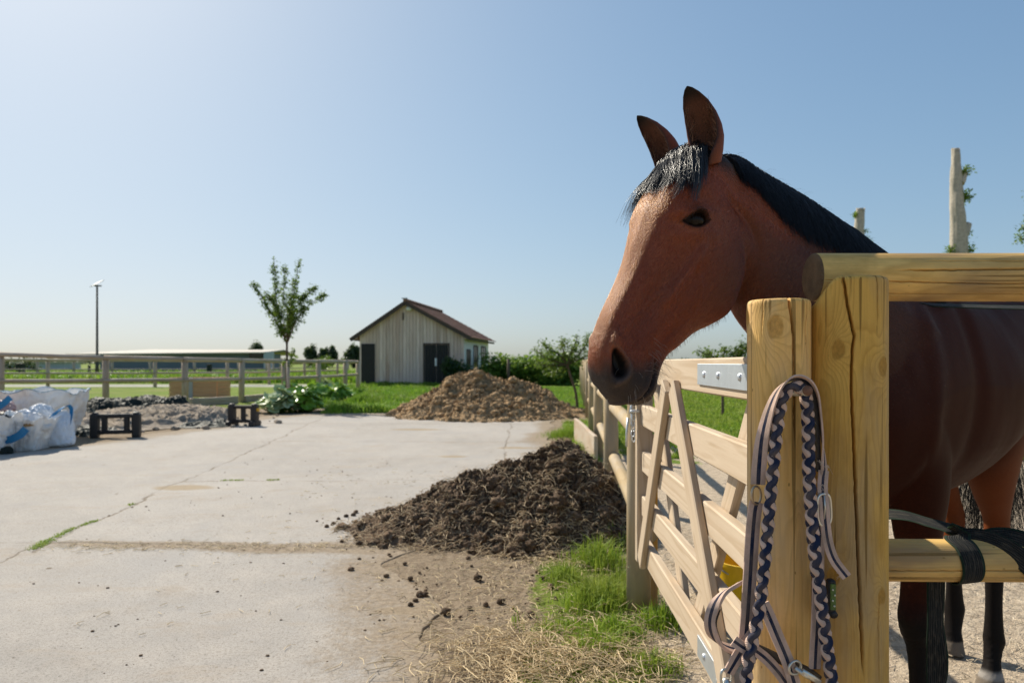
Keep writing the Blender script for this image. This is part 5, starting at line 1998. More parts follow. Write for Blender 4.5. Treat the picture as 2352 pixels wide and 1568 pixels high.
def branch_tree(root, trunk_pts, trunk_r, limbs, leaf_mat, bark, lsize, per_m, seed, spread=.09, stake=None, extra_twigs=True):
    """trunk, limbs as polylines [(points, r0, r1)], leaves along the limbs"""
    rg = np.random.default_rng(seed)
    b = MB()
    tp = spline(trunk_pts, 16)
    b.tube(tp, np.linspace(trunk_r[0], trunk_r[1], 16), 10)
    b.build('trunk', bark, root)
    b = MB()
    lb = MB()
    for pts, r0_, r1_, f0 in limbs:
        q = spline(pts, 26)
        q = q + np.cumsum(rg.normal(0, .004, q.shape), axis=0)
        b.tube(q, np.linspace(r0_, r1_, 26), 7)
        Ln = np.linalg.norm(np.diff(q, axis=0), axis=1).sum()
        n = int(per_m * Ln)
        tpos = rg.uniform(f0, 1, n) ** .9 * 25
        i = np.minimum(tpos.astype(int), 24)
        base = q[i] + (q[i + 1] - q[i]) * (tpos - i)[:, None]
        # leaves sit in clusters
        cl_ = rg.normal(0, 1, (max(4, int(Ln * 11)), 3))
        ci = rg.integers(0, len(cl_), n)
        ct = np.sort(rg.uniform(f0, 1, len(cl_))) * 24.9
        cb_ = q[ct.astype(int)] + cl_ * spread * .75 * (1.25 - ct / 25)[:, None]
        pos = np.where((rg.random(n) < .62)[:, None], cb_[ci] + rg.normal(0, spread * .42, (n, 3)), base + rg.normal(0, spread * .40, (n, 3)))
        leafmesh(lb, pos, lsize, rg)
    b.build('limbs', bark, root)
    lb.build('crown', leaf_mat, root, smooth=False)

# young cherry tree with its stake
TY = 18.3
def tp_(u, v, dy=0):
    return at(u, v, TY + dy)
tr_root = empty('young_tree', (tp_(660, 935)[0], TY, 0), 'young staked tree with a narrow upswept leafy crown left of the shed', 'tree')
limbs = [
    ([tp_(659, 790), tp_(640, 745, .1), tp_(610, 690, .2), tp_(582, 645, .3)], .022, .006, .20),
    ([tp_(659, 790), tp_(648, 740, -.1), tp_(637, 680, -.1), tp_(632, 592, -.2)], .022, .006, .15),
    ([tp_(660, 788), tp_(665, 735, .2), tp_(652, 680, .3), tp_(655, 610, .3)], .018, .005, .2),
    ([tp_(660, 788), tp_(668, 740, .1), tp_(676, 680, .1), tp_(688, 595, .2)], .022, .006, .12),
    ([tp_(661, 785), tp_(680, 735, -.2), tp_(708, 700, -.3), tp_(746, 674, -.4)], .020, .005, .2),
    ([tp_(661, 780), tp_(676, 720, .3), tp_(700, 680, .5), tp_(728, 655, .6)], .015, .004, .4),
    ([tp_(660, 785), tp_(650, 740, -.3), tp_(628, 700, -.4), tp_(605, 665, -.4)], .014, .004, .4),
    ([tp_(660, 780), tp_(664, 730, -.3), tp_(670, 690, -.4), tp_(674, 640, -.4)], .014, .004, .1),
    ([tp_(659, 850), tp_(664, 835), tp_(670, 820), tp_(672, 805)], .008, .003, .1),
]
branch_tree(tr_root, [tp_(660, 940), tp_(659, 880), tp_(659, 830), tp_(659, 785)], (.045, .028), limbs, M_LEAF, M_BARK, .085, 330, 5, .10)
b = MB()
sp_ = tp_(661, 936, -.12)
b.tube([(sp_[0] + .02, sp_[1], -.1), (sp_[0] + .01, sp_[1], CAM_H + 3 / F * TY)], .045, 12)
tag(b.build('tree_stake', M_OLDWOOD), 'grey round stake tied beside the young tree trunk', 'stake')

# apple tree near the fence on the right, and one behind the gate
def apple(name, Y0, trunk, limbs_px, label, seed, lsize=.085, per=300, spread=.13, leaf=M_LEAFA):
    q = lambda u, v, dy=0: at(u, v, Y0 + dy)
    root = empty(name, (q(*trunk[0])[0], Y0, 0), label, 'tree')
    limbs = [([q(*p) for p in L_], .022, .006, .15) for L_ in limbs_px]
    branch_tree(root, [q(*p) for p in trunk], (.035, .025), limbs, leaf, M_BARK, lsize, per, seed, spread)
    return root
apple('apple_tree', 17.0, [(1327, 945), (1322, 900), (1310, 862), (1303, 835)],
      [[(1303, 838), (1285, 815), (1262, 800, .2), (1240, 782, .3)], [(1303, 838), (1275, 830), (1245, 815, -.2), (1225, 795, -.3)], [(1303, 838), (1312, 810), (1322, 790, .1), (1330, 768, .1)],
       [(1303, 838), (1330, 815), (1345, 795, .3), (1356, 770, .4)], [(1303, 840), (1320, 830), (1345, 820, -.3), (1368, 812, -.4)], [(1303, 840), (1290, 850), (1268, 855, .3), (1250, 850, .4)], [(1303, 838), (1295, 810), (1290, 790, -.2), (1296, 775, -.3)], [(1303, 838), (1262, 840), (1245, 838), (1232, 826)]],
      'small loose apple tree beside the far end of the long fence', 12)
apple('apple_tree', 15.5, [(1660, 960), (1660, 900), (1660, 850), (1660, 830)],
      [[(1660, 835), (1640, 820), (1618, 810), (1600, 800)], [(1660, 835), (1662, 815), (1668, 805), (1660, 795)], [(1660, 835), (1680, 815), (1695, 800), (1708, 782)], [(1660, 835), (1640, 830), (1625, 820, .3), (1630, 805, .3)], [(1660, 835), (1690, 825), (1705, 818), (1722, 808)], [(1660, 835), (1700, 812), (1716, 800), (1735, 790)]],
      'apple tree whose crown just shows above the gate top bar', 17)

# dead standing trunks behind the horse
def dead(name, Y0, outline_px, wpx, label, stubs, tufts, seed):
    rg_ = np.random.default_rng(seed)
    q = lambda u, v: at(u, v, Y0)
    root = empty(name, (q(*outline_px[0])[0], Y0, 0), label, 'tree')
    pts = spline([q(*p) for p in outline_px], 60)
    rad = spline(wpx, 60)[:, 0] / F * Y0 / 2
    b = MB()
    n = 26
    ang = np.linspace(0, 2 * pi, n, endpoint=False)
    G = np.zeros((60, n, 3))
    for i in range(60):
        w_ = 1 + .16 * pn(np.stack([np.cos(ang) * 2.2, np.sin(ang) * 2.2, np.full(n, i * .11 + seed)], -1)) + .07 * pn(np.stack([np.cos(ang) * 6, np.sin(ang) * 6, np.full(n, i * .2)], -1))
        G[i] = pts[i] + np.stack([np.cos(ang) * rad[i] * w_, np.sin(ang) * rad[i] * w_, .05 * np.cos(ang * 2) * (i > 57)], -1)
    b.grid(G, wrap=True)
    b.tube([pts[-2], pts[-1] + np.array([0, 0, .03])], [rad[-1] * .97, rad[-1] * .8], 14)
    for (u0, v0, u1, v1, r0_, r1_) in stubs:
        a0, a1 = q(u0, v0), q(u1, v1)
        b.tube(spline([a0, (a0 + a1) / 2 + np.array([0, 0, -.05]), a1], 8), np.linspace(r0_, r1_, 8), 10)
    b.build('trunk', M_GREYBARK, root)
    lb = MB()
    for (u, v, r, n_) in tufts:
        leafmesh(lb, q(u, v) + rg_.normal(0, r * .55, (int(n_ * 1.6), 3)) * np.array([1, 1, .9]), .10, rg_)
    lb.build('crown', m_leaf(name + '_leaf', (.09, .17, .02), (.19, .28, .04)), root, smooth=False)
    return root
dead('dead_tree', 20, [(2204, 900), (2202, 577), (2198, 470), (2196, 400), (2195, 344)], [44, 36, 29, 23, 16], 'tall bare grey trunk with leaf tufts, rising over the top log rail', 
     [(2205, 420, 2217, 395, .13, .07), (2207, 540, 2224, 513, .20, .10)], [(2218, 393, .14, 90), (2216, 452, .16, 170), (2184, 575, .12, 90), (2222, 573, .16, 110), (2222, 540, .12, 30), (2204, 398, .06, 40)], 3)
dead('dead_tree', 23, [(1968, 900), (1972, 577), (1973, 530), (1976, 481)], [34, 26, 22, 18], 'short bare grey stump of trunk just behind the mane', 
     [(1969, 545, 1962, 530, .06, .04)], [(1967, 495, .10, 60), (1990, 555, .16, 60), (1986, 530, .08, 30)], 8)
sd_root = apple('leafy_tree', 14, [(2395, 1000), (2392, 800), (2388, 600), (2385, 520)],
      [[(2385, 560), (2370, 540), (2355, 530), (2346, 520)], [(2385, 560), (2368, 550), (2352, 548), (2345, 540)], [(2385, 560), (2380, 500), (2372, 470), (2366, 440)], [(2385, 560), (2375, 510), (2362, 500), (2354, 490)]],
      'leafy tree whose sunlit edge enters at the right border', 25, .075, 260, .10, m_leaf('light_tree_leaf', (.08, .16, .02), (.18, .27, .04)))

# leafy masses: hedge, shrubs, far trees
def bush(name, c, r, n, lsize, mat, label, cat='bush', seed=1, stems=True, group=None, lumps=9):
    rg_ = np.random.default_rng(seed)
    c, r = np.asarray(c, float), np.asarray(r, float)
    root = empty(name, (c[0], c[1], 0), label, cat, group)
    ctr = rg_.normal(0, .45, (lumps, 3))
    ctr /= np.maximum(1, np.linalg.norm(ctr, axis=1) / .72)[:, None]
    k = rg_.integers(0, lumps, n)
    d = rg_.normal(size=(n, 3))
    d /= np.linalg.norm(d, axis=1)[:, None]
    rad = (rg_.random(n) ** .45) * rg_.uniform(.40, .62, lumps)[k]
    p_ = c + (ctr[k] + d * rad[:, None]) * r
    p_ = p_[p_[:, 2] > .02]
    lb = MB()
    leafmesh(lb, p_, lsize, rg_, wide=.65)
    lb.build('crown', mat, root, smooth=False)
    if stems:
        b = MB()
        for j in range(5):
            e_ = c + ctr[j % lumps] * r * .8
            b.tube(spline([(c[0] + rg_.normal(0, r[0] * .06), c[1], -.05), ((c[0] + e_[0]) / 2, (c[1] + e_[1]) / 2, max(.1, c[2] * .6)), e_], 8), np.linspace(.03, .01, 8) * max(1, r[2] * .8), 6)
        b.build('trunk', M_BARK, root)
    return root
for i, (u, Y0, top, wd) in enumerate(((1140, 37, 838, 1.8), (1185, 37.5, 833, 1.9), (1225, 37, 836, 1.8), (1262, 36.5, 832, 1.9), (1300, 36, 836, 1.6))):
    h = CAM_H - (top - 832) / F * Y0
    q = at(u, 832, Y0)
    lbls = ['green hedge bush next to the shed corner', 'green hedge bush left of the thin dark post', 'green hedge bush just right of the thin dark post', 'green hedge bush left of the apple tree trunk', 'green hedge bush behind the apple tree trunk']
    bush('hedge_bush', (q[0], Y0, h * .5), (wd, 1.2, h * .95), 2600, .22, M_HEDGE, lbls[i], 'bush', 30 + i, group='hedge beyond the far heap')
b = MB()
q = at(1168, 880, 35.5)
b.tube([(q[0], 35.5, -.1), (q[0], 35.5, CAM_H + 8 / F * 35.5)], .075, 10)
tag(b.build('thin_post', M_BARK), 'thin dark post standing before the hedge right of the shed', 'post')
q = at(1053, 832, 33.6)
bush('shrub', (q[0], 33.6, .85), (.85, .7, 1.05), 3600, .14, M_DARKLEAF, 'dark green rounded shrub at the right corner of the shed', 'shrub', 51)
fts = [(714, 150, 801, 11, 'narrow'), (745, 150, 804, 9, ''), (763, 150, 803, 10, ''), (811, 140, 800, 13, ''), (586, 170, 794, 15, '')]
lbls = ['lone narrow far tree right of the young tree', 'left half of the far tree pair left of the shed', 'right half of the far tree pair left of the shed', 'far dark tree touching the left wall of the shed', 'far dark treetop above the right end of the long barn']
for i, (u, Y0, top, wpx, _) in enumerate(fts):
    h = CAM_H + (832 - top) / F * Y0
    q = at(u, 832, Y0)
    bush('far_tree', (q[0], Y0, h * .55), (wpx / F * Y0 * 1.35, 1.5, h * .62), 3200, .5, M_FARTREE, lbls[i], 'tree', 60 + i, group='dark trees on the horizon', lumps=14)
q = at(848 / 1 - 110, 842, 60)
bush('shrub', (q[0], 60, .9), (1.4, 1.0, 1.0), 900, .2, M_HEDGE, 'small green shrub in the field behind the rails left of the shed', 'shrub', 71)
# low line of trees along the horizon
b = MB()
rg_ = np.random.default_rng(5)
for side_ in ((-620, -60, 420), (15, 520, 430)):
    n = 9000
    X = rg_.uniform(side_[0], side_[1], n)
    Y = side_[2] + rg_.uniform(0, 25, n)
    top_ = 3.2 + 2.6 * fbm(np.stack([X * .02, X * 0, X * 0 + side_[2]], -1), 4)
    leafmesh(b, np.stack([X, Y, rg_.random(n) * np.maximum(top_, 1.2)], -1), 2.4, rg_)
tag(b.build('distant_treeline', M_FARTREE, smooth=False), 'low hazy line of trees along the horizon', 'trees', kind='stuff')
for i, (u, v) in enumerate(((20, 838), (58, 836))):
    q = at(u, 832, 62)
    bush('shrub', (q[0], 62, .75), (1.1, .8, .9), 700, .2, M_DARKLEAF, ['dark shrub beyond the rails at the far left border', 'second dark shrub beyond the rails, right of the dark bin'][i], 'shrub', 80 + i)

# big-leaved plants by the yard edge
M_BIGLEAF = m_leaf('pumpkin_leaf', (.14, .32, .03), (.30, .46, .07), .3, .32)
M_PALELEAF = m_leaf('silvery_leaf', (.36, .46, .20), (.60, .66, .42), .2, .30)
def bigplant(x, y, r, n, label, mat, seed):
    rg_ = np.random.default_rng(seed)
    root = empty('squash_plant', (x, y, 0), label, 'plant', 'squash plants at the yard edge')
    lb, sb = MB(), MB()
    for k in range(n):
        a, d = rg_.uniform(0, 2 * pi), r * math.sqrt(rg_.random())
        h = (.16 + .38 * (1 - (d / r) ** 2)) * rg_.uniform(.7, 1.1)
        c = np.array([x + cos(a) * d, y + sin(a) * d, h])
        s = rg_.uniform(.10, .19)
        nrm = N(np.array([cos(a) * .5 + rg_.normal(0, .25), sin(a) * .5 + rg_.normal(0, .25), 1]))
        e1 = N(np.cross(nrm, [0.3, 1, 0]))
        e2 = np.cross(nrm, e1)
        m_ = 14
        q = np.linspace(0, 2 * pi, m_, endpoint=False)
        lobes = s * (1 + .16 * np.cos(5 * q) - .35 * np.exp(-((q - pi) / .4) ** 2))
        ring_ = c + np.outer(np.cos(q) * lobes, e1) + np.outer(np.sin(q) * lobes, e2) + nrm * (.10 * s * np.cos(2 * q + k) + .10 * s * np.cos(5 * q))[:, None]
        v = np.vstack([ring_, c - nrm * .25 * s])
        f = [(i, (i + 1) % m_, m_, m_) for i in range(m_)]
        lb.add(v, f)
        sb.tube([(x + cos(a) * d * .4, y + sin(a) * d * .4, 0), c - nrm * .25 * s], [.012, .008], 5)
    lb.build('leaves', mat, root)
    sb.build('stems', M_BIGLEAF, root)
for i, (u, v, r, n, mat, lb_) in enumerate(((640, 948, .50, 75, M_PALELEAF, 'silvery squash plant nearest the black trestle'), (690, 946, .52, 90, M_BIGLEAF, 'squash plant in the middle front, at the yard edge'), (668, 925, .5, 70, M_BIGLEAF, 'squash plant at the foot of the young tree'),
        (730, 925, .60, 110, M_BIGLEAF, 'tall squash plant right of the young tree'), (775, 922, .5, 80, M_BIGLEAF, 'rightmost squash plant beside the grass patch'), (745, 910, .5, 60, M_PALELEAF, 'silvery squash plant at the back of the clump'))):
    Y0 = CAM_H * F / (v - 832)
    q = at(u, v, Y0)
    bigplant(q[0], Y0, r, n, lb_, mat, 90 + i)
Xs, Ys, Hs = [], [], []
for (u, v, r, h) in ((840, 925, .5, .30), (880, 918, .5, .28), (905, 915, .4, .22), (860, 945, .45, .2), (800, 945, .4, .18), (820, 905, .7, .22), (930, 885, .9, .25), (980, 886, 1.0, .22), (880, 885, .9, .25)):
    Y0 = CAM_H * F / (v - 832)
    q = at(u, v, Y0)
    n = 1500
    z = rg.normal(0, .5, (n, 2))
    Xs.append(q[0] + z[:, 0] * r); Ys.append(Y0 + z[:, 1] * r); Hs.append(h * np.clip(1.15 - .4 * np.hypot(z[:, 0], z[:, 1]), .3, 1.2))
tag(blades(np.concatenate(Xs), np.concatenate(Ys), np.concatenate(Hs), .020, M_GRASS2, 'weed_clumps', 15, lean=.5), 'bright weed clumps between the squash plants and the tan heap', 'weeds', kind='stuff')

# moss along the cracks of the yard
mx_, my_ = [], []
for (x0, y0, x1, y1, n, r) in ((-3.07, 4.38, -3.12, 4.62, 420, .022), (-3.12, 4.66, -3.17, 4.95, 300, .016), (-3.16, 5.0, -3.14, 5.18, 160, .014), (-3.2, 5.72, -3.22, 5.80, 60, .014), (-2.95, 6.93, -2.75, 6.95, 110, .015), (-2.5, 6.95, -2.38, 6.96, 90, .016)):
    u = rg.random(n)
    mx_.append(x0 + (x1 - x0) * u + rg.normal(0, r, n))
    my_.append(y0 + (y1 - y0) * u + rg.normal(0, r, n))
tag(blades(np.concatenate(mx_), np.concatenate(my_), .012, .005, M_GRASS, 'crack_moss', 31, zfun=lambda x, y: x * 0 + .004, lean=.8), 'short moss growing in the long crack of the concrete', 'moss', kind='stuff')
# ================================================================ wooden shed
def m_boards():
    t = NT('weathered_board_cladding')
    g = t.attr('gc', 'Vector')
    r = t.attr('rnd')
    x, y, z = t.sep(g)
    st = t.noise(t.scale(g, (60, 60, 1.3)), 1.0, 4, .6)
    wn = t.noise(t.scale(g, (4, 4, .5)), 1.0, 4, .6)
    c = t.mix(r, (.50, .33, .26), (.92, .72, .64))
    c = t.mix(t.math('MULTIPLY', t.ramp(wn, [(.4, 0.0), (.65, 1.0)]), .6), c, (.80, .66, .60))
    c = t.mix(t.math('MULTIPLY', t.ramp(st, [(.4, 1.0), (.62, 0.0)]), .45), c, (.28, .20, .16))
    return t.fin(c, .85, .2, t.bump(st, .4, .004))
M_BOARD = m_boards()
def m_tiles():
    t = NT('red_brown_roof_tiles')
    r = t.attr('rnd')
    n = t.noise(t.coord('Object'), 3, 5)
    c = t.mix(r, (.17, .085, .062), (.27, .14, .10))
    c = t.mix(t.ramp(n, [(.5, 0.0), (.75, .6)]), c, (.13, .10, .085))
    return t.fin(c, .8, .25, t.bump(t.noise(t.coord('Object'), 60, 4), .3, .01))
M_TILE = m_tiles()
M_TRIM = m_plain('dark_brown_trim', (.075, .055, .045), .7, var=.3, scale=10)
M_BLACKDOOR = m_plain('black_stained_door', (.014, .013, .014), .55, .35, var=.4, scale=5)
M_WINDOW = m_plain('dark_window_glass', (.012, .014, .016), .08, .6, var=.2)
M_WHITEP = m_plain('white_plastic', (.72, .72, .70), .4, .4, var=.08)
M_PALEBOARD = m_wood('pale_side_cladding', (.80, .80, .78), (.62, .62, .60), rings=5, fig=(5, 5, .5), streak=.4, wamt=.3)

HD = 35.0
A_ = at(826, 886, HD + .75)
B_ = at(1066, 886, HD)
A_[2] = B_[2] = 0
fx_ = N(B_ - A_)
fn = np.array([fx_[1], -fx_[0], 0])          # outward of the front
if fn[1] > 0: fn = -fn
bk_ = -fn
Wd = np.linalg.norm(B_ - A_)
Dp = 7.3
zE, zR = CAM_H + 63 / F * HD, CAM_H + 137 / F * HD
cxm = .455 * Wd                                 # ridge position along the front
def hp3(x, d, z): return A_ + fx_ * x + bk_ * d + UP * z
def roofz(x): return zE + (zR - zE) * (1 - abs(x - cxm) / (cxm if x < cxm else Wd - cxm))
shed = empty('wooden_shed', (A_ + B_) / 2, 'weathered grey board shed with red tiled gable roof at the back of the yard', 'shed')
b = MB()
# core walls behind the boards
core = [hp3(.03, .06, 0), hp3(Wd - .03, .06, 0), hp3(Wd - .03, .06, zE - .04), hp3(cxm, .06, zR - .06), hp3(.03, .06, zE - .04)]
coreb = [p + bk_ * (Dp - .1) for p in core]
b.add(core + coreb, [(0, 1, 2, 2), (0, 2, 3, 3), (0, 3, 4, 4), (5, 7, 6, 6), (5, 8, 7, 7), (5, 9, 8, 8), (1, 6, 7, 2), (0, 4, 9, 5)], 0)
nb = 31
bw_ = Wd / nb
for i in range(nb):
    x0, x1 = i * bw_ + .006, (i + 1) * bw_ - .006
    z0, z1 = roofz(x0) - .03, roofz(x1) - .03
    off = random.uniform(.0, .018)
    v = [hp3(x0, .045, .08), hp3(x1, .045, .08), hp3(x1, .045, z1), hp3(x0, .045, z0), hp3(x0, -off, .08), hp3(x1, -off, .08), hp3(x1, -off, z1), hp3(x0, -off, z0)]
    g = [(x0, 0, 0), (x1, 0, 0), (x1, 0, z1), (x0, 0, z0), (x0, .02, 0), (x1, .02, 0), (x1, .02, z1), (x0, .02, z0)]
    b.add(v, [(4, 5, 6, 7), (0, 4, 7, 3), (5, 1, 2, 6), (3, 7, 6, 2)], 0, g, random.random())
b.build('front_wall', M_BOARD, shed, smooth=False)
b = MB()
ns_ = 44
for i in range(ns_):
    d0_, d1_ = i * Dp / ns_ + .006, (i + 1) * Dp / ns_ - .006
    off = random.uniform(0, .015)
    v = [hp3(Wd - .02, d0_, .08), hp3(Wd - .02, d1_, .08), hp3(Wd - .02, d1_, zE), hp3(Wd - .02, d0_, zE), hp3(Wd + off, d0_, .08), hp3(Wd + off, d1_, .08), hp3(Wd + off, d1_, zE), hp3(Wd + off, d0_, zE)]
    g = [(d0_, 0, 0), (d1_, 0, 0), (d1_, 0, zE), (d0_, 0, zE)] * 2
    b.add(v, [(4, 5, 6, 7), (0, 4, 7, 3), (5, 1, 2, 6)], 0, g, random.random())
b.build('side_wall', M_PALEBOARD, shed, smooth=False)
# roof: overlapping tile courses on both slopes
rf = None
b = MB()
ov, ovf = .40, .32
for side in (-1, 1):
    run = cxm + ov if side < 0 else Wd - cxm + ov
    slope = (zR - zE) / (cxm if side < 0 else Wd - cxm)
    ncr = 13
    for k in range(ncr):
        s0, s1 = run * k / ncr, run * (k + 1) / ncr + .05
        nt_ = 34
        for j in range(nt_):
            e0, e1 = -ovf + (Dp + 2 * ovf) * j / nt_, -ovf + (Dp + 2 * ovf) * (j + 1) / nt_ - .008
            zl = .09 + .012 * (j % 2)
            v = []
            for (s, e, lift) in ((s0, e0, .0), (s0, e1, .0), (s1, e1, .035), (s1, e0, .035)):
                v.append(hp3(cxm + side * s, e, zR - slope * s + zl + lift))
            v += [p - UP * .03 for p in v]
            b.add(v, [(0, 1, 2, 3), (4, 7, 6, 5), (3, 2, 6, 7), (0, 3, 7, 4), (1, 5, 6, 2)], 0, None, random.random())
rf = b.build('roof', M_TILE, shed, smooth=False)
b = MB()
for j in range(22):
    e0 = -ovf + (Dp + 2 * ovf) * j / 22
    e1 = -ovf + (Dp + 2 * ovf) * (j + 1) / 22 + .02
    b.tube([hp3(cxm, e0, zR + .13), hp3(cxm, e1, zR + .15)], .10, 12)
b.build('ridge', M_TILE, rf)
b = MB()
for side in (-1, 1):
    run = cxm + ov if side < 0 else Wd - cxm + ov
    slope = (zR - zE) / (cxm if side < 0 else Wd - cxm)
    b.beam(hp3(cxm, -ovf + .015, zR + .02), hp3(cxm + side * run, -ovf + .015, zR + .02 - slope * run), .03, .20, UP, .004)
b.build('bargeboard', M_TRIM, rf, smooth=False)
for x in (-ov + .1, Wd + ov - .1):
    b = MB()
    b.beam(hp3(x, -.28, zE - .22), hp3(x, Dp + .3, zE - .22), .10, .10, UP, .02)
    b.build('gutter', M_TRIM, rf, smooth=False)
for x in (-.20, Wd + .14):
    b = MB()
    b.beam(hp3(x, -.27, zE - .13), hp3(x, -.02, zE - .13), .26, .16, UP, .01)
    b.build('eaves_box', M_BOARD, rf, smooth=False)
b = MB()
b.beam(hp3(cxm, -.35, zR + .26), hp3(cxm, -.35, zR + .20), .03, .3, fx_, .004)
b.build('ridge_finial', M_GALVD, rf, smooth=False)
def hx(u, d=35.2): return ((u - 1176) / F * d - A_[0]) / fx_[0]
def hz(v, d=35.4): return CAM_H - (v - 832) / F * d
# doors
dr = MB()
x0, x1, zt_ = hx(830, 35.7), hx(861, 35.6), hz(789)
dr.beam(hp3((x0 + x1) / 2, -.035, 0.06), hp3((x0 + x1) / 2, -.035, zt_), x1 - x0, .04, fn, .004)
d1o = dr.build('door', M_BLACKDOOR, shed, smooth=False)
x0, x1, zt_ = hx(976, 35.2), hx(1029, 35.1), hz(792)
xm = (x0 + x1) / 2
for q0, q1 in ((x0, xm - .012), (xm + .012, x1)):
    dr = MB()
    for j in range(4):
        s0, s1 = q0 + (q1 - q0) * j / 4 + .006, q0 + (q1 - q0) * (j + 1) / 4 - .006
        dr.beam(hp3((s0 + s1) / 2, -.035, 0.06), hp3((s0 + s1) / 2, -.035, zt_), s1 - s0, .035 + .004 * (j % 2), fn, .004)
    dd_ = dr.build('door', M_BLACKDOOR, shed, smooth=False)
b = MB()
b.beam(hp3(xm - .02, -.075, 1.02), hp3(xm - .02, -.075, 1.42), .10, .03, fn, .005)
b.build('door_notice', M_WHITEP, dd_, smooth=False)
b = MB()
b.beam(hp3(x0 - .05, -.03, .06), hp3(x0 - .05, -.03, zt_ + .09), .07, .05, fn, .004)
b.beam(hp3(x1 + .05, -.03, .06), hp3(x1 + .05, -.03, zt_ + .09), .07, .05, fn, .004)
b.beam(hp3(x0 - .015, -.03, zt_ + .05), hp3(x1 + .015, -.03, zt_ + .05), .05, .07, UP, .004)
b.build('door_frame', M_TRIM, shed, smooth=False)
b = MB()
b.tube([hp3(hx(860), -.06, .95), hp3(hx(860), -.12, .95)], .03, 8)
b.build('handle', M_GALVD, d1o)
# gable lamp and little box
b = MB()
vv, ff = ICO[3]
b.add(vv * np.array([.17, .10, .12]) + hp3(hx(940), -.14, hz(709)), ff)
b.build('wall_lamp', M_WHITEP, shed)
b = MB()
b.beam(hp3(hx(925), -.06, hz(735)), hp3(hx(925), -.06, hz(718)), .07, .05, fn, .01)
b.build('wall_fitting', M_TRIM, shed, smooth=False)
# windows on the side wall
for (d_0, d_1, v0, v1) in ((.55, 1.45, 795, 838), (2.5, 3.6, 785, 845), (4.8, 6.2, 787, 845)):
    z1_, z0_ = zE - .50 if v0 < 790 else zE - .75, .55 if v0 < 790 else .95
    b = MB()
    dm = (d_0 + d_1) / 2
    for pa_, pb_, ww, hh_ in ((hp3(Wd + .03, d_0, z0_), hp3(Wd + .03, d_0, z1_), .08, .06), (hp3(Wd + .03, d_1, z0_), hp3(Wd + .03, d_1, z1_), .08, .06), (hp3(Wd + .03, dm, z0_ + .03), hp3(Wd + .03, dm, z1_ - .03), .05, .05)):
        b.beam(pa_, pb_, ww, hh_, fx_, .004)
    for zz in (z0_, z1_):
        b.beam(hp3(Wd + .03, d_0 + .04, zz), hp3(Wd + .03, d_1 - .04, zz), .06, .08, UP, .004)
    wf = b.build('window', M_TRIM, shed, smooth=False)
    b = MB()
    v = [hp3(Wd + .025, d_0, z0_), hp3(Wd + .025, d_1, z0_), hp3(Wd + .025, d_1, z1_), hp3(Wd + .025, d_0, z1_)]
    b.add(v + [p - fx_ * .01 for p in v], [(0, 1, 2, 3), (7, 6, 5, 4)])
    b.build('pane', M_WINDOW, wf, smooth=False)

# ================================================================ fences on the left
def rail_fence(pts, rails, label, post_r, post_top, rail_r, base=-.1, square=False):
    """pts: (u, Y, z of top)"""
    P = [at(u, 832, Y) for u, Y, _ in pts]
    root = empty('post_and_rail_fence', (P[0][0], P[0][1], 0), label, 'fence')
    tops = [p[2] for p in pts]
    for p, zt_ in zip(P, tops):
        b = MB()
        l_ = random.uniform(-.015, .015)
        b.tube([(p[0], p[1], base), (p[0], p[1], zt_ * .5), (p[0] + l_, p[1], zt_ + post_top)], post_r, 12)
        b.build('post', M_OLDWOOD, root)
    for (z, r_) in rails:
        for i in range(len(P) - 1):
            a, c_ = P[i], P[i + 1]
            off = np.array([0, -post_r * .9, 0])
            za = tops[i] + z if z <= 0 else z
            zb = tops[i + 1] + z if z <= 0 else z
            a_ = np.array([a[0], a[1], za]) + off
            b_ = np.array([c_[0], c_[1], zb]) + off
            m_ = (a_ + b_) / 2 + np.array([0, 0, random.uniform(-.012, .008)])
            b = MB()
            b.tube(spline([a_, m_, b_], 7), r_, 10)
            b.build('rail', M_OLDWOOD, root)
    return root
rail_fence([(-230, 18.3, 1.46), (2, 18.5, 1.42), (243, 19.0, 1.335), (425, 19.5, 1.29), (555, 20.5, 1.26), (653, 22, 1.245), (732, 24, 1.235), (793, 26.5, 1.23), (822, 28.5, 1.22)],
           [(0, .066), (.70, .055)], 'nearest weathered two-rail fence across the left, ending at the shed', .085, .02, .06)
rail_fence([(-120, 32, 1.34), (110, 33, 1.32), (356, 33.5, 1.29), (522, 35, 1.27), (618, 37.5, 1.26), (699, 41, 1.25), (775, 45, 1.24)],
           [(0, .055), (.68, .05)], 'second thinner rail fence beside the grey track, behind the nearest one', .085, .02, .05)
rail_fence([(-60, 50, 1.33), (86, 50.5, 1.32), (170, 51, 1.31), (258, 51, 1.31), (345, 51.5, 1.31), (447, 52, 1.30), (548, 52, 1.30), (612, 53, 1.30), (628, 56, 1.30), (644, 60, 1.3), (731, 64, 1.3), (800, 68, 1.3)],
           [(0, .05), (.68, .045)], 'farthest thin rail fence in front of the green field growth', .09, .02, .045)

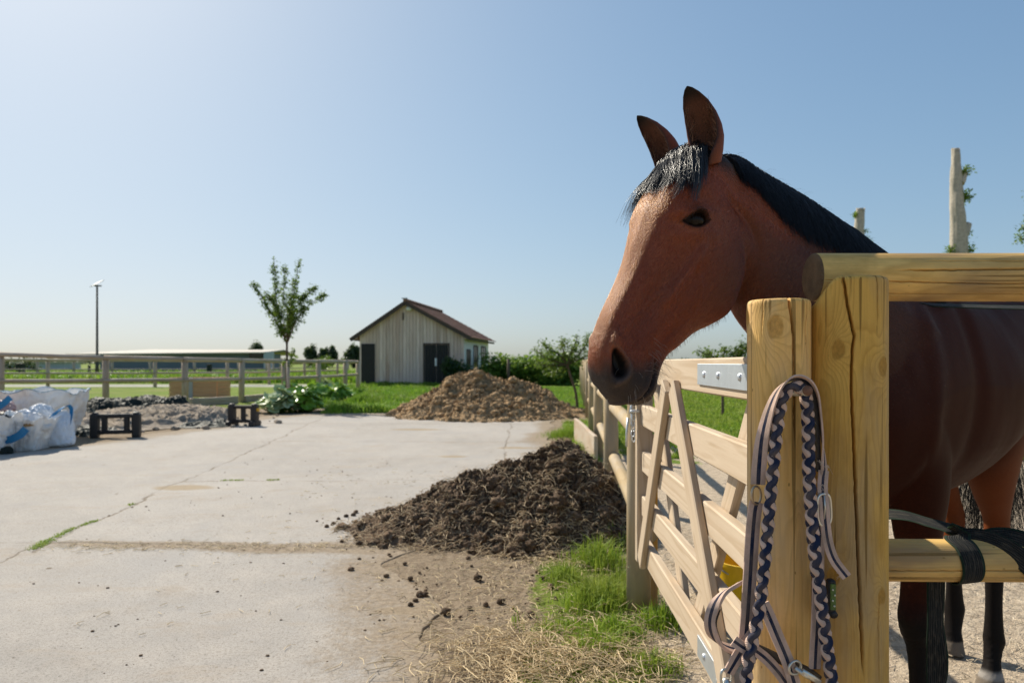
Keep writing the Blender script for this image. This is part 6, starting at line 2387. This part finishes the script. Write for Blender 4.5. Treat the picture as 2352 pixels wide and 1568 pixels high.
# lamp post with solar panel
LY = 48.0
q = at(223, 869, LY)
lamp = empty('lamp_post', (q[0], LY, 0), 'tall slim lamp post with a solar panel head standing in the field', 'lamp post')
zt_ = CAM_H + (832 - 657) / F * LY
b = MB()
b.tube([(q[0], LY, -.1), (q[0], LY, 1.4), (q[0], LY, 1.42), (q[0], LY, zt_)], [.13, .12, .085, .06], 12)
b.build('pole', m_plain('bronze_pole', (.10, .085, .055), .5, .4, .4), lamp)
b = MB()
b.beam((q[0] - .30, LY + .1, zt_ + .10), (q[0] + .32, LY - .15, zt_ + .26), .75, .05, (0, -.5, .85), .01)
b.build('solar_panel', M_GALVD, lamp, smooth=False)
b = MB()
b.beam((q[0] - .1, LY - .1, zt_ + .01), (q[0] + .34, LY - .1, zt_ + .01), .22, .08, UP, .02)
b.build('lamp_head', M_DARK, lamp, smooth=False)

# long low barn
BYD = 92.0
M_CORR = m_plain('pale_fibre_roof', (.46, .42, .36), .75, var=.15, scale=.6)
M_BLUEG = m_plain('blue_grey_wall', (.17, .20, .23), .7, var=.25, scale=.4)
M_PALEBL = m_plain('pale_blue_gable', (.42, .47, .50), .6, var=.15, scale=.6)
xa, xb = at(156, 832, BYD)[0], at(612, 832, BYD)[0]
barn = empty('long_barn', ((xa + xb) / 2, BYD, 0), 'long low grey barn with a pale flat roof, far behind the left fences', 'barn')
zr_, ze_ = CAM_H + 30 / F * BYD, CAM_H + 20 / F * BYD
b = MB()
b.beam((xa + 4, BYD + 4, ze_ / 2), (xb - .6, BYD + 4, ze_ / 2), 7, ze_, UP, .02)
b.build('wall', M_BLUEG, barn, smooth=False)
b = MB()
v = [(xa, BYD - .5, ze_ - .02), (xb, BYD - .5, ze_ + .22), (xb + .3, BYD + 6, zr_ + .06), (xa + 8, BYD + 6, zr_ + .1), (xa + 2, BYD + 11, ze_), (xb + .5, BYD + 11, ze_)]
v = [np.array(x) for x in v]
v2 = [x - UP * .16 for x in v]
b.add(v + v2, [(0, 1, 2, 3), (3, 2, 5, 4), (7, 6, 9, 8), (8, 9, 10, 11), (1, 0, 6, 7), (2, 1, 7, 8), (0, 3, 9, 6)])
b.build('roof', M_CORR, barn, smooth=False)
b = MB()
q0, q1 = at(571, 832, BYD - .6), at(603, 832, BYD - .6)
b.beam((q0[0], BYD - .2, ze_ - .28), (q1[0], BYD - .2, ze_ - .12), .3, .62, UP, .01)
b.build('dark_opening', M_TRIM, barn, smooth=False)
b = MB()
q0, q1 = at(604, 832, BYD - .6), at(626, 832, BYD - .6)
b.beam(((q0[0] + q1[0]) / 2, BYD - .2, 0), ((q0[0] + q1[0]) / 2, BYD - .2, ze_ + .25), q1[0] - q0[0], .4, (0, 1, 0), .02)
b.build('gable_end', M_PALEBL, barn, smooth=False)
q0, q1 = at(-30, 832, 110), at(150, 832, 110)
sb = empty('low_outbuilding', ((q0[0] + q1[0]) / 2, 110, 0), 'very low pale outbuilding seen between the rails at the far left', 'building')
b = MB()
b.beam((q0[0], 112, .55), (q1[0], 112, .55), 4, 1.1, UP, .02)
b.build('wall', M_PALEBL, sb, smooth=False)
b = MB()
b.beam((q0[0] - .3, 112, 1.2), (q1[0] + .3, 112, 1.2), 4.8, .16, UP, .02)
b.build('roof', M_CORR, sb, smooth=False)
# dark bins in the field
M_BIN = m_plain('dark_green_bin', (.022, .030, .022), .6, .3, var=.3)
for (u, v0, v1, wpx, lab) in ((47, 834, 868, 14, 'dark square bin in the field at the far left'), (481, 836, 862, 9, 'narrow dark bin in the field behind the wooden crate'), (205, 838, 868, 5, 'short dark stump post left of the lamp post')):
    Y0 = 51.8
    q = at(u, v1, Y0)
    h = CAM_H - (v0 - 832) / F * Y0
    wv = wpx / F * Y0
    r_ = empty('field_bin' if wpx > 6 else 'stump_post', (q[0], Y0, 0), lab, 'bin' if wpx > 6 else 'post')
    b = MB()
    b.beam((q[0], Y0, 0), (q[0], Y0, h - .12), wv, wv, (0, 1, 0), .03)
    b.build('body', M_BIN, r_, smooth=False)
    b = MB()
    b.beam((q[0], Y0, h - .12), (q[0], Y0, h), wv * 1.15, wv * 1.15, (0, 1, 0), .05)
    b.build('lid', M_BIN, r_, smooth=False)

# ================================================================ things at the left edge of the yard
# orange timber crate
CY = 22.3
q0, q1 = at(389, 911, CY), at(501, 908, CY)
M_ORWOOD = m_wood('orange_planed_wood', (.62, .36, .20), (.44, .24, .12), rings=6, fig=(5, 5, .6), streak=.35)
crate = empty('timber_crate', ((q0[0] + q1[0]) / 2, CY, 0), 'orange-brown timber crate standing behind the nearest fence', 'crate')
zc1 = CAM_H - (865 - 832) / F * CY
for k in range(4):
    z = .06 + (zc1 - .08) * (k + .5) / 4
    b = MB()
    b.beam((q0[0], CY, z), (q1[0], CY - .1, z), .035, (zc1 - .08) / 4 - .008, UP, .004)
    b.beam((q0[0] + .02, CY + .05, z), (q0[0] + .1, CY + .85, z), .035, (zc1 - .08) / 4 - .008, UP, .004)
    b.beam((q1[0] - .02, CY - .05, z), (q1[0] + .06, CY + .80, z), .035, (zc1 - .08) / 4 - .008, UP, .004)
    b.beam((q0[0] + .1, CY + .88, z), (q1[0] + .06, CY + .82, z), .035, (zc1 - .08) / 4 - .008, UP, .004)
    b.build('board', M_ORWOOD, crate, smooth=False)
b = MB()
xm = q0[0] + (q1[0] - q0[0]) * .46
b.beam((xm, CY - .07, .04), (xm, CY - .07, zc1 - .01), .13, .03, (0, 1, 0), .004)
b.build('batten', m_plain('grey_batten', (.38, .38, .38), .6), crate, smooth=False)
# sleepers edging the raised bed
for (u0, v0, u1, v1, Y0, Y1, h, lab) in ((436, 928, 545, 922, 18.6, 19.8, .22, 'long brown timber edging beam below the orange crate'), (560, 918, 645, 912, 20.6, 22.4, .20, 'darker timber edging beam between crate and young tree'), (395, 930, 428, 934, 18.2, 18.3, .30, 'short dark timber block against the fence post foot')):
    a, c_ = at(u0, v0, Y0), at(u1, v1, Y1)
    b = MB()
    b.beam((a[0], Y0, h / 2), (c_[0], Y1, h / 2), .14, h, UP, .012, seg=4, warp=.008)
    tag(b.build('timber_beam', M_OLDWOOD, smooth=False), lab, 'beam')

# black plastic trestles
def rotz(x, y, a): return x * cos(a) - y * sin(a), x * sin(a) + y * cos(a)
M_BLKPL = m_plain('black_recycled_plastic', (.018, .017, .018), .5, .4, var=.35, scale=12)
M_BRNPL = m_plain('brown_black_plastic', (.040, .030, .026), .55, .35, var=.35, scale=12)
def trestle(u, v, Yd, wd_, h, yaw, mat, label, feet, mid):
    q = at(u, v, Yd)
    root = empty('plastic_trestle', (q[0], Yd, 0), label, 'trestle')
    def L(x, y, z):
        a, c_ = rotz(x, y, yaw)
        return np.array([q[0] + a, Yd + c_, z])
    sx_ = L(1, 0, 0) - L(0, 0, 0)
    for s in (-1, 1):
        b = MB()
        b.beam(L(s * wd_ / 2, 0, .0), L(s * wd_ / 2, 0, h), .115, .15, L(0, 1, 0) - L(0, 0, 0), .018)
        b.beam(L(s * (wd_ / 2 - .005), 0, h * .96), L(s * (wd_ / 2 - .005), 0, h * 1.06), .08, .11, L(0, 1, 0) - L(0, 0, 0), .02)
        b.build('leg', mat, root, smooth=False)
        if mid: continue
        b = MB()
        b.beam(L(s * (wd_ / 2 - .14), 0, .09), L(s * (wd_ / 2 - .14), 0, h * .9), .075, .08, L(0, 1, 0) - L(0, 0, 0), .01)
        b.build('upright', mat, root, smooth=False)
    for z in (h * .90, h * .24):
        b = MB()
        b.beam(L(-wd_ / 2 + .05, 0, z), L(wd_ / 2 - .05, 0, z), .09, .065, UP, .012)
        b.build('crossbar', mat, root, smooth=False)
    if mid:
        b = MB()
        b.beam(L(0, 0, h * .24), L(0, 0, h * .9), .08, .07, L(0, 1, 0) - L(0, 0, 0), .01)
        b.build('upright', mat, root, smooth=False)
    if feet:
        for s in (-1, 1):
            b = MB()
            b.beam(L(s * wd_ / 2, -.17, .05), L(s * wd_ / 2, .17, .05), .10, .10, UP, .02)
            b.build('foot', mat, root, smooth=False)
        b = MB()
        b.beam(L(wd_ / 2 + .075, -.02, h * .70), L(wd_ / 2 + .075, -.02, h * .86), .05, .06, L(0, 1, 0) - L(0, 0, 0), .01)
        b.build('reflector', m_plain('amber_reflector', (.6, .33, .03), .4), root, smooth=False)
    return root
trestle(266, 1002, 10.9, .60, .385, R(14), M_BLKPL, 'black plastic trestle frame nearer the white bags', False, False)
trestle(559, 976, 12.9, .46, .40, R(-8), M_BRNPL, 'brownish black plastic trestle frame with feet, beside the squash plants', True, True)

# ---- tarpaulins and rubble
def drape(name, outline, H, mat, label, seed, amp=.16, freq=2.2, res=110, cat='tarpaulin'):
    """crumpled sheet lying in a heap; outline in (x, y) metres"""
    O = np.asarray(outline, float)
    c = O.mean(0)
    n = len(O)
    th_o = np.unwrap(np.arctan2(O[:, 1] - c[1], O[:, 0] - c[0]))
    r_o = np.hypot(O[:, 0] - c[0], O[:, 1] - c[1])
    th = np.linspace(0, 2 * pi, 150, endpoint=False)
    o_ = np.argsort(np.mod(th_o, 2 * pi))
    rm = np.interp(th, np.mod(th_o, 2 * pi)[o_], r_o[o_], period=2 * pi)
    rr = np.linspace(0.01, 1, res)[:, None]
    X = c[0] + np.cos(th) * rm * rr
    Y = c[1] + np.sin(th) * rm * rr
    P = np.stack([X, Y, X * 0 + seed], -1)
    e = sstep(1.0, .75, rr)
    rid = 1 - np.abs(fbm(P * freq, 4)) * 2.2
    z = H * (e * .55 + .0) * (1 + .6 * fbm(P * 1.1, 2)) + e * amp * (rid - .45) + .03 * fbm(P * 9, 3) * e + .012
    z = np.maximum(z, .008)
    X = X + .10 * fbm(P * 2.4 + 11, 3)
    Y = Y + .10 * fbm(P * 2.4 + 23, 3)
    b = MB()
    b.grid(np.stack([X, Y, z], -1), wrap=True, flip=True)
    return tag(b.build(name, mat), label, cat)
def pxo(pts): return [at(u, v, CAM_H * F / (v - 832))[:2] for u, v in pts]
M_TARP = m_plain('dark_green_tarp', (.022, .030, .026), .6, .14, var=.5, scale=4, bump=.25, bscale=30)
M_SAND = m_muck('grey_sand_rubble', (.24, .195, .15), (.47, .39, .305), (.64, .56, .46))
drape('tarpaulin', pxo([(250, 952), (270, 940), (320, 934), (392, 936), (396, 948), (340, 956), (280, 958)]), .34, M_TARP, 'crumpled dark green tarpaulin thrown over the rubble by the fence', 3, .30)
drape('tarpaulin', pxo([(188, 960), (196, 944), (224, 940), (226, 955), (205, 968)]), .34, M_TARP, 'smaller crumpled dark tarpaulin between the white bag and the fence post', 7, .22)
drape('rubble_heap', pxo([(310, 975), (330, 950), (420, 945), (505, 958), (512, 972), (440, 978), (360, 986)]), .20, M_SAND, 'low grey sandy rubble heap between the two black trestles', 11, .22, 2.8, cat='heap')
drape('rubble_heap', pxo([(225, 985), (235, 955), (300, 945), (330, 960), (325, 990), (270, 998)]), .14, M_SAND, 'low sandy rubble behind the nearer black trestle', 15, .16, 3.2, cat='heap')
drape('tarpaulin', pxo([(178, 1000), (190, 985), (222, 986), (220, 1000), (196, 1004)]), .06, M_TARP, 'flat dark plastic scrap on the ground beside the white sack', 19, .08)
drape('tarpaulin', pxo([(430, 975), (480, 966), (520, 972), (505, 982), (450, 984)]), .05, M_TARP, 'thin dark plastic sheet at the edge of the rubble near the farther trestle', 23, .08)
b = MB()
for k in range(260):
    u, v = random.uniform(185, 640), random.uniform(948, 1004)
    if v > 1000 - (u - 185) * .05: continue
    q = at(u, v, CAM_H * F / (v - 832))
    s = .015 + .06 * random.random() ** 3
    b.blob((q[0], q[1], s * .4), s, 2, .5, 1.6, (1, 1, .7))
tag(b.build('rubble_stones', M_SAND), 'loose pale stones and soil lumps along the left edge of the yard', 'stones', kind='stuff')

# ---- white bulk bags
def m_bag(name, col, bluish=(.62, .66, .72)):
    t = NT(name)
    g = t.coord('Object')
    n = t.noise(g, 5, 5)
    wv = t.math('SINE', t.math('MULTIPLY', t.sep(g)[2], 900))
    c = t.mix(t.ramp(n, [(.4, 0.0), (.75, .5)]), col, tuple(.55 * a + .45 * b for a, b in zip(col, bluish)))
    c = t.mix(t.ramp(t.noise(g, 3.1, 6, .7), [(.58, 0.0), (.75, .5)]), c, (.42, .34, .26))
    t.fin(c, .45, .4, t.bump(t.math('ADD', t.noise(g, 14, 5, .7), t.math('MULTIPLY', wv, .04)), .5, .03))
    tl = t.n('ShaderNodeBsdfTranslucent')
    t.l(c, tl.inputs['Color'])
    mx = t.n('ShaderNodeMixShader')
    mx.inputs[0].default_value = .12
    t.l(t.b.outputs[0], mx.inputs[1])
    t.l(tl.outputs[0], mx.inputs[2])
    t.l(mx.outputs[0], t.out.inputs[0])
    return t.m
M_BAG = m_bag('white_woven_bag', (.88, .87, .86))
M_SACK = m_bag('white_film_sack', (.82, .86, .92))
M_BLUE = m_plain('bright_blue_strap', (.012, .17, .36), .5, .4, var=.2)
M_TEAL = m_plain('teal_plastic', (.02, .22, .20), .4, .4, var=.3)
def boxbag(b, c, sx_, sy_, h, yaw, seed, top_in=.0, bulge=.10, crumple=.05, openrim=True, topvar=.12, nz=46, na_=140, lean=(0, 0)):
    """square woven bag: rounded-square rings, wrinkled, open at the top"""
    th = np.linspace(0, 2 * pi, na_, endpoint=False)
    cs, sn = np.cos(th), np.sin(th)
    k = 1 / (np.abs(cs) ** 5 + np.abs(sn) ** 5) ** (1 / 5)
    rows = []
    zs = np.linspace(0, 1, nz)
    tv = 1 + topvar * pn(np.stack([cs * 1.4 + seed, sn * 1.4, th * 0 + seed], -1))
    for z in zs:
        bl = 1 + bulge * math.sin(pi * min(1, z * 1.05)) - top_in * z ** 2 - .10 * (1 - z) ** 4
        x, y = cs * k * sx_ / 2 * bl, sn * k * sy_ / 2 * bl
        P = np.stack([cs * 1.5 + seed, sn * 1.5, np.full(na_, z * 1.4)], -1)
        wr = crumple * (fbm(P * 1.6, 4) + .8 * (1 - np.abs(fbm(P * 2.2 + 9, 3)) * 2.5 - .5))
        x, y = x + cs * wr, y + sn * wr
        a, c_ = rotz(x, y, yaw)
        rows.append(np.stack([c[0] + a + lean[0] * z, c[1] + c_ + lean[1] * z, c[2] + z * h * tv + .02 * np.sin(th * 9 + seed) * z], -1))
    rows = np.array(rows)
    out = rows
    if openrim:
        ins = rows[::-1][:30].copy()
        cen = ins.mean(1, keepdims=True)
        ins = cen + (ins - cen) * np.array([.985, .985, 1])
        ins[:, :, 2] -= .004
        floor_ = ins[-1:].copy()
        floor_ = floor_.mean(1, keepdims=True) + (floor_ - floor_.mean(1, keepdims=True)) * .02
        out = np.concatenate([rows, ins, floor_], 0)
    base_ = rows[:1].mean(1, keepdims=True) + (rows[:1] - rows[:1].mean(1, keepdims=True)) * .02
    out = np.concatenate([base_, out], 0)
    b.grid(out, wrap=True)
    return rows
# big bag at the back
bg_ = at(102, 1012, 10.35)
bag1 = empty('bulk_bag', (bg_[0], 10.5, 0), 'largest white bulk bag with a blue rim, standing behind the others', 'bulk bag')
b = MB()
rows = boxbag(b, (bg_[0] - .36, 10.75, 0), .86, .85, .76, R(10), 3, -.22, .04, .07, topvar=.10, lean=(.10, 0))
b.build('bag', M_BAG, bag1)
b = MB()
b.tube(rows[-1][::2], .008, 6, cap=False)
b.build('rim', m_plain('grey_blue_seam', (.20, .32, .42), .6), bag1)
# open bag with rubbish
q = at(40, 1040, 9.15)
bag2 = empty('bulk_bag', (q[0], 9.3, 0), 'smaller open bulk bag full of plastic waste in front of the largest one', 'bulk bag')
b = MB()
boxbag(b, (q[0] - .02, 9.45, 0), .31, .46, .43, R(8), 8, -.38, .02, .04, topvar=.14, lean=(.05, 0))
b.build('bag', M_BAG, bag2)
q = at(-24, 1045, 9.0)
bag3 = empty('bulk_bag', (q[0], 9.0, 0), 'white bulk bag cut by the left border of the picture', 'bulk bag')
b = MB()
boxbag(b, (q[0] - .05, 9.05, 0), .50, .6, .50, R(4), 13, -.3, .04, .05)
b.build('bag', M_BAG, bag3)
# pale sack leaning between
q = at(117, 1028, 9.62)
b = MB()
th = np.linspace(0, 2 * pi, 120, endpoint=False)
rows = []
for z in np.linspace(0, 1, 60):
    wx = np.interp(z, [0, .08, .3, .6, .85, 1], [.245, .25, .215, .175, .13, .05])
    wy = np.interp(z, [0, .08, .35, .7, 1], [.05, .15, .17, .12, .02])
    P = np.stack([np.cos(th) * 1.6, np.sin(th) * 1.6, np.full(120, z * 2.2 + 40)], -1)
    wr = .030 * fbm(P * 1.7, 4) + .020 * (1 - np.abs(fbm(P * 2.6 + 9, 3)) * 2.5 - .4)
    cr = np.abs(np.cos(th)) ** .7 * np.sign(np.cos(th))
    rows.append(np.stack([q[0] + cr * wx + np.cos(th) * wr + .03 * (z - .3), 9.72 + np.sin(th) * wy + np.sin(th) * wr + .10 * z, .012 + z * .50 + .02 * np.cos(th * 2) * (1 - z)], -1))
rows = np.array(rows)
cap0 = rows[:1].mean(1, keepdims=True) + (rows[:1] - rows[:1].mean(1, keepdims=True)) * .02
cap1 = rows[-1:].mean(1, keepdims=True) + (rows[-1:] - rows[-1:].mean(1, keepdims=True)) * .02
b.grid(np.concatenate([cap0, rows, cap1], 0), wrap=True)
tag(b.build('sack', M_SACK), 'bluish white tied sack standing on the concrete beside the bulk bags', 'sack')

# contents and straps
def scrap(name, pts, w, mat, label, cat, side=(0, 0, 1), th=.006):
    b = MB()
    b.ribbon(spline([at(*p) for p in pts], 24), side, w, th, 0, None, 8)
    return tag(b.build(name, mat, angle=60), label, cat)
scrap('blue_strap', [(116, 962, 9.75), (126, 950, 9.75), (146, 935, 9.8), (158, 932, 9.85), (164, 940, 9.85), (162, 958, 9.8), (158, 975, 9.75)], .055, M_BLUE, 'blue lifting strap looped over the side of the largest white bag', 'strap', (1, 0, .4))
scrap('blue_strip', [(10, 1012, 9.0), (26, 1008, 9.0), (46, 998, 9.0), (60, 984, 9.05)], .10, M_BLUE, 'blue plastic strip in the smaller open bag', 'strip')
scrap('blue_strip', [(-6, 936, 9.6), (6, 928, 9.6), (18, 918, 9.6), (24, 912, 9.6)], .09, M_BLUE, 'blue plastic corner sticking up at the left border', 'strip')
def crumpled(name, u, v, Yd, r, mat, label, cat, seed, sq=(1, 1, .7)):
    q = at(u, v, Yd)
    vv, ff = ICO[5]
    off = seed * 7.7
    rid = 1 - np.abs(fbm(vv * 1.6 + off, 4)) * 2.4
    d = 1 + .40 * (rid - .5) + .25 * fbm(vv * 1.1 + off, 2)
    b = MB()
    b.add(vv * d[:, None] * r * np.asarray(sq) + q, ff)
    return tag(b.build(name, mat), label, cat)
crumpled('plastic_waste', 22, 1000, 9.35, .17, M_TEAL, 'teal crumpled plastic in the smaller open bag', 'plastic waste', 1, (1.2, 1, .5))
crumpled('plastic_waste', 58, 968, 9.4, .15, M_SACK, 'white crumpled plastic bag on top of the smaller open bag', 'plastic waste', 2, (1.0, .9, 1))
crumpled('plastic_waste', 14, 968, 9.5, .17, M_DARK, 'black crumpled plastic at the back of the smaller open bag', 'plastic waste', 3, (1.3, 1, .7))
crumpled('plastic_waste', 86, 980, 9.4, .13, M_BAG, 'folded white sheet over the right rim of the smaller open bag', 'plastic waste', 4, (1.4, .8, .5))
crumpled('plastic_waste', 5, 985, 9.2, .12, M_GALVD, 'grey crumpled sheet at the left border above the cut bag', 'plastic waste', 5, (1.2, .8, .7))
crumpled('plastic_waste', 95, 950, 9.95, .13, M_SACK, 'white plastic tuft lying against the largest bag', 'plastic waste', 6, (1.3, .7, .9))
crumpled('plastic_waste', 8, 940, 9.9, .15, m_plain('pink_film', (.55, .36, .34), .4), 'pinkish film behind the bags at the left border', 'plastic waste', 7, (1, .8, .8))
crumpled('plastic_waste', 65, 975, 9.2, .055, m_plain('tan_scrap', (.36, .20, .07), .7), 'small tan scrap on the rim of the smaller open bag', 'plastic waste', 8, (1.6, .8, .5))
crumpled('plastic_waste', 14, 1042, 8.95, .09, M_TARP, 'dark plastic wad on the ground between the two small bags', 'plastic waste', 9, (.9, .8, 1))
# dry brush strands behind the bags and rubble are covered by the stones
